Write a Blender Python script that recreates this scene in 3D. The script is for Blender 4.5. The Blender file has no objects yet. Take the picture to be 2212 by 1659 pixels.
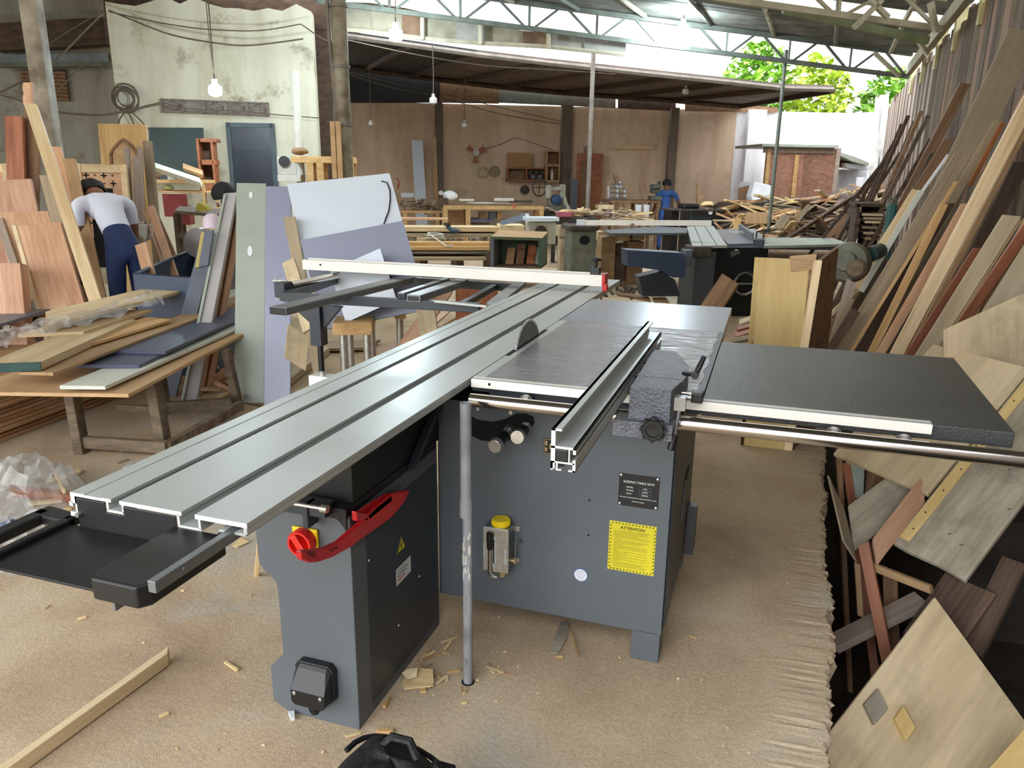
import bpy, bmesh, math, random
from mathutils import Vector, Matrix
R = random.Random(7)
scn = bpy.context.scene
COL = scn.collection
V = Vector
# ------------------------------------------------------------------ camera
F, YAW, PITCH, ROLL = 1637.975, -0.319781, -0.268365, 0.0124914
CAM = V((0.740744, -1.890632, 1.399532))
IW, IH = 2212, 1659
_fw = V((math.sin(YAW)*math.cos(PITCH), math.cos(YAW)*math.cos(PITCH), math.sin(PITCH)))
_r0 = V((math.cos(YAW), -math.sin(YAW), 0)); _u0 = _r0.cross(_fw)
_rt = math.cos(ROLL)*_r0 + math.sin(ROLL)*_u0
_up = -math.sin(ROLL)*_r0 + math.cos(ROLL)*_u0
cd = bpy.data.cameras.new('camera'); co = bpy.data.objects.new('camera', cd); COL.objects.link(co)
cd.sensor_width = 36; cd.lens = F*36/IW; cd.clip_start = .02; cd.clip_end = 200
co.matrix_world = Matrix(((_rt.x,_up.x,-_fw.x,CAM.x),(_rt.y,_up.y,-_fw.y,CAM.y),(_rt.z,_up.z,-_fw.z,CAM.z),(0,0,0,1)))
scn.camera = co
E1 = V((.903,.429,0)); E2 = V((-.429,.903,0))       # along / into the back wall
def ray(px,py): return _fw + _rt*((px-IW/2)/F) + _up*((IH/2-py)/F)
def at(px,py,z=None,x=None,y=None,d=None,t=None):
    """photo pixel -> the world point where its sight line meets a plane of the place"""
    v = ray(px,py)
    if d is not None: k=d
    elif z is not None: k=(z-CAM.z)/v.z
    elif y is not None: k=(y-CAM.y)/v.y
    elif x is not None: k=(x-CAM.x)/v.x
    else: k=t/v.dot(E2)
    return CAM+v*k
def onplane(px,py,p0,n):
    v=ray(px,py); return CAM+v*((p0-CAM).dot(n)/v.dot(n))
def bw(s,t,z): return V((CAM.x,CAM.y,0))+E1*s+E2*t+V((0,0,z))
# ------------------------------------------------------------------ tagging
def tag(o,label=None,cat=None,group=None,kind=None):
    if label: o['label']=label
    if cat: o['category']=cat
    if group: o['group']=group
    if kind: o['kind']=kind
    return o
def thing(name,label,cat,loc=(0,0,0),group=None,kind=None):
    o=bpy.data.objects.new(name,None); COL.objects.link(o); o.location=loc; o.empty_display_size=.1
    return tag(o,label,cat,group,kind)
def wloc(o):
    l=V((0,0,0))
    while o is not None: l+=V(o.location); o=o.parent
    return l
# ------------------------------------------------------------------ mesh builder
class MB:
    def __init__(s): s.v=[]; s.f=[]; s.sm=[]
    def add(s,vs,fs,smooth=False):
        b=len(s.v); s.v+= [V(p) for p in vs]; s.f+=[[b+i for i in f] for f in fs]; s.sm+=[smooth]*len(fs); return s
    def box(s,x0,x1,y0,y1,z0,z1):
        return s.add([(x0,y0,z0),(x1,y0,z0),(x1,y1,z0),(x0,y1,z0),(x0,y0,z1),(x1,y0,z1),(x1,y1,z1),(x0,y1,z1)],
            [(0,3,2,1),(4,5,6,7),(0,1,5,4),(1,2,6,5),(2,3,7,6),(3,0,4,7)])
    def hexa(s,a,b,c,d,n):
        """quad abcd extruded by vector n"""
        n=V(n); q=[V(a),V(b),V(c),V(d)]
        nn=(q[1]-q[0]).cross(q[2]-q[0])
        if nn.dot(n)>0: q=[q[0],q[3],q[2],q[1]]
        vs=q+[p+n for p in q]
        return s.add(vs,[(0,1,2,3),(7,6,5,4),(1,0,4,5),(2,1,5,6),(3,2,6,7),(0,3,7,4)])
    def bar(s,p0,p1,w,h,up=(0,0,1)):
        p0=V(p0);p1=V(p1);d=(p1-p0).normalized();u=V(up)
        if abs(d.dot(u))>.98: u=V((0,1,0))
        sd=d.cross(u).normalized()*(w/2); uu=sd.cross(d).normalized()*(h/2)
        return s.hexa(p0-sd-uu,p0+sd-uu,p0+sd+uu,p0-sd+uu,p1-p0)
    def cyl(s,p0,p1,r,n=16,r2=None,cap=True,smooth=True):
        p0=V(p0);p1=V(p1);r2=r if r2 is None else r2
        d=(p1-p0).normalized();u=V((0,0,1)) if abs(d.z)<.9 else V((1,0,0))
        a=d.cross(u).normalized();b=d.cross(a)
        vs=[p0+(a*math.cos(2*math.pi*i/n)+b*math.sin(2*math.pi*i/n))*r for i in range(n)]+[p1+(a*math.cos(2*math.pi*i/n)+b*math.sin(2*math.pi*i/n))*r2 for i in range(n)]
        s.add(vs,[(i,(i+1)%n,n+(i+1)%n,n+i) for i in range(n)],smooth)
        if cap: 
            b0=len(s.v)-2*n
            s.f+=[[b0+i for i in range(n)][::-1],[b0+n+i for i in range(n)]]; s.sm+=[False,False]
        return s
    def tube(s,pts,r,n=8,cap=True):
        pts=[V(p) for p in pts]; m=len(pts); rings=[]
        rr=r if isinstance(r,(list,tuple)) else [r]*m
        pa=None
        for i,p in enumerate(pts):
            d=(pts[min(i+1,m-1)]-pts[max(i-1,0)]).normalized()
            if pa is None:
                u=V((0,0,1)) if abs(d.z)<.9 else V((1,0,0)); a=d.cross(u).normalized()
            else:
                a=(pa-d*pa.dot(d)).normalized()
            pa=a;b=d.cross(a)
            rings.append([p+(a*math.cos(2*math.pi*k/n)+b*math.sin(2*math.pi*k/n))*rr[i] for k in range(n)])
        vs=[q for rg in rings for q in rg]; fs=[]
        for i in range(m-1):
            for k in range(n): fs.append((i*n+k,i*n+(k+1)%n,(i+1)*n+(k+1)%n,(i+1)*n+k))
        s.add(vs,fs,True)
        if cap:
            b0=len(s.v)-m*n
            s.f+=[[b0+k for k in range(n)][::-1],[b0+(m-1)*n+k for k in range(n)]]; s.sm+=[False,False]
        return s
    def prism(s,poly,n):
        """planar polygon (world points) extruded by n"""
        poly=[V(p) for p in poly];n=V(n);m=len(poly)
        s.add(poly+[p+n for p in poly],[tuple(range(m))[::-1],tuple(range(m,2*m))]+[(i,(i+1)%m,m+(i+1)%m,m+i) for i in range(m)])
        return s
    def lathe(s,c,prof,n=20,axis=(0,0,1)):
        c=V(c);d=V(axis).normalized();u=V((0,0,1)) if abs(d.z)<.9 else V((1,0,0));a=d.cross(u).normalized();b=d.cross(a)
        vs=[c+d*h+(a*math.cos(2*math.pi*k/n)+b*math.sin(2*math.pi*k/n))*max(r,1e-4) for r,h in prof for k in range(n)]
        fs=[(i*n+k,i*n+(k+1)%n,(i+1)*n+(k+1)%n,(i+1)*n+k) for i in range(len(prof)-1) for k in range(n)]
        fs+=[tuple(range(n))[::-1],tuple((len(prof)-1)*n+k for k in range(n))]
        s.add(vs,fs,True); return s
    def build(s,name,mat,parent=None,bevel=0,seg=2,label=None,cat=None,group=None,kind=None,sharp=35,recalc=True,solid=0,sub=0):
        me=bpy.data.meshes.new(name); off=wloc(parent) if parent else V((0,0,0))
        top=parent is None
        if top and s.v and kind!='structure':
            lo=V([min(p[i] for p in s.v) for i in range(3)]);hi=V([max(p[i] for p in s.v) for i in range(3)])
            off=V(((lo.x+hi.x)/2,(lo.y+hi.y)/2,lo.z))
        me.from_pydata([tuple(p-off) for p in s.v],[],s.f); me.update()
        if recalc:
            bm=bmesh.new();bm.from_mesh(me);bmesh.ops.recalc_face_normals(bm,faces=bm.faces);bm.to_mesh(me);bm.free()
        sm=s.sm if len(s.sm)==len(me.polygons) else [False]*len(me.polygons)
        me.polygons.foreach_set('use_smooth',sm)
        if any(sm): 
            try: me.set_sharp_from_angle(angle=math.radians(sharp))
            except Exception: pass
        for mm in (mat if isinstance(mat,(list,tuple)) else [mat]): me.materials.append(mm)
        o=bpy.data.objects.new(name,me);COL.objects.link(o)
        if parent: o.parent=parent
        else: o.location=off
        if solid:
            m=o.modifiers.new('s','SOLIDIFY');m.thickness=solid
        if sub:
            m=o.modifiers.new('u','SUBSURF');m.levels=sub;m.render_levels=sub
        if bevel:
            m=o.modifiers.new('b','BEVEL');m.width=bevel;m.segments=seg;m.limit_method='ANGLE';m.angle_limit=math.radians(40);m.harden_normals=False
        return tag(o,label,cat,group,kind)
def board(name,A,B,C,t,mat,label=None,cat=None,group=None,parent=None,bevel=.0015,away=True,jag=0,n=None,pts=None):
    """board with one face through corner A, A->B its length, A->C its width; thickness t goes away from the camera.
    local x = length (wood grain), local y = width. pts: outline in (u,v) 0..1 instead of the rectangle"""
    A=V(A);B=V(B);C=V(C); L=B-A; W=C-A
    x=L.normalized(); zz=x.cross(W).normalized()
    if n is not None:
        if zz.dot(V(n))<0: zz=-zz
    elif (zz.dot(A-CAM)<0)==away: zz=-zz
    y=zz.cross(x)
    lx=L.length; wx=W.dot(x); wy=W.dot(y)
    out=pts or [(0,0),(1,0),(1,1),(0,1)]
    if jag:
        o2=[]
        for i,(u,v) in enumerate(out):
            u2,v2=out[(i+1)%len(out)]
            k=5
            for j in range(k):
                q=j/k; o2.append((u+(u2-u)*q+R.uniform(-jag,jag)*(abs(v2-v)>.5),v+(v2-v)*q+R.uniform(-jag,jag)*(abs(u2-u)>.5)*.6))
        out=o2
    vs=[V((u*lx+v*wx,v*wy,0)) for u,v in out]; m=len(vs)
    allv=vs+[p+V((0,0,t)) for p in vs]
    fs=[tuple(range(m)),tuple(range(m,2*m))]+[(i,(i+1)%m,m+(i+1)%m,m+i) for i in range(m)]
    me=bpy.data.meshes.new(name); me.from_pydata([tuple(p) for p in allv],[],fs)
    bm=bmesh.new();bm.from_mesh(me);bmesh.ops.recalc_face_normals(bm,faces=bm.faces);bm.to_mesh(me);bm.free()
    me.materials.append(mat)
    o=bpy.data.objects.new(name,me);COL.objects.link(o)
    M=Matrix(((x.x,y.x,zz.x,A.x),(x.y,y.y,zz.y,A.y),(x.z,y.z,zz.z,A.z),(0,0,0,1)))
    if parent:
        o.parent=parent; M=Matrix.Translation(-wloc(parent))@M
    o.matrix_basis=M
    if bevel:
        md=o.modifiers.new('b','BEVEL');md.width=min(bevel,t*.3);md.segments=1;md.limit_method='ANGLE';md.angle_limit=math.radians(40)
    return tag(o,label,cat,group)
def text(s,size,org,xd,yd,mat,parent,name='lettering',align='LEFT',ext=.0003,bold=0):
    cu=bpy.data.curves.new('t','FONT');cu.body=s;cu.size=size;cu.align_x=align;cu.extrude=0;cu.offset=bold;cu.resolution_u=2
    ob=bpy.data.objects.new('t',cu);COL.objects.link(ob)
    dg=bpy.context.evaluated_depsgraph_get();dg.update()
    me=bpy.data.meshes.new_from_object(ob.evaluated_get(dg));bpy.data.objects.remove(ob);bpy.data.curves.remove(cu)
    me.materials.clear();me.materials.append(mat);me.name=name
    o=bpy.data.objects.new(name,me);COL.objects.link(o)
    x=V(xd).normalized();y=V(yd);y=(y-x*y.dot(x)).normalized();z=x.cross(y);g=V(org)+z*ext
    M=Matrix(((x.x,y.x,z.x,g.x),(x.y,y.y,z.y,g.y),(x.z,y.z,z.z,g.z),(0,0,0,1)))
    if parent: o.parent=parent; M=Matrix.Translation(-wloc(parent))@M
    o.matrix_basis=M
    return o
# ------------------------------------------------------------------ materials
def lin(c):
    return tuple(((v/255)/12.92 if v/255<=.04045 else (((v/255)+.055)/1.055)**2.4) for v in c)+(1,)
def nd(nt,t,**k):
    n=nt.nodes.new(t)
    for a,b in k.items(): setattr(n,a,b)
    return n
def base(name,rough=.5,metal=0,spec=.5):
    m=bpy.data.materials.new(name);m.use_nodes=True;nt=m.node_tree;b=nt.nodes['Principled BSDF']
    b.inputs['Roughness'].default_value=rough;b.inputs['Metallic'].default_value=metal;b.inputs['Specular IOR Level'].default_value=spec
    return m,nt,b
def plain(name,col,rough=.5,metal=0,var=.12,scale=6,spec=.5,bump=0,bscale=80,emit=0,alpha=1,coat=0,rvar=0,lo=None,obj=False):
    """one colour broken up by noise (dirt, wear), optional bump"""
    m,nt,b=base(name,rough,metal,spec); c=lin(col)
    tc=nd(nt,'ShaderNodeTexCoord'); vec=tc.outputs['Object']
    nz=nd(nt,'ShaderNodeTexNoise'); nz.inputs['Scale'].default_value=scale; nz.inputs['Detail'].default_value=6; nt.links.new(vec,nz.inputs['Vector'])
    rp=nd(nt,'ShaderNodeValToRGB'); e=rp.color_ramp.elements
    l=lin(lo) if lo else tuple(v*(1-var*1.6) for v in c[:3])+(1,)
    e[0].position=.32;e[0].color=l;e[1].position=.66;e[1].color=tuple(min(1,v*(1+var)) for v in c[:3])+(1,)
    nt.links.new(nz.outputs['Fac'],rp.inputs['Fac']); nt.links.new(rp.outputs['Color'],b.inputs['Base Color'])
    if rvar:
        mr=nd(nt,'ShaderNodeMapRange');mr.inputs['To Min'].default_value=max(0,rough-rvar);mr.inputs['To Max'].default_value=min(1,rough+rvar);mr.inputs['From Min'].default_value=.3;mr.inputs['From Max'].default_value=.7
        nt.links.new(nz.outputs['Fac'],mr.inputs['Value']);nt.links.new(mr.outputs['Result'],b.inputs['Roughness'])
    if bump:
        n2=nd(nt,'ShaderNodeTexNoise');n2.inputs['Scale'].default_value=bscale;n2.inputs['Detail'].default_value=4;nt.links.new(vec,n2.inputs['Vector'])
        bp=nd(nt,'ShaderNodeBump');bp.inputs['Strength'].default_value=bump;bp.inputs['Distance'].default_value=.01
        nt.links.new(n2.outputs['Fac'],bp.inputs['Height']);nt.links.new(bp.outputs['Normal'],b.inputs['Normal'])
    if emit:
        b.inputs['Emission Color'].default_value=c;b.inputs['Emission Strength'].default_value=emit
    if coat: b.inputs['Coat Weight'].default_value=coat; b.inputs['Coat Roughness'].default_value=.1
    return m
def wood(name,c1,c2,rough=.6,grain=1.0,stain=0,stcol=(60,45,30),rand=.16,spec=.35,knots=0):
    """timber: grain along local x, each board a little lighter or darker than the next"""
    m,nt,b=base(name,rough,0,spec)
    tc=nd(nt,'ShaderNodeTexCoord'); oi=nd(nt,'ShaderNodeObjectInfo')
    ml=nd(nt,'ShaderNodeVectorMath',operation='SCALE');cv=nd(nt,'ShaderNodeCombineXYZ')
    for i in range(3): nt.links.new(oi.outputs['Random'],cv.inputs[i])
    nt.links.new(cv.outputs[0],ml.inputs[0]); ml.inputs['Scale'].default_value=37
    ad=nd(nt,'ShaderNodeVectorMath',operation='ADD');nt.links.new(tc.outputs['Object'],ad.inputs[0]);nt.links.new(ml.outputs[0],ad.inputs[1])
    mp=nd(nt,'ShaderNodeMapping');mp.inputs['Scale'].default_value=(.9,11*grain,11*grain);nt.links.new(ad.outputs[0],mp.inputs['Vector'])
    n1=nd(nt,'ShaderNodeTexNoise');n1.inputs['Scale'].default_value=1.3;n1.inputs['Detail'].default_value=7;n1.inputs['Distortion'].default_value=.6;nt.links.new(mp.outputs[0],n1.inputs['Vector'])
    mp2=nd(nt,'ShaderNodeMapping');mp2.inputs['Scale'].default_value=(3,70*grain,70*grain);nt.links.new(ad.outputs[0],mp2.inputs['Vector'])
    n2=nd(nt,'ShaderNodeTexNoise');n2.inputs['Scale'].default_value=1.5;n2.inputs['Detail'].default_value=3;nt.links.new(mp2.outputs[0],n2.inputs['Vector'])
    mx=nd(nt,'ShaderNodeMath',operation='MULTIPLY_ADD');nt.links.new(n2.outputs['Fac'],mx.inputs[0]);mx.inputs[1].default_value=.35
    sc=nd(nt,'ShaderNodeMath',operation='MULTIPLY');nt.links.new(n1.outputs['Fac'],sc.inputs[0]);sc.inputs[1].default_value=.65
    nt.links.new(sc.outputs[0],mx.inputs[2])
    rp=nd(nt,'ShaderNodeValToRGB');e=rp.color_ramp.elements;e[0].position=.36;e[0].color=lin(c1);e[1].position=.62;e[1].color=lin(c2)
    nt.links.new(mx.outputs[0],rp.inputs['Fac'])
    col=rp.outputs['Color']
    if stain:
        n3=nd(nt,'ShaderNodeTexNoise');n3.inputs['Scale'].default_value=3.2;n3.inputs['Detail'].default_value=6;n3.inputs['Roughness'].default_value=.7;nt.links.new(ad.outputs[0],n3.inputs['Vector'])
        r3=nd(nt,'ShaderNodeValToRGB');r3.color_ramp.elements[0].position=.5;r3.color_ramp.elements[0].color=(0,0,0,1);r3.color_ramp.elements[1].position=.72;r3.color_ramp.elements[1].color=(stain,)*3+(1,)
        nt.links.new(n3.outputs['Fac'],r3.inputs['Fac'])
        x=nd(nt,'ShaderNodeMix',data_type='RGBA');nt.links.new(r3.outputs['Color'],x.inputs[0]);nt.links.new(col,x.inputs[6]);x.inputs[7].default_value=lin(stcol);col=x.outputs[2]
    if knots:
        vo=nd(nt,'ShaderNodeTexVoronoi');mk=nd(nt,'ShaderNodeMapping');mk.inputs['Scale'].default_value=(3.5,6,6);nt.links.new(ad.outputs[0],mk.inputs['Vector']);nt.links.new(mk.outputs[0],vo.inputs['Vector']);vo.inputs['Scale'].default_value=1
        r4=nd(nt,'ShaderNodeValToRGB');r4.color_ramp.elements[0].position=.06;r4.color_ramp.elements[0].color=(knots,)*3+(1,);r4.color_ramp.elements[1].position=.16;r4.color_ramp.elements[1].color=(0,0,0,1)
        nt.links.new(vo.outputs['Distance'],r4.inputs['Fac'])
        x=nd(nt,'ShaderNodeMix',data_type='RGBA');nt.links.new(r4.outputs['Color'],x.inputs[0]);nt.links.new(col,x.inputs[6]);x.inputs[7].default_value=lin((95,55,25));col=x.outputs[2]
    hs=nd(nt,'ShaderNodeHueSaturation');mr=nd(nt,'ShaderNodeMapRange');mr.inputs['To Min'].default_value=1-rand;mr.inputs['To Max'].default_value=1+rand
    nt.links.new(oi.outputs['Random'],mr.inputs['Value']);nt.links.new(mr.outputs['Result'],hs.inputs['Value']);nt.links.new(col,hs.inputs['Color'])
    nt.links.new(hs.outputs['Color'],b.inputs['Base Color'])
    bp=nd(nt,'ShaderNodeBump');bp.inputs['Strength'].default_value=.12;bp.inputs['Distance'].default_value=.003;nt.links.new(n2.outputs['Fac'],bp.inputs['Height']);nt.links.new(bp.outputs['Normal'],b.inputs['Normal'])
    return m
M={}
# ------------------------------------------------------------------ the palette
M['paint']=plain('grey machine paint',(86,92,96),.5,0,.05,3,bump=.03,bscale=300)
M['castpaint']=plain('hammered grey casting paint',(112,116,122),.3,.25,.1,20,bump=.9,bscale=130)
M['dark']=plain('dark anthracite sheet',(47,54,61),.4,0,.08,4)
M['black']=plain('black plastic',(17,18,19),.42,0,.1,10)
M['blacksheet']=plain('black painted sheet',(14,16,16),.5,0,.08,8)
M['rubber']=plain('black rubber',(22,22,23),.65,0,.15,20)
M['alu']=plain('mill aluminium',(180,184,179),.38,.25,.05,5,rvar=.06)
M['aluend']=plain('bright cut aluminium',(228,228,224),.45,.3,.04,30)
M['alupale']=plain('pale anodised aluminium',(226,222,212),.5,.25,.03,4)
M['alugrey']=plain('dull grey anodised bar',(126,130,132),.4,.6,.05,6)
M['chrome']=plain('polished steel',(205,200,195),.16,1,.03,5)
M['steel']=plain('plain steel',(150,150,150),.35,.9,.1,15)
M['zinc']=plain('zinc plated steel',(200,198,190),.35,.85,.1,40)
M['brass']=plain('dull brass',(188,166,120),.4,.7,.1,30)
M['blade']=plain('saw blade steel',(120,120,120),.35,.8,.1,12)
M['teeth']=plain('carbide tips',(205,205,200),.3,.8,.05,30)
M['red']=plain('red plastic',(200,32,38),.35,0,.08,8)
M['redbright']=plain('bright red switch plastic',(222,44,34),.35,0,.06,10)
M['yellow']=plain('yellow plastic',(238,208,20),.4,0,.05,10)
M['yellowsign']=plain('yellow sticker',(205,192,40),.45,0,.05,8)
M['white']=plain('white print',(228,230,228),.5,0,.03,10)
M['whiteprint']=plain('white sticker',(214,216,218),.5,0,.04,30)
M['blackprint']=plain('black print',(20,20,18),.6,0,.05,30)
M['greyprint']=plain('grey print',(110,112,118),.6,0,.05,30)
M['blueprint']=plain('blue print',(40,90,160),.5,0,.05,30)
M['redprint']=plain('red print',(170,50,60),.5,0,.05,30)
M['pvc']=plain('grey pvc pipe',(150,152,156),.45,0,.1,9,lo=(118,118,120))
M['plaster']=plain('crusted plaster',(196,194,184),.8,0,.15,60)
M['laminate']=plain('white laminate',(214,222,230),.3,0,.02,3)
M['lilac']=plain('lilac grey laminate',(146,150,170),.35,0,.04,3)
M['sage']=plain('sage grey board',(158,166,152),.5,0,.06,4)
M['greencore']=plain('green board core',(70,98,84),.7,0,.15,20)
M['greyboard']=plain('grey laminate board',(98,104,114),.4,0,.06,5)
M['bluegrey']=plain('blue grey laminate',(72,78,98),.4,0,.06,5)
M['cream']=plain('cream laminate',(206,208,194),.35,0,.04,4)
M['pine']=wood('pale pine',(196,168,124),(226,204,164),.55)
M['pinegrey']=wood('dusty pine',(160,142,112),(190,172,140),.65)
M['oak']=wood('yellow timber',(176,138,88),(206,170,118),.6)
M['ply']=wood('birch plywood face',(178,158,124),(212,192,156),.6,grain=.5,stain=.5,stcol=(110,96,74))
M['plygrey']=wood('grey weathered plywood',(144,134,116),(182,172,152),.7,grain=.5,stain=.55,stcol=(84,78,68))
M['plyyellow']=wood('yellow plywood',(196,166,104),(222,194,132),.55,grain=.5,knots=.8)
M['pink']=wood('pink hardwood ply',(172,128,100),(204,164,134),.6,grain=.5)
M['rosy']=wood('rosy timber',(176,130,98),(212,172,136),.55,grain=.5)
M['redwood']=wood('reddish hardwood',(128,74,48),(170,108,74),.5,grain=.7)
M['brown']=wood('brown timber',(104,76,54),(142,110,80),.65)
M['tan']=wood('tan timber',(150,118,82),(182,150,110),.6)
M['mdf']=wood('mdf sheet',(186,150,108),(202,168,124),.7,grain=.3)
M['mdfgrey']=wood('grey tan fibreboard',(150,136,112),(170,156,130),.75,grain=.3)
M['grime']=wood('grimy old timber',(84,72,58),(124,108,88),.8,stain=.5)
M['darkwood']=wood('dark old timber',(62,48,38),(96,76,60),.75)
M['greyplank']=wood('dusty grey plank',(128,112,90),(166,148,120),.75)
M['mauve']=wood('mauve grey timber',(136,120,108),(164,148,134),.65,grain=1.2)
M['cardboard']=plain('cardboard',(168,128,88),.8,0,.06,6)
M['scrap']=wood('fresh offcut',(196,168,116),(226,202,152),.65)
M['polestone']=plain('painted steel post',(148,140,122),.6,.1,.16,6,lo=(104,92,72))
M['rustpipe']=plain('dusty grey pipe',(126,118,108),.6,.2,.15,6)
M['cable']=plain('dusty cable',(92,80,66),.8,0,.15,10)
M['trussgrey']=plain('weathered grey green steel',(112,118,108),.6,.2,.15,6)
M['trusspale']=plain('dusty pale timber purlin',(176,168,146),.8,0,.12,5)
M['shirt']=plain('white cotton',(216,220,234),.85,0,.04,6,bump=.15,bscale=25)
M['navy']=plain('navy trousers',(32,48,88),.85,0,.12,8,bump=.2,bscale=30)
M['bluecloth']=plain('blue cotton',(52,88,148),.85,0,.1,8,bump=.2,bscale=25)
M['skin']=plain('brown skin',(124,82,58),.55,0,.08,15)
M['hair']=plain('black hair',(18,16,15),.7,0,.2,60,bump=.4,bscale=200)
M['nylon']=plain('black nylon',(15,15,16),.65,0,.2,20,bump=.5,bscale=60)
M['bluesteel']=plain('dark blue painted steel',(48,62,82),.45,0,.1,4)
M['greenpaint']=plain('worn green paint',(58,92,66),.6,0,.2,7,lo=(70,80,66))
M['doorblue']=plain('dark blue door paint',(28,38,50),.4,0,.15,3)
M['greenboard']=plain('dark green board',(36,58,56),.4,0,.12,3)
M['grinder']=plain('cream machine paint',(188,184,164),.5,0,.1,8)
M['machinegreen']=plain('dusty machine green',(104,106,90),.7,0,.2,8)
M['dustyrust']=plain('dusty dark iron',(74,66,58),.75,.2,.2,10)
M['whitedust']=plain('off white paint',(190,186,176),.6,0,.08,8)
M['darkpaper']=plain('dark sanding disc',(78,70,64),.8,0,.1,20)
M['greenbright']=plain('bright green plastic',(60,170,90),.5,0,.08,10)
M['tarpwhite']=plain('white tarpaulin',(236,238,240),.7,0,.04,6)
M['bluebox']=plain('blue motor paint',(44,74,112),.5,0,.1,8)
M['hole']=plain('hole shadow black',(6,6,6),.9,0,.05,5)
def glassy(name,col,alpha=.3,rough=.12):
    m,nt,b=base(name,rough,0,.6); b.inputs['Base Color'].default_value=lin(col)
    tc=nd(nt,'ShaderNodeTexCoord');n=nd(nt,'ShaderNodeTexNoise');n.inputs['Scale'].default_value=22;n.inputs['Detail'].default_value=5;nt.links.new(tc.outputs['Object'],n.inputs['Vector'])
    bp=nd(nt,'ShaderNodeBump');bp.inputs['Strength'].default_value=.7;bp.inputs['Distance'].default_value=.02;nt.links.new(n.outputs['Fac'],bp.inputs['Height']);nt.links.new(bp.outputs['Normal'],b.inputs['Normal'])
    b.inputs['Alpha'].default_value=alpha
    return m
M['wrap']=glassy('crinkled clear plastic',(205,205,200),.34,.1)
M['bulb']=plain('lit bulb',(225,245,255),.3,0,0,3,emit=320)
M['bulboff']=plain('unlit white bulb',(196,192,186),.3,0,.05,6)
# ================================================================== the sliding table saw
SAW=thing('sliding_table_saw','new grey sliding table saw with long aluminium table in the foreground','table saw',(.2,.5,0))
m=MB(); m.box(-.16,.55,.112,.80,.095,.752)
m.box(.463,.547,.112,.2,0,.1); m.box(.463,.547,.7,.80,0,.1); m.box(-.15,-.07,.7,.8,0,.1)
cab=m.build('base_cabinet',M['paint'],SAW,bevel=.002)
m=MB(); m.box(.5505,.556,.125,.79,.11,.745); m.build('side_panel',M['dark'],cab,bevel=.002)
m=MB(); m.prism([(.557,.42,.33),(.557,.47,.45),(.557,.56,.47),(.557,.52,.34)],(.004,0,0)); m.build('side_latch',M['black'],cab)
m=MB(); m.prism([(.557,.66,.09),(.557,.70,.26),(.557,.74,.26),(.557,.77,.09)],(.03,0,0)); m.build('side_duct',M['black'],cab)
# slot for the handwheels
pts=[(1009,893),(1030,906),(1065,911),(1092,905),(1115,893),(1136,893),(1152,900),(1155,914),(1146,926),(1128,940),(1110,949),(1080,954),(1040,952),(1012,938)]
m=MB(); m.prism([at(a,b,y=.1115) for a,b in pts],(0,.0012,0)); m.build('handwheel_slot',M['hole'],cab)
for (px,py,dy,nm) in ((1068,965,-.02,'tilt_spindle'),(1117,945,0,'height_spindle')):
    c=at(px,py,y=dy); e=at(1112 if nm[0]=='t' else 1143,915,y=.14)
    d=(e-c).normalized()
    m=MB(); m.cyl(c+d*.02,c+d*.075,.0165,16); m.cyl(c+d*.07,e,.008,16)
    sp=m.build(nm,M['black'],cab,bevel=.001)
    m=MB(); m.cyl(c,c+d*.021,.0195,20); m.build('end_cap',M['zinc'],sp,bevel=.001)
    m=MB(); m.cyl(c+d*.07,c+d*.125,.0085,14); m.cyl(c+d*.105,c+d*.113,.016,6,smooth=False); m.cyl(c+d*.12,c+d*.13,.016,6,smooth=False); m.cyl(c+d*.135,c+d*.142,.017,16); m.build('nut',M['steel'],sp)
# vent label behind the fence
m=MB(); m.box(.176,.212,.1105,.112,.619,.668); v=m.build('position_label',M['blackprint'],cab)
m=MB(); m.box(.178,.21,.110,.1104,.621,.6225);m.box(.178,.21,.110,.1104,.6645,.666);m.box(.178,.1795,.110,.1104,.621,.666);m.box(.182,.188,.110,.1104,.628,.640);m.box(.182,.188,.110,.1104,.646,.660);m.box(.195,.2,.110,.1104,.636,.652); m.build('label_border',M['brass'],v)
for px,py in ((1273,1081),(1271,1156)):
    c=at(px,py,y=.1115); m=MB(); m.cyl(c,c+V((0,.0008,0)),.0035,10); m.build('drain_hole',M['hole'],cab)
# name plate
X=V((1,0,0));Z=V((0,0,1))
m=MB(); m.box(.4025,.5155,.1085,.112,.494,.591); npl=m.build('name_plate',M['blackprint'],cab,bevel=.0006)
def line(s,x,z,size,mat,par,al='LEFT',y=.1084,nm='lettering',bold=0): return text(s,size,(x,y,z),X,Z,mat,par,nm,al,bold=bold)
line('SLIDING TABLE SAW',.459,.5655,.0095,M['white'],npl,'CENTER')
for i,(a,b) in enumerate((('MODEL:','W70'),('POWER:','6.6KW'),('DATE:','2023.04'))):
    z=.5505-.0098*i
    line(a,.4245,z,.0058,M['white'],npl); line(b,.4775,z-.0005,.0056,M['white'],npl,'CENTER')
    m=MB()
    for (a0,a1,b0,b1) in ((.461,.494,z-.0028,z-.0024),(.461,.494,z+.0056,z+.006),(.461,.4614,z-.0028,z+.006),(.4936,.494,z-.0028,z+.006)): m.box(a0,a1,.1081,.1084,b0,b1)
    m.build('field_border',M['greyprint'],npl)
line('MANUFACTURER:QINGDAO ZHMACHINERY CO.,LTD',.459,.5195,.0043,M['white'],npl,'CENTER')
line('MADE IN CHINA',.459,.5085,.0047,M['white'],npl,'CENTER')
for x in (.4075,.5105):
    for z in (.499,.586): m=MB(); m.lathe((x,.1085,z),[(.0045,0),(.0042,.001),(.0025,.0022),(.0005,.0026)],12,(0,-1,0)); m.build('rivet',M['zinc'],npl)
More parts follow.
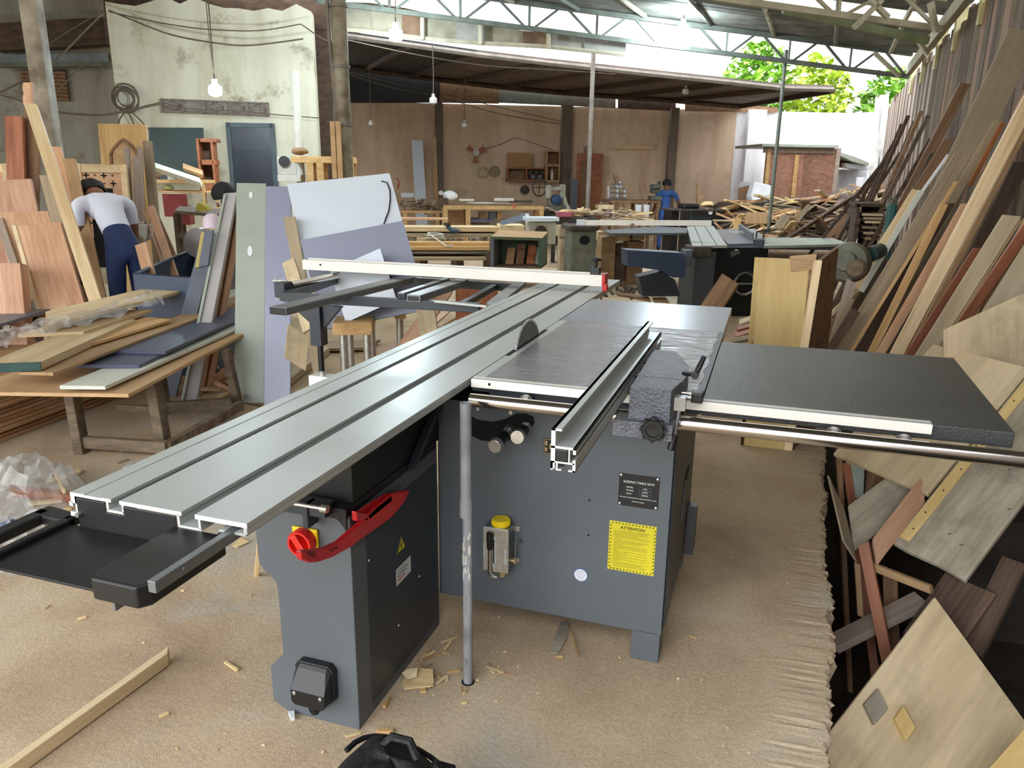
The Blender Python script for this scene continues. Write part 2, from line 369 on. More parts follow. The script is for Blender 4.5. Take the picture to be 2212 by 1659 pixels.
# warning sticker
m=MB(); m.box(.381,.5165,.1112,.112,.285,.441); st=m.build('warning_sticker',M['yellowsign'],cab,bevel=.0002)
line('ATTENTION',.4485,.4195,.0125,M['blackprint'],st,'CENTER',y=.1111,bold=.0003)
rows=['1. For your own safety, read the instruction manual before operating','    the machine to know the proper use of the working features.','2. Ensure that all grounding connection is properly installed and that',
'    all safety devices are in proper working order.','3. Ensure that the safety devices in correct before operating the','    machine. Remove disconnect from power source before adjusting','    or servicing.',
'4. Check for loose or damaged parts which may affect the operation','    of the machine. All loose parts should be tightened and all','    damaged parts replaced. Keep clean of the machine','    before operating.',
'5. Keep proper distance when operating the machine. Do not wear','    loose clothing, gloves, necktie or accessories (rings, bracelets)','    because which may get caught in moving parts. Long hair should','    be tied up.',
'6. Never operate the machine when tired or under the influence of','    alcohol, medicine or drugs.','7. Do not open or remove any safety and protective devices while','    the machine is running.','8. Check workpiece for any foreign objects (nail, knot, metal) which',
'    may damage the machine.','9. Feed workpieces into the blade against the direction of blade','    rotation.','10. Use the correct cutting tools or your blades. Do not force a tool','    or attachment to do a job for which it was not designed.',
'11. Never leave the machine running unattended. Turn the power','    off. Do not leave the machine until it comes to a complete stop.']
for i,s in enumerate(rows): line(s,.3925,.4125-.0044*i,.00375,M['blackprint'],st,y=.1111,nm='warning_text')
m=MB()
for i in range(13):
    for z in (.4335,.2875):
        x=.388+i*.0097; m.prism([(x,.1111,z),(x+.003,.1111,z),(x+.0055,.1111,z+.0048),(x+.0025,.1111,z+.0048)][::(1)],(0,-.0002,0))
    for x in (.383,.5105):
        z=.293+i*.0109; m.prism([(x,.1111,z),(x+.005,.1111,z+.003),(x+.005,.1111,z+.0058),(x,.1111,z+.0028)],(0,-.0002,0))
m.build('hazard_stripes',M['blackprint'],st)
# round certificate
c=at(1254.5,1242,y=.1118); m=MB(); m.cyl(c,c-V((0,.0006,0)),.0215,32); ct=m.build('certificate_sticker',M['blueprint'],cab)
m=MB(); m.cyl(c-V((0,.0006,0)),c-V((0,.0009,0)),.0195,32); m.build('sticker_face',M['whiteprint'],ct)
line('CERTIFICATE',c.x,c.z+.009,.0055,M['blueprint'],ct,'CENTER',y=c.y-.0011)
for i,s in enumerate(('Inspection: W02','Inspector: 01','Date: 04')): line(s,c.x,c.z+.0015-i*.0062,.0042,M['blueprint'],ct,'CENTER',y=c.y-.0011)
# ---- hand oil pump
m=MB(); m.box(.0135,.0915,.056,.112,.250,.386); pump=m.build('oil_pump',M['steel'],cab,bevel=.002)
m=MB(); m.box(.0125,.0925,.0525,.0555,.243,.384); m.box(.0125,.0925,.0515,.0525,.374,.384); fp=m.build('pump_front',M['zinc'],pump,bevel=.0008)
m=MB(); m.lathe((.058,.083,.386),[(.026,0),(.0275,.003),(.0275,.017),(.0255,.0195),(.001,.02)],28); 
for i in range(28): 
    a=2*math.pi*i/28; m.cyl((.058+.0277*math.cos(a),.083+.0277*math.sin(a),.389),(.058+.0277*math.cos(a),.083+.0277*math.sin(a),.402),.0012,5)
m.build('filler_cap',M['yellow'],pump)
m=MB(); m.tube([(.036,.045,.330),(.036,.043,.250),(.038,.043,.238),(.046,.043,.232),(.060,.045,.231)],.0055,10)
ph=m.build('pump_lever',M['chrome'],pump)
m=MB(); m.lathe((.036,.045,.318),[(.0075,0),(.0085,.004),(.0105,.045),(.010,.054),(.006,.057),(.001,.0575)],16); m.build('lever_grip',M['black'],ph)
m=MB(); m.prism([(.044,.0522,.262),(.050,.0522,.256),(.056,.0522,.262),(.056,.0522,.354),(.050,.0522,.36),(.044,.0522,.354)],(0,-.001,0)); m.build('sight_slot',M['alu'],fp)
m=MB(); m.box(.0445,.0485,.0505,.0511,.27,.35); m.build('sight_glass',M['black'],fp)
for z in (.268,.305,.343):
    m=MB(); m.cyl((.0535,.0512,z),(.0535,.0505,z),.0016,8); m.build('screw',M['black'],fp)
text('LUBRICATOR',.0085,(.018,.0523,.282),(0,0,1),(-1,0,0),M['white'],fp); text('HAND PUMP',.0085,(.086,.0523,.272),(0,0,1),(-1,0,0),M['white'],fp)
m=MB(); m.cyl((.066,.075,.222),(.066,.075,.25),.013,14); m.build('pump_plunger',M['brass'],pump)
for z in (.262,.366):
    m=MB(); m.box(.0915,.108,.1085,.1115,z-.008,z+.008); m.cyl((.104,.1085,z),(.104,.104,z),.007,12); m.build('mounting_lug',M['zinc'],pump,bevel=.001)
m=MB(); m.box(.005,.0135,.1085,.1115,.358,.374); m.build('mounting_lug',M['zinc'],pump,bevel=.001)
m=MB(); m.cyl((.0915,.085,.272),(.101,.085,.272),.006,8); m.box(.099,.108,.08,.09,.265,.282); m.build('pipe_union',M['brass'],pump)
m=MB(); m.tube([(.1035,.085,.282),(.1035,.085,.33),(.106,.088,.342),(.112,.097,.336),(.118,.112,.325)],.0022,8); m.build('oil_line',M['alugrey'],pump)
# ---- side cabinet under the near end of the sliding table
prof=[(-.149,0),(-.149,.605),(-.422,.605),(-.4215,.455),(-.419,.432),(-.408,.418),(-.385,.402),(-.372,.385),(-.3685,.36),(-.3685,.175),(-.412,.129),(-.410,.025),(-.363,0)]
m=MB(); m.prism([(x,-.431,z) for x,z in prof],(0,.515,0)); sc=m.build('side_cabinet',M['paint'],SAW,bevel=.002)
m=MB(); m.box(-.1488,-.1478,-.36,.07,.03,.56); m.build('access_panel',M['dark'],sc,bevel=.0006)
for y,z in ((-.20,.17),(-.06,.25),(-.35,.45)):
    m=MB(); m.lathe((-.1478,y,z),[(.004,0),(.003,.002),(.0005,.003)],10,(1,0,0)); m.build('screw',M['zinc'],sc)
m=MB(); m.prism([(-.1476,-.197,.388),(-.1476,-.142,.388),(-.1476,-.168,.430)],(.0004,0,0)); wl=m.build('shock_warning_label',M['yellowsign'],sc)
m=MB()
for a,b in (((-.195,.389),(-.144,.389)),((-.144,.389),(-.168,.428)),((-.168,.428),(-.195,.389))): m.bar((-.147,a[0],a[1]),(-.147,b[0],b[1]),.0002,.0025,up=(0,.3,1))
m.prism([(-.147,-.17,.418),(-.147,-.163,.405),(-.147,-.167,.405),(-.147,-.17,.393),(-.147,-.175,.408),(-.147,-.170,.408)],(.0002,0,0)); m.build('label_bolt',M['blackprint'],wl)
m=MB(); m.box(-.1477,-.1472,-.205,-.115,.296,.346); lb=m.build('instruction_label',M['whiteprint'],sc)
for i,(w,z) in enumerate(((.05,.336),(.07,.326),(.06,.317),(.05,.307))): m=MB(); m.box(-.1472,-.1470,-.20,-.20+w,z,z+.004); m.build('label_line',M['redprint'] if i>2 else M['greyprint'],lb)
# gusset and black carriage beam
m=MB(); m.prism([(-.153,.10,.765),(-.153,-.115,.61),(-.153,-.09,.605),(-.153,.11,.74)],(.018,0,0)); m.build('gusset',M['dark'],SAW,bevel=.001)
m=MB(); m.box(-.33,-.155,-.40,2.05,.62,.832); m.box(-.40,-.152,-.44,.09,.600,.628); m.build('carriage_beam',M['blacksheet'],SAW,bevel=.002)
m=MB(); m.box(-.31,-.19,-.47,-.42,.612,.64); m.box(-.25,-.235,-.475,-.43,.58,.64); br=m.build('beam_bracket',M['dark'],SAW,bevel=.002)
m=MB(); m.cyl((-.30,-.485,.646),(-.19,-.485,.646),.005,10); m.cyl((-.19,-.485,.646),(-.172,-.485,.646),.0095,12); m.cyl((-.345,-.45,.612),(-.345,-.45,.598),.008,12); m.build('adjusting_bolt',M['zinc'],br)
for x0 in (-.40,-.185):
    m=MB(); m.prism([(x0,-.436,.60),(x0+.03,-.436,.60),(x0+.03,-.436,.565),(x0+.022,-.436,.58),(x0+.008,-.436,.594)],(0,.005,0)); m.build('cast_rib',M['black'],sc)
# rotary switch
m=MB(); m.box(-.308,-.236,-.440,-.431,.500,.560); sw=m.build('switch_plate',M['yellow'],sc,bevel=.004,seg=3)
c=V((-.272,-.44,.528))
m=MB(); m.lathe(c,[(.034,0),(.034,.022),(.032,.026),(.027,.026),(.026,.010),(.001,.010)],32,(0,-1,0)); kn=m.build('switch_ring',M['redbright'],sw)
m=MB(); d1=V((.55,0,-.83)); d2=V((.83,0,.55))
m.hexa(c-d1*.026-d2*.009-V((0,.01,0)),c+d1*.026-d2*.009-V((0,.01,0)),c+d1*.026+d2*.009-V((0,.01,0)),c-d1*.026+d2*.009-V((0,.01,0)),(0,-.02,0)); m.build('switch_grip',M['redbright'],kn,bevel=.002)
# junction box
c0,c1,d0,d1=-.318,-.206,.075,.188
def octo(x0,x1,z0,z1,ch,y): return [(x0+ch,y,z0),(x1-ch,y,z0),(x1,y,z0+ch),(x1,y,z1-ch),(x1-ch,y,z1),(x0+ch,y,z1),(x0,y,z1-ch),(x0,y,z0+ch)]
m=MB(); m.prism(octo(c0,c1,d0,d1,.014,-.431),(0,-.022,0)); jb=m.build('junction_box',M['black'],sc,bevel=.003)
m=MB(); a=octo(c0+.004,c1-.004,d0+.004,d1-.004,.013,-.453)
m.add([V(p) for p in a]+[V((c0+.016,-.488,d0+.006)),V((c1-.016,-.488,d0+.006)),V((c1-.006,-.488,d0+.016)),V((c1-.006,-.488,d0+.05)),V((c1-.014,-.462,d1-.014)),V((c0+.014,-.462,d1-.014)),V((c0+.006,-.488,d0+.05)),V((c0+.006,-.488,d0+.016))],
  [tuple(range(8)),(8,9,10,11,14,15),(11,12,13,14)]+[(i,(i+1)%8,8+(i+1)%8,8+i) for i in range(8)]); m.build('box_cover',M['black'],jb,bevel=.002)
for x in (c0+.018,c1-.018): m=MB(); m.cyl((x,-.487,d0+.042),(x,-.4905,d0+.042),.0052,12); m.build('cover_screw',M['zinc'],jb,bevel=.001)
m=MB(); m.cyl((-.257,-.466,.077),(-.257,-.466,.064),.013,14); m.cyl((-.257,-.466,.066),(-.257,-.466,.052),.0155,14,r2=.011); m.build('cable_gland',M['rubber'],jb)
# ---- sliding table (profile extruded along y)
top=.86; YN,YF=-.975,2.202
def ext(mb,x0,x1,z0,z1,y0=YN,y1=YF): mb.box(x0,x1,y0,y1,z0,z1)
m=MB()
ext(m,-.369,-.338,top-.006,top); ext(m,-.338,-.300,top-.006,top-.0012); ext(m,-.300,-.279,top-.006,top)
ext(m,-.261,-.132,top-.007,top); ext(m,-.105,-.004,top-.008,top)
ext(m,-.290,-.2855,top-.021,top-.006); ext(m,-.290,-.252,top-.024,top-.020); ext(m,-.2565,-.252,top-.022,top-.007)
ext(m,-.141,-.137,top-.025,top-.006); ext(m,-.141,-.094,top-.028,top-.0245); ext(m,-.099,-.095,top-.026,top-.008)
ext(m,-.360,-.355,top-.045,top-.006); ext(m,-.369,-.355,top-.020,top-.006); ext(m,-.374,-.357,top-.045,top-.037); ext(m,-.374,-.366,top-.026,top-.018)
ext(m,-.012,-.005,top-.020,top-.008); ext(m,-.06,-.008,top-.024,top-.019)
slt=m.build('sliding_table',M['alu'],SAW,bevel=.0004,seg=1)
m=MB(); e=-.0006
for (x0,x1,z0,z1) in ((-.369,-.338,-.006,0),(-.338,-.300,-.006,-.0012),(-.300,-.279,-.006,0),(-.261,-.132,-.007,0),(-.105,-.004,-.008,0),(-.290,-.2855,-.021,-.006),(-.290,-.252,-.024,-.020),(-.2565,-.252,-.022,-.007),(-.141,-.137,-.025,-.006),(-.141,-.094,-.028,-.0245),(-.099,-.095,-.026,-.008),(-.360,-.355,-.045,-.006),(-.369,-.355,-.020,-.006),(-.374,-.357,-.045,-.037),(-.374,-.366,-.026,-.018)):
    m.box(x0,x1,YN+e,YN,top+z0,top+z1)
m.build('cut_end',M['aluend'],slt)
m=MB(); ext(m,-.044,-.030,.825,.8435,-1.145,2.2); ext(m,-.110,-.104,.784,.80,-1.15,2.2); rl=m.build('guide_rail',M['alugrey'],SAW,bevel=.001)
for y in (-1.09,-.80):
    m=MB(); m.cyl((-.0295,y,.836),(-.026,y,.836),.0045,10); m.build('rail_screw',M['steel'],rl)
# black end cover, tray and handle at the near end
m=MB(); m.box(-.354,-.291,YN-.0035,YN-.0008,.798,.853); m.box(-.2915,-.25,YN-.0035,YN-.0008,.798,.835); m.box(-.2515,-.142,YN-.0035,YN-.0008,.798,.852); m.box(-.142,-.098,YN-.0035,YN-.0008,.80,.831)
m.box(-.375,-.16,-1.132,YN-.001,.794,.799)
ec=m.build('end_cover',M['blacksheet'],SAW,bevel=.0012)
m=MB(); m.cyl((-.350,YN-.003,.823),(-.350,YN-.010,.823),.0045,12); m.build('cover_screw',M['zinc'],ec)
m=MB(); m.prism([(-.150,YN,.797),(-.150,-1.14,.797),(-.140,-1.152,.797),(-.06,-1.152,.797),(-.048,-1.135,.797),(-.048,YN,.797)],(0,0,.036)); m.build('guide_end_cap',M['black'],SAW,bevel=.004,seg=3)
m=MB(); o_=[(-.375,-.965),(-.445,-.955),(-.46,-.975),(-.46,-1.21),(-.36,-1.21),(-.33,-1.17),(-.33,-1.14),(-.375,-1.14)]; i_=[(-.385,-1.00),(-.425,-.985),(-.432,-.995),(-.432,-1.10),(-.405,-1.10),(-.385,-1.09)]
for k in range(6): pass
m.hexa((-.375,-.955,.79),(-.46,-.945,.79),(-.46,-.985,.79),(-.375,-.985,.79),(0,0,.02)); m.box(-.462,-.434,-1.24,-.96,.79,.81); m.box(-.392,-.375,-1.24,-.965,.79,.81); m.box(-.462,-.375,-1.24,-1.105,.785,.80)
m.build('push_handle',M['black'],SAW,bevel=.005,seg=3)
# ---- fixed tables
m=MB(); m.box(0,.619,-.003,.92,.822,.86); mt=m.build('cast_table',M['dark'],SAW,bevel=.001)
m=MB(); m.box(.0,.032,-.002,.919,.8595,.8604); m.build('machined_edge',M['alu'],mt)
m=MB(); m.box(-.0035,.012,.28,.72,.8601,.8608); m.build('blade_slot',M['hole'],mt)
m=MB(); m.box(.05,.56,-.0025,.0,.78,.822); m.build('table_flange',M['dark'],mt)
film,ntf,bf=base('thin protective film on iron',.14,0,.9)
def film_mat():
    nt,b=ntf,bf
    tc=nd(nt,'ShaderNodeTexCoord');mp=nd(nt,'ShaderNodeMapping');mp.inputs['Scale'].default_value=(4,14,1);mp.inputs['Rotation'].default_value=(0,0,.25);nt.links.new(tc.outputs['Object'],mp.inputs[0])
    n=nd(nt,'ShaderNodeTexNoise');n.inputs['Scale'].default_value=2.2;n.inputs['Detail'].default_value=9;n.inputs['Roughness'].default_value=.62;n.inputs['Distortion'].default_value=1.6;nt.links.new(mp.outputs[0],n.inputs['Vector'])
    bp=nd(nt,'ShaderNodeBump');bp.inputs['Strength'].default_value=.35;bp.inputs['Distance'].default_value=.012;nt.links.new(n.outputs['Fac'],bp.inputs['Height']);nt.links.new(bp.outputs['Normal'],b.inputs['Normal'])
    rp=nd(nt,'ShaderNodeValToRGB');e=rp.color_ramp.elements;e[0].position=.3;e[0].color=lin((84,86,90));e[1].position=.7;e[1].color=lin((118,120,124));nt.links.new(n.outputs['Fac'],rp.inputs[0]);nt.links.new(rp.outputs[0],b.inputs['Base Color'])
film_mat()
m=MB(); 
nx,ny=24,36
g=[[V((.033+(.602-.033)*i/nx+(.004*math.sin(j*.9) if i==nx else 0),.0+(.908)*j/ny+(.006*math.sin(i*1.3) if j==ny else 0),.8612)) for i in range(nx+1)] for j in range(ny+1)]
m.add([p for r_ in g for p in r_],[(j*(nx+1)+i,j*(nx+1)+i+1,(j+1)*(nx+1)+i+1,(j+1)*(nx+1)+i) for j in range(ny) for i in range(nx)])
m.build('protective_film',film,SAW)
M['reartable']=plain('grey enamel table',(122,128,138),.28,0,.05,3,bump=.06,bscale=200)
m=MB(); m.box(0,.617,.921,1.496,.822,.8595); m.build('rear_extension_table',M['reartable'],SAW,bevel=.0015)
M['exttable']=plain('black textured table',(56,58,57),.36,0,.1,3,bump=.25,bscale=240)
m=MB(); m.prism([(.621,-.014,.823),(1.303,-.014,.823),(1.331,.769,.823),(.621,.749,.823)],(0,0,.037)); m.build('side_extension_table',M['exttable'],SAW,bevel=.0025)
m=MB(); m.box(.009,1.134,-.036,-.004,.842,.8655); rs=m.build('ruler_rail',M['alupale'],SAW,bevel=.001)
m=MB(); m.box(.011,1.132,-.030,-.027,.8654,.8661); m.build('rail_groove',M['greyprint'],rs)
m=MB(); m.cyl((.062,-.0365,.855),(.062,-.0360,.855),.004,12); m.build('rail_hole',M['hole'],rs)
m=MB(); m.cyl((.022,-.072,.817),(2.25,-.072,.817),.0185,28); rd=m.build('fence_rail',M['chrome'],SAW)
for x in (.165,.93,1.08):
    m=MB(); m.cyl((x,-.05,.817),(x,-.012,.822),.009,12); m.cyl((x,-.03,.819),(x,-.026,.82),.018,16); m.cyl((x,-.04,.818),(x,-.034,.818),.014,6,smooth=False); m.build('rail_stud',M['zinc'],rd)
for x in (.042,.135):
    m=MB(); m.cyl((x,-.07,.79),(x,-.07,.80),.006,8); m.build('rail_bolt',M['zinc'],rd)
# ---- blade
cy,cz,rb=.498,.784,.152
m=MB(); m.cyl((.0025,cy,cz),(.0055,cy,cz),rb-.006,96,smooth=False); bl=m.build('saw_blade',M['blade'],SAW)
m=MB()
for i in range(80):
    a=2*math.pi*i/80; b=a+2*math.pi/80*.62
    p=[(cy+math.cos(a)*(rb-.007),cz+math.sin(a)*(rb-.007)),(cy+math.cos(a)*rb,cz+math.sin(a)*rb),(cy+math.cos(b)*(rb-.0005),cz+math.sin(b)*(rb-.0005)),(cy+math.cos(b)*(rb-.007),cz+math.sin(b)*(rb-.007))]
    m.prism([(.0018,y,z) for y,z in p],(.0044,0,0))
m.build('blade_teeth',M['teeth'],bl)
# ---- rip fence
Y0,Y1=-.597,.56
fp_=[(.391,.399,.868,.9475),(.391,.411,.9435,.9475),(.391,.439,.909,.9135),(.4335,.439,.9005,.9135),(.391,.437,.880,.8835),(.425,.4275,.8835,.909),(.4335,.439,.8655,.889),(.391,.3955,.8655,.88),(.4015,.4045,.868,.88),(.4015,.412,.8655,.868),(.4255,.439,.8655,.8685)]
m=MB()
for x0,x1,z0,z1 in fp_: m.box(x0,x1,Y0,Y1,z0,z1)
rf=m.build('rip_fence',M['alu'],SAW,bevel=.0005,seg=1)
m=MB()
for x0,x1,z0,z1 in fp_: m.box(x0,x1,Y0-.0006,Y0,z0,z1)
m.build('fence_cut_end',M['aluend'],rf)
m=MB(); m.box(.3995,.4245,Y0-.003,Y0+.01,.884,.9085); m.build('fence_plug',M['black'],rf,bevel=.002)
# fence head casting
m=MB(); m.prism([(.457,-.13,.80),(.556,-.13,.80),(.573,-.02,.80),(.573,-.018,.80),(.457,-.018,.80)],(0,0,.113))
m.prism([(.457,-.025,.868),(.573,-.025,.868),(.577,.06,.868),(.570,.13,.868),(.516,.30,.868),(.452,.30,.868)],(0,0,.045))
m.box(.424,.567,-.152,-.03,.792,.832)
hd=m.build('fence_head',M['castpaint'],SAW,bevel=.007,seg=3)
for y in (.04,.12,.2):
    m=MB(); m.box(.441,.456,y,y+.035,.873,.897); m.build('clamp_block',M['black'],hd)
c=at(1411,928,y=-.165); m=MB()
m.lathe(c+V((0,.012,0)),[(.02,0),(.027,.004),(.027,.018),(.024,.022),(.017,.022),(.016,.018),(.001,.017)],28,(0,-1,0))
for i in range(8):
    a=2*math.pi*i/8; m.cyl(c+V((.0265*math.cos(a),.008,.0265*math.sin(a))),c+V((.0265*math.cos(a),-.008,.0265*math.sin(a))),.006,8)
m.build('head_knob',M['black'],hd)
p0=at(1478,806,x=.577); p1=at(1502,809,x=.607); p2=at(1521,771,x=.622)
m=MB(); m.cyl(p0,p1,.0065,12); m.cyl(p1-V((0,.012,0)),p1+V((0,.008,0)),.009,12); m.tube([p1,p1*.6+p2*.4,p2],[.006,.007,.0055],10); m.build('clamp_lever',M['black'],hd)
p0=at(1470,875,y=-.118); p1=at(1458,938,y=-.128); p2=at(1449,972,y=-.133)
m=MB(); m.cyl(p0,p1,.0045,10); m.box(p0.x-.014,p0.x+.012,p0.y-.01,p0.y+.02,p0.z-.012,p0.z+.02); ll=m.build('locking_lever',M['steel'],hd)
m=MB(); m.cyl(p1,p2,.0095,14); m.build('lever_grip',M['black'],ll,bevel=.002)
m=MB(); m.box(.597,.625,-.065,-.03,.868,.894); stp=m.build('fence_stop',M['black'],hd,bevel=.003)
m=MB(); m.cyl((.573,-.05,.878),(.6,-.05,.878),.004,10); m.cyl((.573,-.05,.888),(.6,-.05,.888),.003,10); m.build('stop_rod',M['chrome'],stp)
# ---- outrigger with crosscut fence
A=at(614,641,z=.82);B=at(1037,665,z=.82);C=at(742,597,z=.82);D=at(1108,621,z=.82)
m=MB(); m.bar(A,B,.04,.042); m.bar(C,D,.04,.042); m.bar(A,C,.05,.042); m.bar(B+V((-.1,0,0)),D+V((-.1,0,0)),.03,.03)
og=m.build('outrigger_frame',M['dark'],SAW,bevel=.003)
q0=at(628,616,z=.855);q1=at(733,594,z=.855); m=MB(); m.cyl(q0,q1,.017,16); m.build('roller',M['chrome'],og)
m=MB(); m.box(q0.x-.05,q0.x+.01,q0.y-.07,q0.y+.0,.80,.875); m.build('roller_block',M['dark'],og,bevel=.004)
s0=at(598,628,z=.80); m=MB(); m.cyl(s0+V((0,0,-.05)),s0+V((0,0,.07)),.005,8); m.cyl(s0+V((0,0,.03)),s0+V((0,0,.045)),.012,8); m.cyl(s0+V((0,0,-.03)),s0+V((0,0,-.015)),.012,8); m.cyl(s0+V((-.02,0,.05)),s0+V((.05,.02,.05)),.008,8); m.build('adjusting_bolt',M['zinc'],og)
T0=at(600,672,z=.845);T1=at(880,604,z=.845); m=MB(); m.bar(T0,T1,.085,.034); tb=m.build('support_tube',M['alugrey'],og,bevel=.005)
d=(T0-T1).normalized(); m=MB(); m.bar(T0,T0+d*.003,.079,.029); m.build('tube_plug',M['black'],tb,bevel=.003)
for (a,b,w,nm) in (((866,640),(965,607),.035,'fence_rib'),((893,645),(1000,609),.07,'fence_bar')):
    P0=at(*a,z=.85);P1=at(*b,z=.85); m=MB(); m.bar(P0,P1,w,.034); o=m.build(nm,M['alugrey'],og,bevel=.003)
    dd=(P0-P1).normalized(); m=MB(); m.bar(P0,P0+dd*.002,w*.8,.022); m.build('tube_plug',M['black'],o)
P0=at(1066,659,z=.846);P1=at(1125,612,z=.846); m=MB(); m.bar(P0,P1,.062,.024); m.build('table_clamp_bar',M['alugrey'],og,bevel=.002)
P0=at(940,651,z=.845);P1=at(1052,662,z=.845); m=MB(); m.bar(P0,P1,.016,.008); m.build('scale_strip',M['alu'],og)
# crosscut fence
m=MB(); m.box(-1.70,-.012,1.754,1.76,.882,.934); m.box(-1.70,-.012,1.76,1.815,.89,.930); m.box(-1.70,-.012,1.815,1.825,.886,.940); m.box(-1.70,-.012,1.76,1.775,.930,.936)
cf=m.build('crosscut_fence',M['alupale'],SAW,bevel=.001)
m=MB(); m.box(-1.699,-.013,1.776,1.790,.930,.9325); m.box(-1.699,-.013,1.797,1.812,.930,.9325); m.build('fence_groove',M['steel'],cf)
m=MB(); m.box(-.012,.004,1.752,1.826,.885,.942); m.box(-.005,.018,1.735,1.77,.862,.895); m.build('fence_end_stop',M['red'],cf,bevel=.002)
m=MB(); m.cyl((-1.585,1.7535,.913),(-1.585,1.7545,.913),.006,12); m.build('fence_hole',M['hole'],cf)
m=MB(); m.box(-.075,-.03,1.765,1.815,.934,.972); m.cyl((-.053,1.79,.972),(-.053,1.79,1.0),.009,12); m.lathe((-.053,1.79,.998),[(.012,0),(.028,.006),(.028,.014),(.02,.02),(.001,.022)],16)
m.build('flip_stop',M['black'],cf,bevel=.002)
# support post and swing arm
m=MB(); pz=at(690,745,y=1.2); m.box(pz.x-.03,pz.x+.03,1.17,1.23,pz.z,.80); m.prism([(pz.x-.03,1.19,.80),(pz.x-.16,1.19,.80),(pz.x-.03,1.19,.70)],(0,.02,0)); m.prism([(pz.x+.03,1.19,.80),(pz.x+.14,1.19,.80),(pz.x+.03,1.19,.68)],(0,.02,0)); sp=m.build('support_post',M['dark'],SAW,bevel=.003)
m=MB(); m.cyl((pz.x+.005,1.2,pz.z),(pz.x+.005,1.2,.47),.014,14); m.build('post_rod',M['black'],sp)
m=MB(); m.cyl((pz.x+.005,1.2,.475),(pz.x+.005,1.2,.455),.018,8); m.build('post_nut',M['zinc'],sp)
m=MB(); m.box(pz.x-.05,-.3,1.165,1.235,.375,.455); m.build('swing_arm',M['aluend'],SAW,bevel=.004)
# ================================================================== push stick hung on the side cabinet
out=[(651,1190),(652,1209),(670,1216),(687,1215),(719,1204),(766,1178),(771,1171),(810,1145),(849,1116),(875,1083),(886,1059),(868,1062),(848,1066),(820,1089),(798,1110),(776,1134),(750,1156),(732,1171),(703,1184),(687,1186)]
ps=thing('push_stick','bright red plastic push stick hooked on the grey side cabinet','push stick',tuple(at(770,1150,x=-.125)))
m=MB(); m.prism([at(a,b,x=-.125) for a,b in out],(-.014,0,0)); m.build('stick_body',M['red'],ps,bevel=.003,seg=2)
m=MB(); m.prism([at(a,b,x=-.139) for a,b in ((770,1105),(795,1110),(846,1070),(833,1066))],(-.004,0,0)); m.prism([at(a,b,x=-.125) for a,b in ((770,1105),(795,1110),(795,1125),(772,1126))],(-.014,0,0)); m.prism([at(a,b,x=-.125) for a,b in ((795,1110),(846,1070),(848,1082),(797,1124))],(-.006,0,0)); m.build('hook_block',M['red'],ps,bevel=.002)
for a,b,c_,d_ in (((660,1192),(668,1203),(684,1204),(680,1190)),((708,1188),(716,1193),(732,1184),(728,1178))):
    m=MB(); m.prism([at(*q,x=-.1247) for q in (a,b,c_,d_)],(-.001,0,0)); m.build('grip_hollow',plain('shaded red recess',(132,20,26),.5),ps)  # flat patches, their darker red stands in for the shade of hollows
# ================================================================== the shed: floor, walls, roofs
SKY=3.0; EXPO=.55
def floor_mat():
    m,nt,b=base('dusty trodden concrete',.92,0,.2)
    tc=nd(nt,'ShaderNodeTexCoord');v=tc.outputs['Object']
    def noise(s,d=6,ro=.55,dist=0,vec=v):
        n=nd(nt,'ShaderNodeTexNoise');n.inputs['Scale'].default_value=s;n.inputs['Detail'].default_value=d;n.inputs['Roughness'].default_value=ro;n.inputs['Distortion'].default_value=dist;nt.links.new(vec,n.inputs['Vector']);return n.outputs['Fac']
    def ramp(f,*st):
        r=nd(nt,'ShaderNodeValToRGB');e=r.color_ramp.elements
        while len(e)<len(st): e.new(.5)
        for i,(p,c) in enumerate(st): e[i].position=p;e[i].color=lin(c)
        nt.links.new(f,r.inputs[0]);return r.outputs['Color']
    def mix(f,a,c,mode='MIX'):
        x=nd(nt,'ShaderNodeMix',data_type='RGBA',blend_type=mode)
        if isinstance(f,float): x.inputs[0].default_value=f
        else: nt.links.new(f,x.inputs[0])
        for s,q in ((6,a),(7,c)):
            if isinstance(q,tuple): x.inputs[s].default_value=q
            else: nt.links.new(q,x.inputs[s])
        return x.outputs[2]
    c=ramp(noise(1.6,8,.6,.4),(.3,(172,148,120)),(.5,(198,176,146)),(.72,(216,198,170)))
    c=mix(ramp(noise(1.1,7,.6,.8),(.52,(0,0,0)),(.7,(255,255,255))),c,ramp(noise(9,5),(.3,(172,166,156)),(.7,(198,194,184))))   # bare grey patches
    c=mix(.5,c,ramp(noise(90,4,.7),(.3,(176,174,170)),(.7,(255,255,255))),'MULTIPLY')
    c=mix(ramp(noise(210,2,.6),(.66,(0,0,0)),(.74,(200,200,200))),c,lin((206,184,146)))      # loose sawdust
    nt.links.new(c,b.inputs['Base Color'])
    n1=noise(55,6,.65);n2=noise(7,7,.6,2.2);n3=noise(220,3,.6)
    a=nd(nt,'ShaderNodeMath',operation='MULTIPLY_ADD');nt.links.new(n2,a.inputs[0]);a.inputs[1].default_value=.9;nt.links.new(n1,a.inputs[2])
    a2=nd(nt,'ShaderNodeMath',operation='MULTIPLY_ADD');nt.links.new(n3,a2.inputs[0]);a2.inputs[1].default_value=.5;nt.links.new(a.outputs[0],a2.inputs[2])
    bp=nd(nt,'ShaderNodeBump');bp.inputs['Strength'].default_value=.4;bp.inputs['Distance'].default_value=.008;nt.links.new(a2.outputs[0],bp.inputs['Height']);nt.links.new(bp.outputs['Normal'],b.inputs['Normal'])
    return m
M['floor']=floor_mat()
M['pit']=plain('damp dark earth',(58,52,46),.95,0,.2,5,bump=.8,bscale=18,spec=.1)
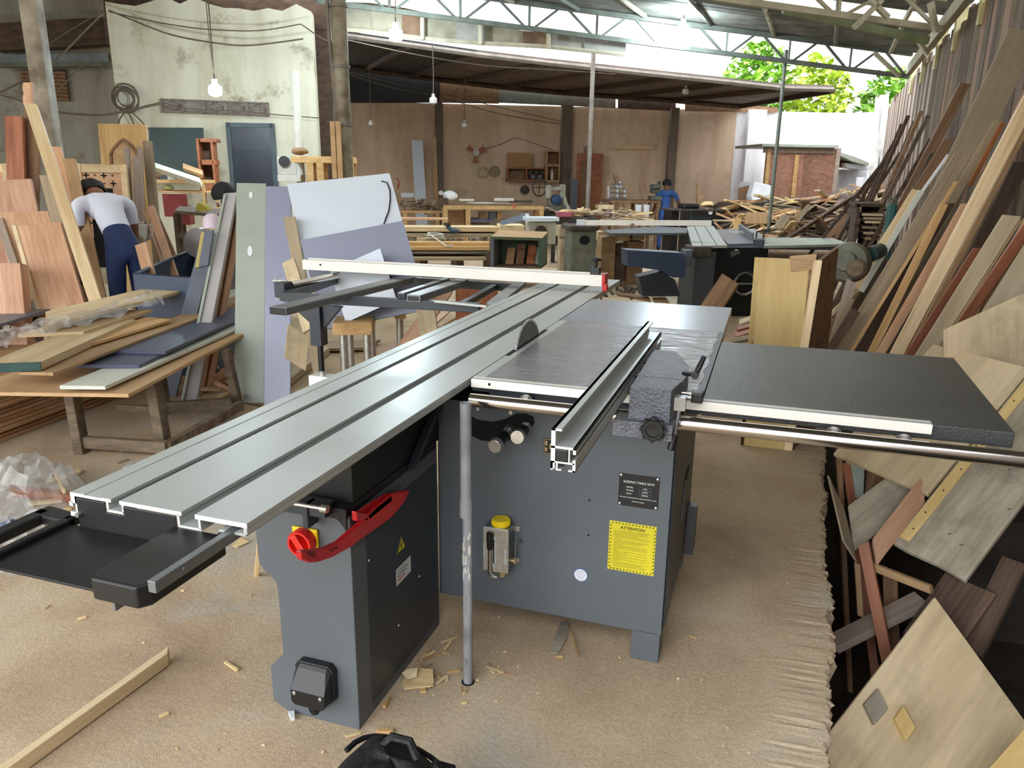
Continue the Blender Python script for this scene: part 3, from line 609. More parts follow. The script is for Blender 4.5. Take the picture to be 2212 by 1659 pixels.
# slab with a broken edge
rows=[(0,0),(-.012,.007),(-.035,-.003),(-.07,.006),(-.13,-.006),(-.25,.008),(-.9,.0)]
ys=[-4.5+.012*i for i in range(760)]
Rr=random.Random(3); v=[];f=[]
jag=[0]*len(ys); jz=[0]*len(ys)
j0=0
for i in range(len(ys)):
    j0=j0*.86+Rr.uniform(-.007,.007)
    jag[i]=.006*math.sin(ys[i]*3.1)+j0+Rr.uniform(-.0045,.0045)+(-.014 if Rr.random()<.06 else 0)
for i,y in enumerate(ys):
    e=1.014+.0475*y+jag[i]
    v.append(V((-14,y,0)))
    v.append(V((e-.16,y,0))); v.append(V((e-.05,y,Rr.uniform(-.002,.002))))
    for z,dx in rows: v.append(V((e+dx+Rr.uniform(-.008,.008),y+Rr.uniform(-.006,.006),z+Rr.uniform(-.006,.002)*(z<0))))
k=3+len(rows)
for i in range(len(ys)-1):
    for j in range(k-1): f.append((i*k+j,i*k+j+1,(i+1)*k+j+1,(i+1)*k+j))
n=(len(ys)-1)*k
b0=len(v); v+=[V((-14,ys[-1],-.9)),V((1.3,ys[-1],-.9))]
f.append((n,b0,b0+1,n+k-1)+tuple(n+j for j in range(k-2,0,-1)))
m=MB(); m.add(v,f); m.build('floor',M['floor'],kind='structure')
m=MB(); m.box(-18,9,2.15,27,-.45,-.2); m.box(-18,9,-7,2.15,-1.1,-.85); m.box(-18,9,2.1,2.15,-.9,-.2)
m.build('floor.001',M['pit'],kind='structure')
m=MB(); m.add([(-15,4.6,-.19),(1.3,4.6,-.19),(4.2,24,-.19),(-15,24,-.19)],[(0,1,2,3)]); m.build('floor.002',M['floor'],kind='structure')
def wallmat(name,c1,c2,c3,streak=.5,rough=.85):
    m,nt,b=base(name,rough,0,.2)
    tc=nd(nt,'ShaderNodeTexCoord');v=tc.outputs['Object']
    mp=nd(nt,'ShaderNodeMapping');mp.inputs['Scale'].default_value=(2.2,2.2,.35);nt.links.new(v,mp.inputs[0])
    n=nd(nt,'ShaderNodeTexNoise');n.inputs['Scale'].default_value=.8;n.inputs['Detail'].default_value=9;n.inputs['Roughness'].default_value=.62;nt.links.new(mp.outputs[0],n.inputs['Vector'])
    r=nd(nt,'ShaderNodeValToRGB');e=r.color_ramp.elements;e[0].position=.3;e[0].color=lin(c1);e[1].position=.6;e[1].color=lin(c2);nt.links.new(n.outputs['Fac'],r.inputs[0])
    n2=nd(nt,'ShaderNodeTexNoise');n2.inputs['Scale'].default_value=1.7;n2.inputs['Detail'].default_value=10;n2.inputs['Roughness'].default_value=.7;nt.links.new(v,n2.inputs['Vector'])
    r2=nd(nt,'ShaderNodeValToRGB');e=r2.color_ramp.elements;e[0].position=.56;e[0].color=(0,0,0,1);e[1].position=.68;e[1].color=(streak,)*3+(1,);nt.links.new(n2.outputs['Fac'],r2.inputs[0])
    x=nd(nt,'ShaderNodeMix',data_type='RGBA');nt.links.new(r2.outputs[0],x.inputs[0]);nt.links.new(r.outputs[0],x.inputs[6]);x.inputs[7].default_value=lin(c3);nt.links.new(x.outputs[2],b.inputs['Base Color'])
    return m
M['brownwall']=wallmat('brown mud plaster',(186,158,130),(220,194,166),(150,124,100),.5)
M['creamwall']=wallmat('peeling cream plaster',(176,168,142),(206,202,182),(120,104,82),.75)
M['greywall']=wallmat('grey plaster',(138,134,120),(166,162,148),(96,86,72),.7)
M['colconc']=wallmat('dark concrete pier',(92,80,70),(122,108,94),(70,60,52),.5)
def slabwall(name,s0,s1,t,z0,z1,mat,th=.18):
    m=MB(); a=bw(s0,t,z0);b=bw(s1,t,z0);m.hexa(a,b,b+V((0,0,z1-z0)),a+V((0,0,z1-z0)),E2*th); return m.build(name,mat,kind='structure')
M['tanwall']=wallmat('rosy tan plaster',(176,150,126),(204,180,156),(150,124,104),.4)
M['palewall']=wallmat('whitewashed plaster',(186,182,180),(222,220,222),(168,152,136),.45)
slabwall('wall_back',-8,6.85,21,-.3,3.18,M['brownwall']); slabwall('wall_back.001',6.85,8.7,21,-.3,3.18,M['tanwall']); slabwall('wall_back.002',8.7,13.4,21,-.3,3.18,M['palewall'])
# piers on the back wall
for i,(px,w) in enumerate(((948,.20),(1222,.30),(1452,.22),(1628,.5),(1870,.3))):
    p=at(px,300,t=20.95); s=(p-CAM).dot(E1)
    m=MB(); a=bw(s-w/2,20.8,-.2);b=bw(s+w/2,20.8,-.2); m.hexa(a,b,b+V((0,0,3.4)),a+V((0,0,3.4)),E2*.2); m.build('trim_%d'%(i+1),M['colconc'] if i<3 else M['palewall'],kind='structure')
# cream building with the dark door, ragged top
s0,s1=-4.72,-1.62
m=MB(); top=[bw(s0+(s1-s0)*i/14,13.5,3.95+Rr.uniform(-.10,.08)) for i in range(15)]
m.prism([bw(s0,13.5,-.2),bw(s1,13.5,-.2)]+top[::-1],E2*.35); m.build('wall_left',M['creamwall'],kind='structure')
# breeze-block band
a=at(348,213,t=13.48);b=at(580,222,t=13.48); 
m=MB(); L=(b-a); h=.21
m.hexa(a-V((0,0,h)),b-V((0,0,h)),b,a,E2*-.02); m.build('trim_6',M['rustpipe'],kind='structure')
m=MB(); W=L.length/5; u=L.normalized()
M['breeze']=plain('breeze block',(124,112,100),.85,0,.15,8)
for i in range(5):
    o=a+u*(W*i)-E2*.03
    for (x0,x1,z0,z1) in ((0,W,0,.02),(0,W,h-.02,h),(0,.02,0,h),(W-.02,W,0,h)):
        q=o-V((0,0,h)); m.hexa(q+u*x0+V((0,0,z0)),q+u*x1+V((0,0,z0)),q+u*x1+V((0,0,z1)),q+u*x0+V((0,0,z1)),E2*-.03)
    if i!=1:
        c=o-V((0,0,h/2))+u*(W/2)
        for k in range(4):
            an=math.pi/4+math.pi/2*k; pts=[c+u*(math.cos(an+t_)*(.03+.05*abs(math.sin(2*t_)))*2)*.8+V((0,0,math.sin(an+t_)*.085)) for t_ in (-.9,-.45,0,.45,.9)]
            m.tube([c]+pts+[c],.012,5)
m.build('trim_7',M['breeze'],kind='structure')
# door
dA=at(491,265,t=13.47);dB=at(590,270,t=13.47); z=dA.z
m=MB()
u=(dB-dA);u.z=0;wd=u.length;u.normalize()
for (x0,x1,z0,z1) in ((-.02,.05,-.2,z),(wd-.05,wd+.02,-.2,z),(0,wd,z-.07,z)):
    q=V((dA.x,dA.y,0)); m.hexa(q+u*x0+V((0,0,z0)),q+u*x1+V((0,0,z0)),q+u*x1+V((0,0,z1)),q+u*x0+V((0,0,z1)),E2*-.06)
d=m.build('door_1',plain('door frame grey',(70,82,88),.6),kind='structure')
m=MB(); q=V((dA.x,dA.y,0))-E2*.01; m.hexa(q+u*.05+V((0,0,-.2)),q+u*(wd-.05)+V((0,0,-.2)),q+u*(wd-.05)+V((0,0,z-.07)),q+u*.05+V((0,0,z-.07)),E2*-.03); lf=m.build('door_leaf',M['doorblue'],d)
m=MB()
for zz in (.5,1.15,1.75): m.hexa(q+u*.12+V((0,0,zz))-E2*.03,q+u*(wd-.12)+V((0,0,zz))-E2*.03,q+u*(wd-.12)+V((0,0,zz+.02))-E2*.03,q+u*.12+V((0,0,zz+.02))-E2*.03,E2*-.012)
m.build('door_rail',M['dark'],lf)
m=MB(); m.cyl(q+u*(wd-.12)+V((0,0,1.0))-E2*.03,q+u*(wd-.12)+V((0,0,1.0))-E2*.08,.02,10); m.build('door_handle',M['steel'],lf)
# further wall on the left with a louvred opening
slabwall('wall_far_left',-11,-4.4,15.2,-.2,5.2,M['greywall'])
lA=at(48,152,t=15.15);lB=at(143,150,t=15.15);lC=at(146,218,t=15.15)
m=MB(); m.hexa(lA,lB,V((lB.x,lB.y,lC.z)),V((lA.x,lA.y,lC.z)),E2*-.04); wn=m.build('window_1',M['darkwood'],kind='structure')
m=MB()
for i in range(8):
    zz=lA.z-(lA.z-lC.z)*(i+.5)/8; m.bar(V((lA.x,lA.y,zz))-E2*.06,V((lB.x,lB.y,zz))-E2*.06,.03,.05,up=(.2,-.4,1))
m.build('louvre',M['brown'],wn)
for nm,(a,b,c_,th) in {'trim_8':((0,58),(238,44),.42,.3),'trim_9':((0,138),(232,136),.07,.12)}.items():
    A=at(*a,t=15.0);B=at(*b,t=15.0); m=MB(); m.hexa(A-V((0,0,c_)),B-V((0,0,c_)),B,A,E2*-th); m.build(nm,M['darkwood'] if nm=='trim_8' else M['machinegreen'],kind='structure')
A=at(0,118,t=15.1);B=at(232,116,t=15.1);m=MB(); m.hexa(A-V((0,0,.14)),B-V((0,0,.14)),B,A,E2*-.05); m.build('trim_10',plain('pale blue grey band',(132,140,142),.8),kind='structure')
# dark void beside the cream wall: a dark sheet stands in for its shade
slabwall('dark_backing',-1.9,-1.28,14.6,-.2,4.6,M['darkwood'],.1)
# ---- main roof: corrugated sheets sloping down to the right, purlins, trusses
RP=V((.056,.998,0)); R0=V((-3.57,10.46,4.12)); RS=(E1+V((0,0,-.0833)))
def rf(s,q,dz=0): return R0+RS*s+RP*q+V((0,0,dz))
sheetm=[plain('old zinc sheet',(176,178,176),.55,.3,.15,3),plain('grimy roof sheet',(128,128,120),.7,.1,.2,3),plain('translucent grey sheet',(224,222,214),.6,0,.1,3),plain('rusty roof sheet',(146,128,108),.7,.1,.2,4)]
def translucent(m,w):
    nt=m.node_tree; b=nt.nodes['Principled BSDF']; o=nt.nodes['Material Output']; tr=nd(nt,'ShaderNodeBsdfTranslucent'); mx=nd(nt,'ShaderNodeMixShader'); mx.inputs[0].default_value=w
    nt.links.new(b.inputs['Base Color'].links[0].from_socket,tr.inputs['Color']); nt.links.new(b.outputs[0],mx.inputs[1]); nt.links.new(tr.outputs[0],mx.inputs[2]); nt.links.new(mx.outputs[0],o.inputs['Surface'])
translucent(sheetm[2],.85); translucent(sheetm[0],.7); translucent(sheetm[3],.6); translucent(sheetm[1],.35)
bands=[(-15.5,-9.22,1)]  # unseen near band, added to cut overhead light on the foreground
Rb=random.Random(19); q=-9.2
while q<.2:
    w_=Rb.choice((.35,.5,.62,.8)); bands.append((q,min(q+w_,.25),Rb.choice((0,2,1,2,3,2,0,1)))); q+=w_+(.03 if Rb.random()<.2 else -.02)
for i,(q0,q1,mi) in enumerate(bands):
    m=MB(); v=[];f=[]
    nq=int((q1-q0)/.04); cuts=[-5.5,-2.2,1.2,4.2,7.35]
    for j in range(nq+1):
        q=q0+(q1-q0)*j/nq
        for s in cuts: v.append(rf(s,q,.014*math.cos(q*2*math.pi/.16)+.01*(s%2)))
    for j in range(nq):
        for c_ in range(len(cuts)-1):
            a=j*len(cuts)+c_; f.append((a,a+1,a+1+len(cuts),a+len(cuts)))
    m.add(v,f,True); o=m.build('ceiling' if i==0 else 'ceiling.%03d'%(i+100),sheetm[mi],kind='structure',solid=.004)
for i,s in enumerate((-2.0,-.9,.15,1.2,2.3,3.4,4.5,5.6,6.6)):
    m=MB(); pts=[rf(s,q,-.05-.03*math.sin(q*1.3+i)) for q in [-9.5+.5*k for k in range(20)]]
    m.tube(pts,.035,6); m.build('trim_%d'%(20+i),M['trusspale'] if i%2==0 else M['trussgrey'],kind='structure')
m=MB(); m.bar(rf(7.0,-9.2,-.30),rf(7.0,.2,-.30),.08,.16); m.build('trim_30',M['trusspale'],kind='structure')
def truss(nm,q,s0,s1,n,h,mt,r=.03):
    m=MB(); U=lambda s: rf(s,q,-.06); Lw=lambda s: rf(s,q,-.06-h)
    m.bar(U(s0),U(s1),.06,.07); m.bar(Lw(s0),Lw(s1),.06,.07)
    st=(s1-s0)/n
    for i in range(n):
        a=s0+st*i
        m.bar(Lw(a),U(a),.035,.035); m.bar(Lw(a+.05*st),U(a+.45*st),.035,.035); m.bar(U(a+.55*st),Lw(a+.95*st),.035,.035)
    return m.build(nm,mt,kind='structure')
truss('trim_31',.05,-2.9,7.0,9,.36,M['trussgrey'])
truss('trim_32',-4.35,-1.0,6.95,6,.33,M['trusspale'])
A=at(1692,20,t=9.6);B=at(2004,88,t=9.6); m=MB(); m.bar(A,B,.07,.09); m.build('trim_33',plain('mossy green steel',(140,150,112),.6),kind='structure')
for i,(a,b,t_) in enumerate((((1890,115),(1943,165),12.6),((1975,75),(2004,118),10.5),((2010,5),(2022,70),8.6),((1845,60),(1905,0),9.0),((1880,0),(1918,38),9.0))):
    m=MB(); m.bar(at(*a,t=t_),at(*b,t=t_),.06,.05); m.build('trim_%d'%(34+i),M['trusspale'],kind='structure')
# hanging fascia sheets above the lean-to
fx=[(738,4,66),(800,6,71),(868,16,80),(915,26,86),(985,40,92),(1050,52,97),(1130,66,101),(1185,72,104),(1262,78,112),(1352,86,121)]
fm=[plain('dusty fascia sheet',(150,142,122),.8,0,.2,4),plain('rusty fascia sheet',(120,92,70),.8,0,.2,5),plain('smoky fascia sheet',(150,146,138),.6,0,.15,4)]
for i in range(len(fx)-1):
    (x0,a0,b0),(x1,a1,b1)=fx[i],fx[i+1]
    tt=13.25+.03*(i%2); m=MB(); m.hexa(at(x0,b0,t=tt),at(x1,b1,t=tt),at(x1,a1,t=tt),at(x0,a0,t=tt),E2*.01); m.build('trim_%d'%(50+i),fm[(0,0,1,0,2,0,1,2,2)[i]],kind='structure')
m=MB(); pts=[at(x,b-3,t=13.2) for x,a,b in fx]; m.tube(pts,.035,6); m.build('trim_60',M['trusspale'],kind='structure')
for i,(x,a,b) in enumerate(((913,26,86),(1038,48,96),(1185,70,106))): m=MB(); m.bar(at(x,a,t=13.15),at(x,b,t=13.15),.06,.05); m.build('trim_%d'%(61+i),M['trusspale'],kind='structure')
# ---- low lean-to roof in front of the back wall
fr=[(735,72),(882,93),(1030,114),(1181,132),(1330,148),(1460,162),(1575,174),(1690,187),(1800,190)]
bk=[(700,132),(790,146),(885,160),(985,172),(1085,184),(1215,196),(1340,205),(1455,213),(1600,226)]
leanm=plain('sooty boarded soffit',(112,98,88),.9,0,.2,2)
M['leandark']=plain('black corrugated sheet',(44,44,46),.7,0,.15,3)
for i in range(len(fr)-1):
    a,b=at(*fr[i],t=14.6),at(*fr[i+1],t=14.6); c_,d_=at(*bk[i],t=20.8),at(*bk[i+1],t=20.8)
    m=MB(); m.hexa(a,b,d_,c_,V((0,0,.05))); m.build('ceiling.%03d'%(20+i),M['leandark'] if i<2 else leanm,kind='structure')
for i in range(1,len(fr)):
    a,c_=at(*fr[i],t=14.6),at(*bk[i],t=20.8); m=MB(); m.bar(a-V((0,0,.05)),c_-V((0,0,.05)),.08,.1); m.build('trim_%d'%(70+i),M['darkwood'],kind='structure')
m=MB(); m.tube([at(*p,t=14.55)-V((0,0,.03)) for p in fr],.05,6); m.build('trim_80',M['rustpipe'],kind='structure')
m=MB(); m.tube([at(*p,t=20.7)-V((0,0,.05)) for p in bk],.07,6); m.build('trim_81',M['darkwood'],kind='structure')
# sheeting between wall top and lean-to, with gaps of daylight
def strip(nm,x0,x1,a0,a1,b0,b1,mat,t=20.9): m=MB(); m.hexa(at(x0,b0,t=t),at(x1,b1,t=t),at(x1,a1,t=t),at(x0,a0,t=t),E2*.03); m.build(nm,mat,kind='structure')
strip('trim_82',740,950,140,170,222,222,M['leandark']); strip('trim_83',945,1078,172,182,222,224,M['brown']); strip('trim_84',1078,1215,187,196,222,228,plain('grey green sheet',(120,124,112),.7)); strip('trim_85',1215,1330,203,210,228,234,M['rustpipe']); strip('trim_86',1335,1460,212,216,234,240,M['darkwood']); strip('trim_87',1480,1680,220,232,240,243,M['brown'])
# ---- right wall of boards leaning away along the shed
def rw(y,off,z): return V((2.13+.056*y-off,y,z))
m=MB(); m.hexa(rw(-6.5,-.1,-.9),rw(20.2,-.1,-.9),rw(20.2,-.1,3.18),rw(-6.5,-.1,3.18),V((.05,0,0))); m.build('wall_right',M['darkwood'],kind='structure')  # unseen near stretch added to keep light off the right-hand faces
Rw=random.Random(11); y=-6.4;i=0
while y<20.0:
    w=Rw.uniform(.16,.34) if y<11 else Rw.uniform(.22,.4)
    mt=[M['grime'],M['brown'],M['darkwood']][Rw.choice((0,0,1,2))] if y<11 else (M['mauve'] if i%2 else M['darkwood'])
    A=rw(y,.0,-.85);B=rw(y+Rw.uniform(-.03,.03),.0,3.2+Rw.uniform(-.10,.08)); o=board('wall_right.%03d'%(i+1),A,B,A+V((.056*w,w*.97,0)),.03,mt,n=(1,0,0)); o['kind']='structure'; y+=w; i+=1
for k,(px,a,b) in enumerate(((1893,210,375),(1902,205,370))):
    m=MB(); m.bar(at(px+8,a,y=19.9),at(px-10+8*k,b+60,y=19.9),.2,.12); m.build('trim_%d'%(90+k),plain('white painted post',(214,214,208),.6),kind='structure')
for k in range(7):
    y=4+1.7*k; m=MB(); m.bar(rw(y,-.02,2.9),rw(y,-.02,3.75),.12,.1); m.build('trim_%d'%(93+k),plain('sunlit yellow post',(196,186,140),.7) ,kind='structure')
# unseen flat roof over the left, added to block skylight, and roof edge behind it
m=MB(); m.box(-16,-9.2,-4,16,5.0,5.05); m.build('ceiling.040',sheetm[1],kind='structure')
m=MB(); m.add([(-9.2,-5,5.0),(-3.9,-5,4.6),(-8.3,9.5,4.75),(-9.2,9.5,5.0)],[(0,1,2,3)]); m.build('ceiling.041',sheetm[1],kind='structure',solid=.03)
m=MB(); m.box(-14.3,-14.1,-5,16,-.2,5); m.build('wall_outer_left',M['greywall'],kind='structure')

m=MB(); m.hexa(bw(-4.9,13.95,3.7),bw(-1.3,13.95,3.7),bw(-1.3,13.95,5.2),bw(-4.9,13.95,5.2),E2*.05); m.build('dark_backing.001',M['darkwood'],kind='structure')  # dark panel added to hide the bright sky gap over the cream wall
# ================================================================== left half: bench, boards, leaning timber
def fl(p):
    """floor level at a place"""
    if p.y<4.6 and p.x<1.0+.0475*p.y: return 0.0
    if p.x>1.0+.0475*p.y and p.y<4.6: return -.2
    return -.19
def q3(p): return at(p[0],p[1],t=p[2])
def lean(name,A,B,C,th,mat,label,cat='board',group=None,floor=True,jag=0,pts=None):
    """board leaning: A lower-left, B upper-left, C lower-right as (px,py,depth); reaches down to the floor"""
    A,B,C=q3(A),q3(B),q3(C)
    if floor:
        d=(B-A); z=fl(A)+.002; k=(A.z-z)/d.z
        low=min(A.z,C.z); k=(low-z)/d.z
        if k>0: A=A-d*k; C=C-d*k
    return board(name,A,B,C,th,mat,label,cat,group,jag=jag,pts=pts)
G='timber leaning at the left post'
# posts and pipes
def post(px0,py0,px1,py1,t,r,mat,label,name='steel_post',sq=False,ztop=4.3,extra=None):
    a=at(px0,py0,t=t);b=at(px1,py1,t=t); 
    c=V(((a.x+b.x)/2,(a.y+b.y)/2,0)); z0=fl(c)
    m=MB()
    if sq: m.bar(V((c.x,c.y,z0)),V((c.x,c.y,ztop)),2*r,2*r,up=E2)
    else: m.cyl(V((c.x,c.y,z0)),V((c.x,c.y,ztop)),r,14)
    o=thing(name,label,'post',(c.x,c.y,z0)); p=m.build('post_shaft',mat,o)
    if extra: extra(o,c,z0)
    return o
def ex1(o,c,z0):
    m=MB(); q=c-E1*.13+V((0,0,z0)); m.tube([q+V((0,0,0)),q+V((.0,0,1.5)),q+E1*.03+V((0,0,1.9)),q+E1*.05+V((0,0,2.4)),q+E1*.02+V((0,0,3)),q+V((0,0,4.3))],.022,8); m.build('side_pipe',M['rustpipe'],o)
    m=MB()
    for z in (1.9,2.5,3.1): m.lathe(c+V((0,0,z)),[(.098,0),(.098,.03)],14)
    m.build('strap',M['rustpipe'],o)
    m=MB(); p=at(712,262,t=8.8); b=at(726,385,t=8.8); m.hexa(V((p.x,p.y,b.z)),V((p.x,p.y,b.z))+E1*.05,p+E1*.05,p,E2*.06); m.hexa(V((p.x,p.y,b.z))+E1*.06,V((p.x,p.y,b.z))+E1*.11,p+E1*.11,p+E1*.06,E2*.06); m.build('switch_board',M['mdf'],o)
post(733,10,745,380,9.0,.085,M['polestone'],'thick painted round post beside the cream wall with cables strapped to it',extra=ex1)
post(1277,110,1274,450,14.2,.04,M['rustpipe'],'thin dusty post standing in front of the tall reddish door panel',ztop=3.75)
post(1690,150,1669,450,13.2,.032,M['trussgrey'],'thin dark post standing in front of the brown boarded shed',ztop=3.5)
post(645,200,645,388,12.3,.06,M['whitedust'],'pale pipe post right of the dark blue door',ztop=2.85)
post(78,10,100,310,7.6,.07,M['polestone'],'old square timber post behind the leaning planks',name='timber_post',sq=True)
# leaning planks around the post
lean('plank',(46,640,6.9),(51,228,7.2),(80,640,6.9),.03,M['brown'],'tall brown plank with a shaped head leaning on the square post',group=G)
m=MB(); o=bpy.context.scene.objects.get('plank')
a,b,c_=q3((50,226,7.18)),q3((50,178,7.22)),q3((70,226,7.18)); board('carved_block',a,b,c_,.03,M['rosy'],parent=None,label='rosy carved block standing on the tall brown plank',cat='block',group=None,pts=[(0,0),(.35,-.08),(.5,.05),(.75,-.12),(1,.0),(1,1),(0,1)])
lean('plank',(24,640,6.8),(9,250,7.1),(62,640,6.8),.04,M['redwood'],'short reddish plank left of the tall brown plank',group=G)
lean('plank',(170,640,6.2),(106,316,6.9),(197,640,6.2),.025,M['rosy'],'rosy plank behind the long pale plank, taller of two',group=G)
lean('plank',(200,640,6.0),(135,342,6.6),(228,640,6.0),.025,M['tan'],'tan plank behind the long pale plank, the shorter of two',group=G)
lean('plank',(152,640,5.95),(84,378,6.4),(176,640,5.95),.025,M['pinegrey'],'dusty short plank just left of the long pale plank',group=G)
lean('plank',(188,640,5.55),(51,223,6.5),(217,640,5.55),.035,M['pine'],'long pale plank leaning steeply against the square post',group=G)
lean('plank',(10,640,6.3),(-42,392,6.7),(120,632,6.3),.03,M['pink'],'broad pinkish plank with brown stains behind the live-edge slab',group=G)
lean('plank',(40,640,6.1),(-14,458,6.5),(160,636,6.1),.03,M['rosy'],'wide rosy plank between stained plank and live-edge slab',group=G)
lean('plank',(44,640,6.0),(-12,470,6.45),(62,640,6.0),.03,M['mauve'],'narrow mauve plank at the far left behind the red block',group=G)
sl=thing('live_edge_slab','rosy live-edge slab with pale sapwood side, leaning in front','slab',tuple(q3((120,640,5.7))),group=None)
A,B,C=q3((76,640,5.7)),q3((32,485,5.95)),q3((176,634,5.7)); z=fl(A); k=(min(A.z,C.z)-z)/(B-A).z; A2=A-(B-A)*k; C2=C-(B-A)*k
board('slab_face',A2,B,C2,.04,M['rosy'],parent=sl,jag=.012)
A,B,C=q3((68,640,5.69)),q3((24,486,5.94)),q3((78,640,5.69)); A2=A-(B-A)*k; C2=C-(B-A)*k; board('sapwood',A2,B,C2,.045,M['ply'],parent=sl)
lean('timber_block',(-25,640,5.5),(-32,568,5.55),(50,640,5.5),.10,M['pink'],'squat block of red-orange timber at the left edge',cat='block')
# lattice panels
def lattice(name,P,t0,t1,label,hole,nx,ny):
    A,B,C=at(*P[0],t=t0),at(*P[1],t=t1),at(*P[2],t=t0)
    z=fl(A); d=B-A; k=(min(A.z,C.z)-z)/d.z; A=A-d*k; C=C-d*k
    r=thing(name,label,'lattice panel',tuple((A+C)/2)); 
    W=C-A;L=B-A; n=L.cross(W).normalized(); n=n if n.dot(A-CAM)>0 else -n
    Pq=lambda u,v,o=0: A+L*u+W*v+n*o
    fr=.10
    def strip_(nm,u0,u1,v0,v1,mt,o=0,th=.025): m=MB(); m.hexa(Pq(u0,v0,o),Pq(u1,v0,o),Pq(u1,v1,o),Pq(u0,v1,o),n*th); return m.build(nm,mt,r,bevel=.002)
    strip_('stile',0,1,1-fr,1.02,M['pine'],-.01,.045); strip_('stile',0,1,-.02,fr,M['pine'],-.01,.045); strip_('rail',.95,1,fr,1-fr,M['pine'],-.005,.035)
    if hole:
        u0,u1,v0,v1=hole; 
        for a in ((u1,.95,fr,1-fr),(.5,u1,fr,v0),(.5,u1,v1,1-fr)): strip_('lattice_board',a[0],a[1],a[2],a[3],M['rosy'],.006,.012)
        m=MB(); m.hexa(Pq(.4,v0-.02,.02),Pq(u1+.01,v0-.02,.02),Pq(u1+.01,v1+.02,.02),Pq(.4,v1+.02,.02),n*.01); m.build('dark_opening',M['hole'],r)
    else: strip_('lattice_board',0,.95,fr,1-fr,M['rosy'],.006,.012)
    m=MB(); lw=L.length; ww=W.length; st=.075
    def cross(u,v,s):
        if hole and u<hole[1]+.012 and hole[2]-.03<v<hole[3]+.03: return
        for (a,b) in ((s,s*.22),(s*.22,s)):
            m.hexa(Pq(u-a/lw,v-b/ww,.005),Pq(u+a/lw,v-b/ww,.005),Pq(u+a/lw,v+b/ww,.005),Pq(u-a/lw,v+b/ww,.005),n*.002)
    iu=0;u=.935
    while u>(.45 if hole else .5):
        v=fr+st*.5/ww; iv=0
        while v<1-fr-.02:
            if (iu+iv)%2==0: cross(u,v,.028)
            else: cross(u,v,.012)
            v+=st/ww; iv+=1
        u-=st/lw; iu+=1
    m.build('cut_pattern',M['hole'],r)
lattice('lattice_panel',((186,640),(163,354),(296,640)),7.0,7.5,'pale lattice panel with a dark square opening behind the bending worker',(.5,.86,.24,.70),0,0)
lattice('lattice_panel',((-60,560),(-70,353),(24,560)),7.3,7.6,'corner of a lattice panel at the left edge beside the reddish plank',None,0,0)
# carved door panel and the planks beside it
cdp=thing('carved_door_panel','orange-brown carved door panel with arched moulding leaning on the cream wall','door panel',tuple(q3((280,460,9.2))))
A,B,C=q3((228,460,9.1)),q3((211,267,9.5)),q3((333,460,9.1)); k=(min(A.z,C.z)-fl(A))/(B-A).z; dd=(B-A)*k; A=A-dd;C=C-dd
board('door_board',A,B,C,.04,M['oak'],parent=cdp); L=B-A;W=C-A; n=L.cross(W).normalized(); n=n if n.dot(A-CAM)<0 else -n
arch=[(.45,.22),(.84,.22),(.87,.3),(.90,.42),(.915,.5),(.90,.58),(.87,.70),(.84,.78),(.45,.78)]
m=MB(); m.tube([A+L*u+W*v+n*.012 for u,v in arch],.02,6); m.build('arched_moulding',M['brown'],cdp)
m=MB(); m.prism([A+L*u+W*(.5+(v-.5)*.86)+n*.002 for u,v in arch],n*.012); m.build('raised_panel',M['tan'],cdp,bevel=.004)
G2='planks beside the carved door panel'
lean('plank',(275,465,7.4),(267,317,7.7),(287,465,7.4),.03,M['mauve'],'mauve grey plank with square top, left of the notched one',group=G2)
lean('plank',(290,467,7.35),(285,313,7.65),(312,470,7.35),.03,M['mauve'],'mauve grey plank with a notched top corner',group=G2,pts=[(0,0),(1-.06,0),(1-.06,.45),(1,.55),(1,.9),(.97,1),(0,1)])
lean('plank',(322,470,7.5),(307,304,7.8),(342,470,7.5),.05,M['greyplank'],'grey-pink plank right of the notched mauve plank',group=G2)
lean('plank',(349,572,6.6),(307,453,7.0),(354,572,6.6),.06,M['pink'],'narrow pink offcut plank leaning left of its wider twin',group=G2)
lean('plank',(358,572,6.55),(315,448,7.0),(374,566,6.55),.03,M['pink'],'pink offcut plank leaning behind the blue bin',group=G2)
lean('plank',(306,588,5.9),(291,530,6.0),(330,580,5.9),.03,M['rosy'],'short rosy offcut standing beside the worker in white',group=G2)
lean('plank',(335,470,8.3),(322,440,8.35),(345,470,8.3),.03,M['brown'],'brown upright beside the shelf of bundles',group=G2)
# blue bin
bn=thing('sheet_metal_bin','dark blue sheet-metal bin behind the stacked boards','bin',tuple(at(350,620,t=5.7)-V((0,0,.2))))
P0,P1,P2=at(291,592,t=5.55),at(440,599,t=5.3),at(414,551,t=7.3); P3=P1+(P2-P0); z0=fl(P0)+.01
m=MB(); pp=[P0,P1,P3,P2]; zt=P0.z
for i in range(4):
    a,b=pp[i],pp[(i+1)%4]; nn=(b-a).cross(V((0,0,1))).normalized()*.012
    m.hexa(V((a.x,a.y,z0)),V((b.x,b.y,z0)),V((b.x,b.y,zt)),V((a.x,a.y,zt)),nn)
m.hexa(*[V((p.x,p.y,z0)) for p in pp],(0,0,.01)); m.build('bin_body',M['bluesteel'],bn)
m=MB(); m.tube([V((p.x,p.y,zt)) for p in pp+[pp[0]]],.012,6); m.build('bin_rim',M['bluesteel'],bn)
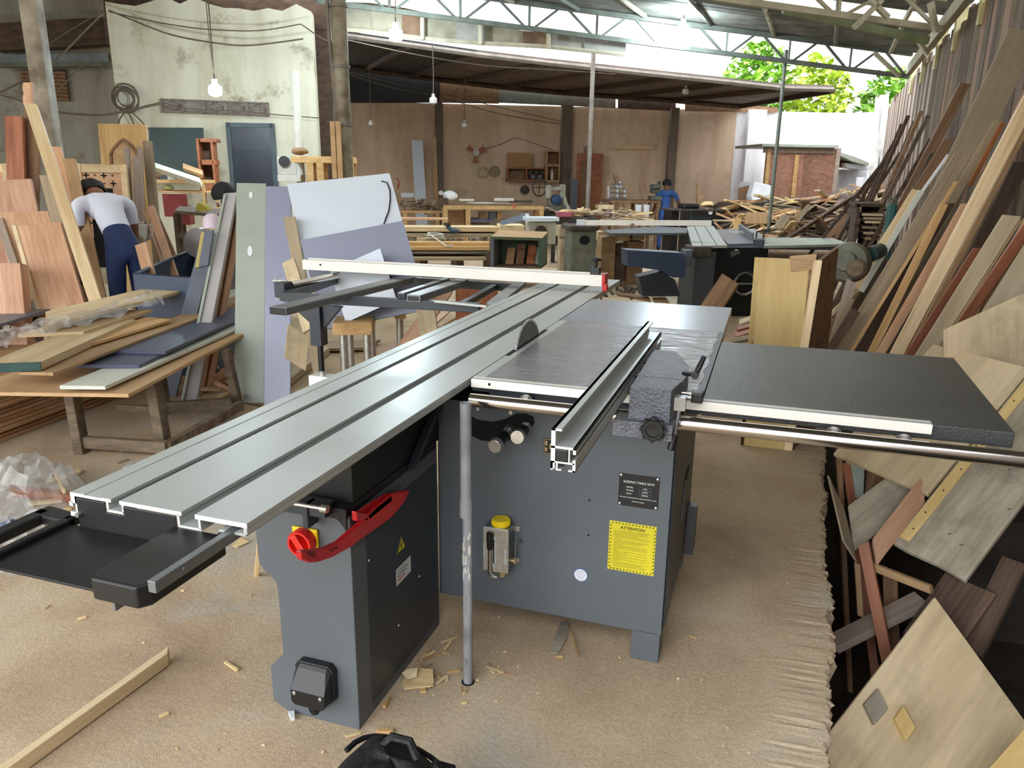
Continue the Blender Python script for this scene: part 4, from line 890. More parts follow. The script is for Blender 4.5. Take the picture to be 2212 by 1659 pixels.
# white tub with rags on a stool
m=MB(); c=at(304,500,t=6.9); tp=thing('wall_basin','white plastic basin with bottles beside the leaning pink planks','basin',tuple(c-V((0,0,.1))))
m.prism([at(*p,t=6.85) for p in ((286,488),(318,485),(319,512),(314,522),(304,512),(294,500),(285,496))],E2*.16); m.build('basin_shell',M['whitedust'],tp,bevel=.01)
m=MB(); 
for px,py,r in ((290,478,.02),(297,474,.025),(306,480,.022),(311,479,.018)): p=at(px,486,t=6.95); m.cyl(p,at(px,py,t=6.95),r,10); 
m.build('bottles',M['whitedust'],tp)
# shelf of bundles against the cream wall
t=11.4
def pxbox(nm,x0,y0,x1,y1,t,dep,mat,parent=None,bevel=.004,**k):
    m=MB(); a=at(x0,y1,t=t);b=at(x1,y1,t=t);h=at((x0+x1)/2,y0,t=t).z-at((x0+x1)/2,y1,t=t).z
    b.z=a.z; m.hexa(a,b,b+V((0,0,h)),a+V((0,0,h)),E2*dep); return m.build(nm,mat,parent,bevel=bevel,**k)
board('blackboard',at(322,392,t=13.2),at(322,275,t=13.3),at(438,392,t=13.2),.02,M['greenboard'],'dark green board on the cream wall above the shelves','board')
sh=thing('shelf_rack','timber shelf rack of bundles under the dark green board','shelf',tuple(at(400,470,t=t)-V((0,0,.9))))
pxbox('shelf_board',334,388,446,395,t,.5,M['oak'],sh); pxbox('shelf_board',337,412,476,416,t,.5,M['oak'],sh)
for x0,x1,y0 in ((330,338,345),(446,452,396),(474,478,396)): 
    a=at(x0,500,t=t); pxbox('upright',x0,y0,x1,520,t-.02,.08,M['oak'],sh)
cg='clutter on the shelf rack'
def tube_thing(nm,pts,r,mat,label,cat,group=None,t=None,n=10):
    m=MB(); m.tube([at(*p,t=t) if len(p)==2 else p for p in pts],r,n); return m.build(nm,mat,label=label,cat=cat,group=group)
board('bundled_strip',at(331,350,t=11.5),at(431,384,t=11.3),at(331,360,t=11.45),.12,M['cream'],'long pale bundle slanting across the shelf rack','bundle')
board('bundled_strip',at(395,352,t=11.7),at(438,368,t=11.6),at(395,362,t=11.6),.05,M['tan'],'brown board stuck behind the slanting pale bundle','board')
pxbox('carton',362,372,379,388,11.5,.2,M['white'],label='small white carton on the upper shelf under the bundle',cat='box')
def lump(nm,px,py,rx,rz,t,mat,label,cat,group=None,seed=1,drop=True,ry=None):
    """crumpled soft heap: a lumpy squashed ball resting on its base"""
    rr=random.Random(seed); c=at(px,py,t=t); sc=c and (c-CAM).dot(_fw)/F; a=rx*sc; h=rz*sc; d=(ry*sc if ry else a*.8)
    m=MB(); n,k=14,8; v=[]
    for i in range(k+1):
        th=math.pi*i/k
        for j in range(n):
            ph=2*math.pi*j/n; f_=1+rr.uniform(-.22,.22)*(0<i<k)
            v.append(c+E1*(a*f_*math.sin(th)*math.cos(ph))+E2*(d*f_*math.sin(th)*math.sin(ph))+V((0,0,h*f_*math.cos(th)*(1 if th<math.pi/2 else .8))))
    m.add(v,[(i*n+j,i*n+(j+1)%n,(i+1)*n+(j+1)%n,(i+1)*n+j) for i in range(k) for j in range(n)],True)
    return m.build(nm,mat,label=label,cat=cat,group=group,sub=1,sharp=80)
lump('cloth_bundle',341,376,11,11,11.6,M['pinegrey'],'beige cloth bundle at the left end of the upper shelf','bundle',seed=3)
lump('plastic_bag',391,381,11,7,11.5,plain('dull green plastic',(92,112,70),.5),'dull green bag under the slanting bundle on the upper shelf','bag',seed=4)
lump('plastic_bag',364,406,12,7,11.5,plain('yellow green plastic',(168,170,110),.5),'yellow green bag on the lower shelf of the rack','bag',seed=5)
cb=thing('wall_cabinet','narrow brown open wall cabinet left of the dark blue door','cabinet',tuple(at(452,412,t=12.2)))
for x0,y0,x1,y1 in ((433,299,438,412),(463,299,468,412),(433,299,468,307),(436,345,466,356),(437,396,468,412)): pxbox('cabinet_board',x0,y0,x1,y1,12.2,.25,M['redwood'],cb)
pxbox('cabinet_back',436,304,466,400,12.44,.02,M['darkwood'],cb)
board('red_board',at(356,468,t=10.0),at(350,419,t=10.0),at(408,468,t=10.0),.02,plain('faded red board',(150,62,62),.6),'faded red board standing under the lower shelf','board')
stt=thing('old_table','small grimy worktable with a yellow sponge, by the shelves','table',tuple(at(425,520,t=8.6)-V((0,0,.3))))
A=at(376,455,t=8.4);B=at(478,463,t=8.2);C=at(387,445,t=9.0); board('table_top',A,B,C,.03,M['grime'],parent=stt,n=(0,0,-1))
for q in (A,B,C,B+C-A): m=MB(); g=q*.92+(A+B+C+(B+C-A))*.02; m.bar(V((g.x,g.y,-.19)),V((g.x,g.y,q.z-.03)),.05,.05); m.build('leg',M['darkwood'],stt)
m=MB(); m.bar(V((A.x,A.y,A.z-.25)),V((B.x,B.y,A.z-.25)),.03,.06); m.build('stretcher',M['grime'],stt)
m=MB(); p=at(436,456,t=8.5); m.prism([at(423,456,t=8.45),at(440,459,t=8.45),at(451,456,t=8.5),at(446,446,t=8.5),at(428,437,t=8.45),at(424,442,t=8.45)],E2*.14); m.build('sponge',plain('yellow foam',(178,166,70),.9,bump=.5,bscale=60),label='yellow foam block lying on the grimy worktable',cat='foam',bevel=.008)
pxbox('red_box',395,462,411,486,8.9,.2,plain('faded red box',(140,52,52),.6),label='faded red box on the stretcher under the grimy worktable',cat='box')
m=MB(); c=at(432,525,t=6.9); m.lathe(c,[(.02,-.05),(.125,-.045),(.13,-.03),(.13,.03),(.125,.045),(.02,.05)],28,axis=tuple(-E2)); m.build('drum_lid',plain('smoky plastic lid',(120,114,110),.25,0,.1,6),label='round smoky plastic lid behind the grey board with yellow edge',cat='lid')
m=MB(); m.lathe(at(459,489,t=6.3),[(.001,.1),(.035,.095),(.06,.07),(.07,.03),(.07,-.01),(.066,-.01),(.06,.03)],18); o=m.build('cap_crown',plain('pale pink cloth',(212,196,206),.8),None,label='pale pink cap hanging behind the leaning grey boards',cat='cap'); 
# boards leaning in the middle, behind the saw
G3='sheet offcuts leaning behind the saw'
lean('sheet_board',(404,628,5.25),(436,505,5.45),(438,628,5.25),.02,M['greyboard'],'dark grey sheet behind the grey board with the yellow edge',group=G3)
gb=thing('edged_board','grey board with a yellow lipping down its left edge','board',tuple(q3((433,576,5.1))),group=G3)
board('board_face',q3((429,577,5.1)),q3((441,500,5.2)),q3((449,573,5.1)),.02,M['greyboard'],parent=gb)
board('yellow_lipping',q3((421,578,5.1)),q3((434,502,5.2)),q3((429,577,5.1)),.02,plain('yellow edge lipping',(176,158,92),.6),parent=gb)
lean('sheet_board',(468,632,5.2),(507,428,5.5),(473,632,5.2),.12,M['pink'],'thin pink-edged board behind the pale grey leaning sheet',group=G3)
lean('sheet_board',(481,632,5.25),(516,440,5.5),(485,632,5.25),.12,M['pink'],'thin pink-edged board next to the tall sage sheet',group=G3)
pg=plain('pale warm grey laminate',(172,168,166),.45,0,.05,4)
lean('sheet_board',(444,632,5.05),(487,417,5.4),(470,630,5.05),.035,pg,'pale warm-grey sheet leaning left of the tall sage sheet',group=G3)
lean('sheet_board',(438,634,5.03),(483,418,5.38),(444,634,5.03),.035,M['sage'],'narrow sage strip leaning on the pale warm-grey sheet',group=G3)
sg=lean('sheet_board',(508,640,4.95),(511,395,5.2),(572,640,4.95),.02,M['sage'],'tall sage-grey sheet with two white blotches',group=G3)
for px,py,rx,rz in ((542,421,4,7),(540,542,5,11)):
    A,B,C=q3((508,640,4.95)),q3((511,395,5.2)),q3((572,640,4.95)); nn=(B-A).cross(C-A).normalized(); nn=nn if nn.dot(A-CAM)<0 else -nn
    p=onplane(px,py,A+nn*.002,nn); m=MB(); u=(B-A).normalized();w_=(C-A).normalized(); m.prism([p+u*(math.sin(a)*rz*.0031)+w_*(math.cos(a)*rx*.0031) for a in [k*.52 for k in range(12)]],nn*.001); m.v=[q-wloc(sg) for q in m.v]
    mm=m.build('white_blotch',M['white']); mm.parent=sg; mm.matrix_parent_inverse=sg.matrix_basis.inverted(); mm.location=V(mm.location)+V(sg.location)
lean('sheet_board',(572,640,4.85),(574,402,5.1),(628,640,4.85),.02,M['lilac'],'lilac-grey sheet between the sage sheet and the white panel',group=G3)
lean('sheet_board',(643,630,4.6),(612,469,4.75),(668,628,4.6),.02,M['pinegrey'],'dusty tan offcut in front of the lilac-grey sheet',group=G3)
# white and grey panels
G4='laminated panels propped behind the saw'
def panel(A,B,C,label,mat,edge=M['greencore'],th=.018):
    r=thing('laminated_panel',label,'panel',tuple((q3(A)+q3(C))/2),group=G4)
    board('panel_core',q3(A),q3(B),q3(C),th,edge,parent=r,bevel=0)
    a,b,c_=q3(A),q3(B),q3(C); nn=(b-a).cross(c_-a).normalized(); nn=nn if nn.dot(a-CAM)<0 else -nn
    board('panel_face',a+nn*.0015,b+nn*.0015,c_+nn*.0015,.001,mat,parent=r,bevel=0); return r
panel((668,612,4.6),(620,398,4.95),(897,585,4.6),'tall white laminated panel with a dark cable on its face',M['laminate'])
A,B,C=q3((668,612,4.6)),q3((620,398,4.95)),q3((897,585,4.6)); nn=(B-A).cross(C-A).normalized(); nn=nn if nn.dot(A-CAM)<0 else -nn
m=MB(); m.tube([onplane(px,py,A+nn*.008,nn) for px,py in ((824,391),(836,395),(842,410),(843,430),(840,455),(834,470),(829,484))],.004,6); m.build('cable',M['black'],label='thin dark cable hanging over the white panel',cat='cable')
panel((702,712,4.4),(648,519,4.58),(925,668,4.4),'blue-grey laminated panel in front of the tall white one',plain('blue grey film',(136,140,158),.35,0,.03,3))
panel((747,697,4.28),(712,585,4.4),(857,648,4.28),'small white panel standing on the pipe-legged bench',M['laminate'])
lean('sheet_board',(654,719,4.2),(609,569,4.45),(680,704,4.2),.02,M['ply'],'worn plywood strip leaning on the blue-grey panel',group=G3,floor=False)
A,B,C=q3((615,770,4.1)),q3((622,700,4.2)),q3((662,798,4.1)); board('sheet_board',A,B,C,.02,M['ply'],'worn plywood offcut hanging below the plywood strip','board',G3,pts=[(0,0),(1,0),(1,1),(-.02,.98)])
sb=thing('pipe_leg_bench','low wooden bench on pipe legs under the small white panel','bench',tuple(V((q3((790,700,4.25)).x,q3((790,700,4.25)).y,0))))
a=q3((718,700,4.2));b=q3((803,697,4.2)); zt=b.z; a.z=zt; 
m=MB(); m.hexa(a,b,b-V((0,0,.07)),a-V((0,0,.07)),E2*.5); m.build('bench_top',M['oak'],sb,bevel=.004)
for q in (a+E1*.05+E2*.05,b-E1*.03+E2*.03,b-E1*.03+E2*.45,a+E1*.05+E2*.45): m=MB(); m.cyl(V((q.x,q.y,0)),V((q.x,q.y,zt-.07)),.022,12); m.build('leg',M['zinc'],sb)
a=q3((852,668,4.6));m=MB(); b=q3((876,668,4.6)); m.hexa(a,b,b-V((0,0,.06)),a-V((0,0,.06)),E2*.4); sb2=thing('pipe_leg_bench','second pipe-legged bench end showing right of the small white panel','bench',(a.x,a.y,0)); m.build('bench_top',M['oak'],sb2,bevel=.004)
q=q3((863,672,4.65)); m=MB(); m.cyl(V((q.x,q.y,0)),V((q.x,q.y,a.z-.06)),.022,12); m.build('leg',M['zinc'],sb2)
# planks lying behind the saw
G5='planks lying behind the saw'
def flat(name,P,z,th,mat,label,cat='plank',group=None,z2=None):
    a,b,c_=[at(*p,z=z) for p in P]
    if z2 is not None: b=at(*P[1],z=z2)
    return board(name,a,b,c_,th,mat,label,cat,group,n=(0,0,-1))
flat('plank',((760,812),(905,690),(815,800)),.30,.02,M['pink'],'long pink plank slanting from floor behind the sliding table',group=G5,z2=.34)
flat('plank',((840,770),(960,668),(872,760)),.26,.02,M['rosy'],'rosy plank under the pale upright strip behind the sliding table',group=G5)
flat('plank',((880,745),(1012,664),(905,735)),.28,.02,M['tan'],'tan plank lying next to the pale upright strip',group=G5)
lean('plank',(907,728,3.85),(899,662,4.05),(945,712,3.85),.02,M['ply'],'pale plywood strip standing askew behind the sliding table',group=G5)
lean('plank',(985,700,4.5),(984,612,4.7),(1078,700,4.5),.02,M['redwood'],'reddish plywood sheet standing behind the outrigger frame',group=G5)
lean('plank',(890,700,4.4),(940,628,4.6),(930,700,4.4),.02,M['pink'],'pink offcut leaning behind the fence bars',group=G5)
flat('plank',((674,754),(789,750),(713,736)),.04,.025,M['greyplank'],'grey plywood sheet lying flat on the floor behind the bench',group=G5)
flat('plank',((575,830),(690,745),(600,838)),.06,.05,M['pinegrey'],'dusty beam lying right of the workbench legs',group=G5)
flat('plank',((530,815),(566,770),(556,822)),.10,.06,M['rosy'],'short rosy beam end beside the workbench legs',group=G5)
flat('plank',((556,812),(520,770),(574,806)),.10,.05,M['pinegrey'],'dusty beam end crossing the short rosy one',group=G5)
flat('plank',((520,870),(690,790),(560,880)),.0,.03,M['tan'],'wide tan board lying under the swing arm',group=G5)
# the low workbench
wb=thing('workbench','low makeshift workbench on rough timber legs, loaded with boards','workbench',(-2.2,1.0,0))
FR,RR,FL=at(277,851,z=.40),at(598,684,z=.42),at(-90,846,z=.40)
bt=board('bench_sheet',FR,RR,FL,.018,M['mdf'],parent=wb,n=(0,0,-1))
for (a,b,w) in (((355,968),(331,828),.07),((178,978),(155,855),.065),((517,886),(487,742),.055),((360,893),(346,820),.055)):
    A=at(*a,z=0); v=ray(*b); k=((A-CAM).x*v.x+(A-CAM).y*v.y)/(v.x*v.x+v.y*v.y); B=CAM+v*k; B.z=max(B.z,.37); m=MB(); m.bar(A,V((B.x,B.y,.385)),w,w*.8,up=(1,.2,0)); m.build('leg',M['grime'],wb,bevel=.006)
def strut(a,b,za,zb,w): m=MB(); m.bar(at(*a,z=za),at(*b,z=zb),w*.7,w); m.build('stretcher',M['grime'],wb,bevel=.004)
strut((165,953),(362,966),.06,.06,.06); strut((362,966),(520,875),.06,.06,.055); strut((350,880),(500,870),.08,.08,.06); strut((255,880),(350,886),.08,.08,.04)
G6='boards stacked on the low workbench'
def on(name,P,z,th,mat,label,cat='board',z2=None,pts=None):
    a,b,c_=[at(*p,z=z) for p in P]
    if z2 is not None: b=at(*P[1],z=z2)
    return board(name,a,b,c_,th,mat,label,cat,G6,n=(0,0,-1),pts=pts)
on('stacked_board',((227,834),(648,650),(128,833)),.437,.018,M['cream'],'long cream-faced board at the front right of the bench pile')
on('stacked_board',((300,788),(560,668),(152,788)),.456,.018,M['bluegrey'],'lower blue-grey board with green core edges')
on('stacked_board',((357,759),(616,641),(245,757)),.475,.018,M['bluegrey'],'upper blue-grey board with green core edges')
on('stacked_board',((114,805),(597,622),(40,803)),.49,.016,M['tan'],'long tan plywood board beside the blue-grey boards')
on('stacked_board',((546,622),(485,645),(405,631)),.51,.018,M['cream'],'short cream board near the far end of the bench')
gp=thing('stacked_plank','thick pale plank with a dark green painted end','plank',tuple(at(60,785,z=.5)),group=G6)
a,b,c_=at(87,782,z=.535),at(292,690,z=.535),at(-40,788,z=.535); board('plank_body',a,b,c_,.04,M['pine'],parent=gp,n=(0,0,-1))
u=(b-a).normalized(); board('painted_end',a-u*.002,a+u*.012,c_-u*.002,.041,plain('dark green end paint',(40,72,66),.6),parent=gp,n=(0,0,-1))
on('stacked_plank',((180,716),(330,668),(38,722)),.55,.02,M['pine'],'pale plank under the plastic wrap on the bench',cat='plank')
on('stacked_plank',((128,762),(370,690),(60,752)),.515,.018,M['oak'],'yellowish board beneath the plastic wrap',cat='plank')
on('stacked_plank',((100,703),(491,602),(98,673)),.60,.022,M['pine'],'topmost pale plank pointing to the far end of the bench',cat='plank',z2=.62)
# crumpled clear wrap
rr=random.Random(5); m=MB(); n,k=40,7; v=[]
ax=[(-10,742),(60,722),(130,706),(200,690),(270,668),(330,648),(352,650)]
def axp(u):
    f_=u*(len(ax)-1); i=min(int(f_),len(ax)-2); a=f_-i; return (ax[i][0]*(1-a)+ax[i+1][0]*a,ax[i][1]*(1-a)+ax[i+1][1]*a)
for i in range(n+1):
    px,py=axp(i/n)
    for j in range(k+1):
        w_=(j/k-.5)*(26+10*math.sin(i*.8)); p=at(px+w_*.25,py+w_,z=.575); p.z+=rr.uniform(.0,.03)+.025*(1-(2*j/k-1)**2); v.append(p)
m.add(v,[(i*(k+1)+j,i*(k+1)+j+1,(i+1)*(k+1)+j+1,(i+1)*(k+1)+j) for i in range(n) for j in range(k)],False)
m.build('plastic_wrap',M['wrap'],label='crumpled clear plastic wrap lying across the bench boards',cat='plastic wrap',recalc=False)
# sheet and red boards left of the bench
G7='boards piled left of the workbench'
for i in range(4): 
    z=.30+.034*i; flat('stacked_board',((-60,745-9*i),(108-8*i,705-9*i),(-60,690)),z,.028,M['redwood'],('dark red board at the bottom of the left pile','dark red board second from the bottom of the left pile','dark red board third from the bottom of the left pile','dark red board right under the grey sheet')[i],cat='board',group=G7)
gs=thing('grey_sheet','grey laminated sheet with a metal catch, on top of red boards','sheet',tuple(at(60,680,z=.43)),group=G7)
a,b,c_=at(-40,712,z=.452),at(158,652,z=.452),at(-60,632,z=.452); board('sheet_face',a,b,c_,.022,M['greyboard'],parent=gs,n=(0,0,-1))
m=MB(); p=at(16,703,z=.44); m.box(p.x-.03,p.x+.03,p.y-.012,p.y+.01,p.z-.03,p.z); m.build('metal_catch',M['zinc'],gs)
for i,(dz,lab) in enumerate(((0,'lowest orange-brown board behind the grey sheet'),(.03,'middle orange-brown board behind the grey sheet'),(.06,'top orange-brown board behind the grey sheet'))):
    flat('stacked_board',((145+6*(2-i),645-2*i),(206,634-2*i),(69,636-2*i)),.36+dz,.02,M['pink'] if i<2 else M['oak'],lab,cat='board',group=G7)
# plywood stack on the floor under the bench
rr=random.Random(8)
M['plystack']=wood('stacked plywood sheet',(150,112,78),(196,158,118),.65,grain=.4,rand=.22)
for i in range(12):
    dx=rr.uniform(-.03,.02);dy=rr.uniform(-.04,.04); z=.001+.0205*i
    a=V((-2.86+dx,-.6+dy,z+.019));b=V((-3.12+dx,1.96+dy,z+.019));c_=V((-4.05+dx,-.72+dy,z+.019))
    board('plywood_sheet',a,b,c_,.018,M['plystack'],'brown plywood sheet in the floor stack left of the bench','sheet','plywood sheets stacked on the floor',n=(0,0,-1))
# loose timber and plastic on the floor at the left
G8='sticks on the floor left of the saw'
flat('batten',((20,1046),(172,1062),(20,1056)),.04,.04,M['redwood'],'reddish batten on the floor left of the saw table end',group=G8,cat='batten')
flat('stick',((136,1062),(116,1022),(143,1060)),.07,.012,M['pine'],'pale stick lying across the reddish batten',group=G8,cat='stick')
flat('stick',((98,1036),(172,1012),(101,1042)),.015,.012,M['pine'],'pale splintered stick behind the reddish batten',group=G8,cat='stick')
flat('stick',((60,1083),(132,1076),(62,1088)),.015,.012,M['pine'],'pale stick in front of the reddish batten',group=G8,cat='stick')
flat('stick',((118,1104),(150,1094),(124,1110)),.012,.008,M['scrap'],'short pale offcut under the table end',group=G8,cat='stick')
flat('stick',((110,1030),(135,1012),(118,1030)),.01,.006,M['darkwood'],'dark sliver of bark beside the pale sticks',group=G8,cat='stick')
def sheetlump(nm,cx,cy,sx,sy,z,h,mat,label,cat,seed):
    rr=random.Random(seed); m=MB(); n=16; v=[]; c=at(cx,cy,z=z)
    for i in range(n+1):
        for j in range(n+1):
            u,w_=i/n*2-1,j/n*2-1; d=max(0,1-u*u-w_*w_)**.5
            v.append(c+V((u*sx+rr.uniform(-.01,.01),w_*sy+rr.uniform(-.01,.01),h*d*(.75+rr.uniform(-.2,.25))+.003)))
    m.add(v,[(i*(n+1)+j,i*(n+1)+j+1,(i+1)*(n+1)+j+1,(i+1)*(n+1)+j) for i in range(n) for j in range(n)]); return m.build(nm,mat,label=label,cat=cat,recalc=False)
sheetlump('plastic_bag',50,1085,.20,.24,0,.22,M['wrap'],'heap of clear plastic bags at the left edge of the floor','plastic bag',2)
sheetlump('plastic_bag',60,1180,.17,.2,0,.14,M['wrap'],'clear plastic sheet under the black push handle','plastic bag',3)
m=MB(); m.tube([at(0,1140,z=.03),at(30,1132,z=.1),at(62,1134,z=.05)],.02,8); m.build('blue_cord',plain('blue plastic',(36,70,130),.5),label='twisted blue plastic strip beside the clear bags',cat='plastic strip')
flat('batten',((-20,1685),(362,1411),(-10,1660)),.045,.04,M['pine'],'long pale batten lying on the open floor at lower left',cat='batten')
flat('stick',((550,1240),(556,1165),(560,1240)),.0,.012,M['scrap'],'pale offcut standing behind the side cabinet',cat='stick',group=G8,z2=.3)
# ================================================================== right side: timber against the board wall
def qy(p): return at(p[0],p[1],y=p[2])
G10='planks leaning on the right-hand board wall'
def leany(A,B,C,th,mat,label,name='plank',cat='plank',group=G10,ext=True,jag=0,pts=None):
    A,B,C=qy(A),qy(B),qy(C)
    if ext:
        d=B-A
        if d.z>0: 
            zf=-.845 if (A.y+B.y)/2<2.15 else -.195
            k=(min(A.z,C.z)-zf)/d.z
            if k>0: A=A-d*k;C=C-d*k
    return board(name,A,B,C,th,mat,label,cat,group,jag=jag,pts=pts)
leany((1905,640,5.0),(2181,60,5.0),(1965,655,5.0),.03,M['mdfgrey'],'widest tall drab plank, reaching nearly to the top of the wall')
leany((1945,432,6.6),(2075,178,6.6),(1966,436,6.6),.06,M['brown'],'brown plank on edge leaning left of the widest plank')
leany((1992,530,4.9),(2147,260,4.9),(2012,532,4.9),.03,M['greyplank'],'grey plank with a square top beside the orange strip')
leany((2090,402,4.7),(2163,263,4.7),(2099,404,4.7),.03,plain('orange brown lath',(150,88,40),.6),'orange-brown lath beside the grey square-topped plank',ext=False)
leany((2085,560,4.3),(2190,350,4.3),(2122,562,4.3),.04,M['darkwood'],'dark brown plank behind the sage-grey plank')
leany((1848,756,4.6),(2030,440,4.6),(1878,757,4.6),.03,M['darkwood'],'dark brown board between the grey plank and yellow lath')
leany((1805,752,4.3),(2064,330,4.3),(1838,755,4.3),.03,M['greyplank'],'long grey plank with a tan edge near the plywood box')
leany((1838,755,4.29),(2062,392,4.29),(1846,755,4.29),.03,M['oak'],'tan lath along the edge of the long grey plank')
leany((1876,759,4.0),(2032,440,4.0),(1892,761,4.0),.03,M['oak'],'yellow-tan lath crossing the pile at a steeper angle')
leany((1893,762,3.85),(2078,440,3.85),(1914,763,3.85),.03,M['rosy'],'rosy plank left of the longest pale plank')
leany((1960,765,3.6),(2228,245,3.6),(1972,765,3.6),.05,M['tan'],'tan plank edge just right of the longest pale plank')
leany((1924,763,3.4),(2235,165,3.4),(1953,765,3.4),.035,M['pine'],'longest pale plank running out of the picture top right')
leany((1955,768,3.2),(2104,536,3.2),(1982,770,3.2),.03,M['redwood'],'red-brown plank with a square end right of the longest plank')
leany((2044,735,2.9),(2228,460,2.9),(2066,740,2.9),.03,M['redwood'],'red-brown plank right of the sage-grey plank')
leany((1978,770,2.7),(2169,464,2.7),(2012,775,2.7),.035,M['pinegrey'],'sage-grey plank with a clean square top at the right')
leany((2012,775,2.71),(2202,474,2.71),(2018,776,2.71),.035,M['tan'],'thin tan lath along the sage-grey plank')
leany((2095,718,2.5),(2245,480,2.5),(2270,770,2.5),.02,M['mdfgrey'],'wide drab fibreboard sheet at the right edge',cat='sheet',name='sheet')
leany((2150,330,4.6),(2240,140,4.6),(2165,334,4.6),.04,M['redwood'],'dark red plank high at the right edge')
leany((2190,520,3.0),(2250,400,3.0),(2230,530,3.0),.03,M['tan'],'tan plank end low at the right edge')
leany((1817,732,4.8),(2030,386,4.8),(1836,728,4.8),.03,M['greyplank'],'grey plank with a dark red edge right of the white-faced plank')
leany((1836,728,4.79),(2036,390,4.79),(1842,727,4.79),.03,M['redwood'],'dark red lath along the grey plank')
leany((1838,622,5.1),(1972,408,5.1),(1862,630,5.1),.03,M['pine'],'white-faced pale plank in front of the round blower',ext=False)
leany((1854,628,5.08),(1984,410,5.08),(1866,632,5.08),.03,M['cream'],'cream lath along the white-faced plank',ext=False)
leany((1989,413,5.3),(2046,333,5.3),(1996,414,5.3),.015,M['white'],'short bright white stick resting high on the planks',name='stick',cat='stick',ext=False)
leany((1880,560,6.2),(2040,300,6.2),(1902,560,6.2),.03,M['brown'],'dusty brown plank behind the white-faced plank')
leany((1900,540,6.4),(2010,330,6.4),(1925,540,6.4),.03,M['grime'],'grimy plank behind the short white stick')
rr=random.Random(21)
for i,(a,b,y,mt) in enumerate((((1822,458),(1925,330),9,'darkwood'),((1838,470),(1936,300),9.4,'darkwood'),((1862,470),(1948,268),9.8,'darkwood'),((1880,440),(1962,250),8.6,'darkwood'),((1892,470),(1975,262),8.2,'grime'),((1905,440),(1990,240),7.8,'brown'),((1915,430),(2005,250),7.4,'grime'),((1874,430),(1930,310),10.5,'darkwood'),((1886,420),(1944,330),10.0,'grime'),((1930,440),(2010,300),7.2,'darkwood'))):
    A=at(*a,y=y);B=at(*b,y=y); A2=A+(A-B)*max(0,(A.z+.19)/(B.z-A.z)); 
    labs=('farthest dark stick sloping over the scrap heap','second dark stick sloping over the scrap heap','thin dark stick below the white end post','thin dark stick crossing the pale wall battens','grimy stick right of the pale wall battens','brown stick standing below the eave','grimy stick leaning left of the brown plank on edge','short dark stick by the white end post','short grimy stick by the white end post','dark stick behind the brown plank on edge')
    m=MB(); m.bar(A2,B,.05+.02*rr.random(),.04); m.build('stick',M[mt],label=labs[i],cat='stick',group='sticks at the far end of the board wall')
# plywood box on end
pb=thing('plywood_crate','tall yellow plywood crate standing on end beyond the black table','crate',(.83,2.35,0))
f0,f1,zt=.675,.935,1.0
m=MB(); m.box(f0,f1+.045,2.2,2.218,0,.985)
P=[at(1627,558,y=2.2),at(1742,548,y=2.2)]
a=board('crate_front',V((.70,2.2,.0)),at(1630,556,y=2.2),V((.965,2.2,.0)),.018,M['plyyellow'],parent=pb)
board('crate_cleat',V((.925,2.196,.0)),at(1758,562,y=2.196),V((.965,2.196,.0)),.014,M['pine'],parent=pb,n=(0,1,0))
e=at(1812,534,y=2.62); c=at(1768,548,y=2.2)
q=at(1812,534,y=2.75);q2=at(1796,750,y=2.75); m=MB(); m.hexa(V((.967,2.2,0)),V((q2.x-.01,2.75,0)),q,V((.967,2.2,.985)),(-.018,.004,0)); m.build('crate_side',M['brown'],pb)
m=MB(); m.hexa(V((.70,2.2,0)),V((.72,2.68,0)),V((.70,2.68,.9)),V((.69,2.2,.9)),(.018,0,0)); m.build('crate_side',M['brown'],pb)
m=MB(); m.hexa(at(1706,553,y=2.199),at(1764,548,y=2.199),at(1760,582,y=2.199),at(1708,588,y=2.199),(0,-.0015,0)); m.build('torn_patch',M['tan'],pb)
# round blower, canister, crate behind it
bl_=thing('blower','round grey blower casing lying behind the plywood crate','blower',tuple(at(1845,600,y=4.6)))
c=at(1843,572,y=4.6); m=MB(); m.lathe(c+V((0,.1,0)),[(.02,-.02),(.12,0),(.155,.05),(.16,.12),(.14,.18),(.08,.2),(.07,.24),(.001,.25)],24,axis=(-.3,-1,.15)); m.build('blower_casing',M['machinegreen'],bl_)
m=MB(); m.lathe(c+V((.02,-.1,-.02)),[(.06,0),(.08,.02),(.06,.07),(.001,.09)],18,axis=(-.3,-1,.15)); m.build('blower_inlet',M['grime'],bl_)
m=MB(); m.cyl(c+V((.12,.05,.08)),c+V((.2,.2,.1)),.06,14); m.build('blower_motor',plain('dark green motor',(34,60,54),.5),bl_)
for i,(a,b,c_,y,mt,lb) in enumerate((((1805,690),(1830,602),(1824,700),4.4,'mauve','lilac-grey offcut between the crate and the planks'),((1800,712),(1832,640),(1814,720),4.2,'greyplank','pale slat between the crate and the planks'),((1795,735),(1840,665),(1812,745),4.1,'darkwood','dark slat behind the plywood crate'),((1800,668),(1850,620),(1806,676),4.6,'pinegrey','dusty slat crossing behind the crate'))):
    leany((a[0],a[1],y),(b[0],b[1],y),(c_[0],c_[1],y),.02,M[mt],lb,name='slat',cat='slat',group='offcuts behind the plywood crate')
cn=thing('canister','dark green canister wedged behind the planks','canister',tuple(at(1927,485,y=6.0)))
m=MB(); a=at(1914,486,y=6.0);b=at(1940,440,y=6.0); m.box(a.x,b.x,6.0,6.15,a.z-.3,b.z); m.build('canister_body',plain('dark teal plastic',(28,84,78),.5),cn,bevel=.02)
m=MB(); m.tube([at(1916,440,y=6.05),at(1920,430,y=6.05),at(1934,430,y=6.05),at(1938,440,y=6.05)],.012,8); m.build('canister_handle',M['machinegreen'],cn)
dc=thing('open_crate','dark open crate stacked with grey boards, right of the scrap heap','crate',tuple(at(1872,540,y=7.2)))
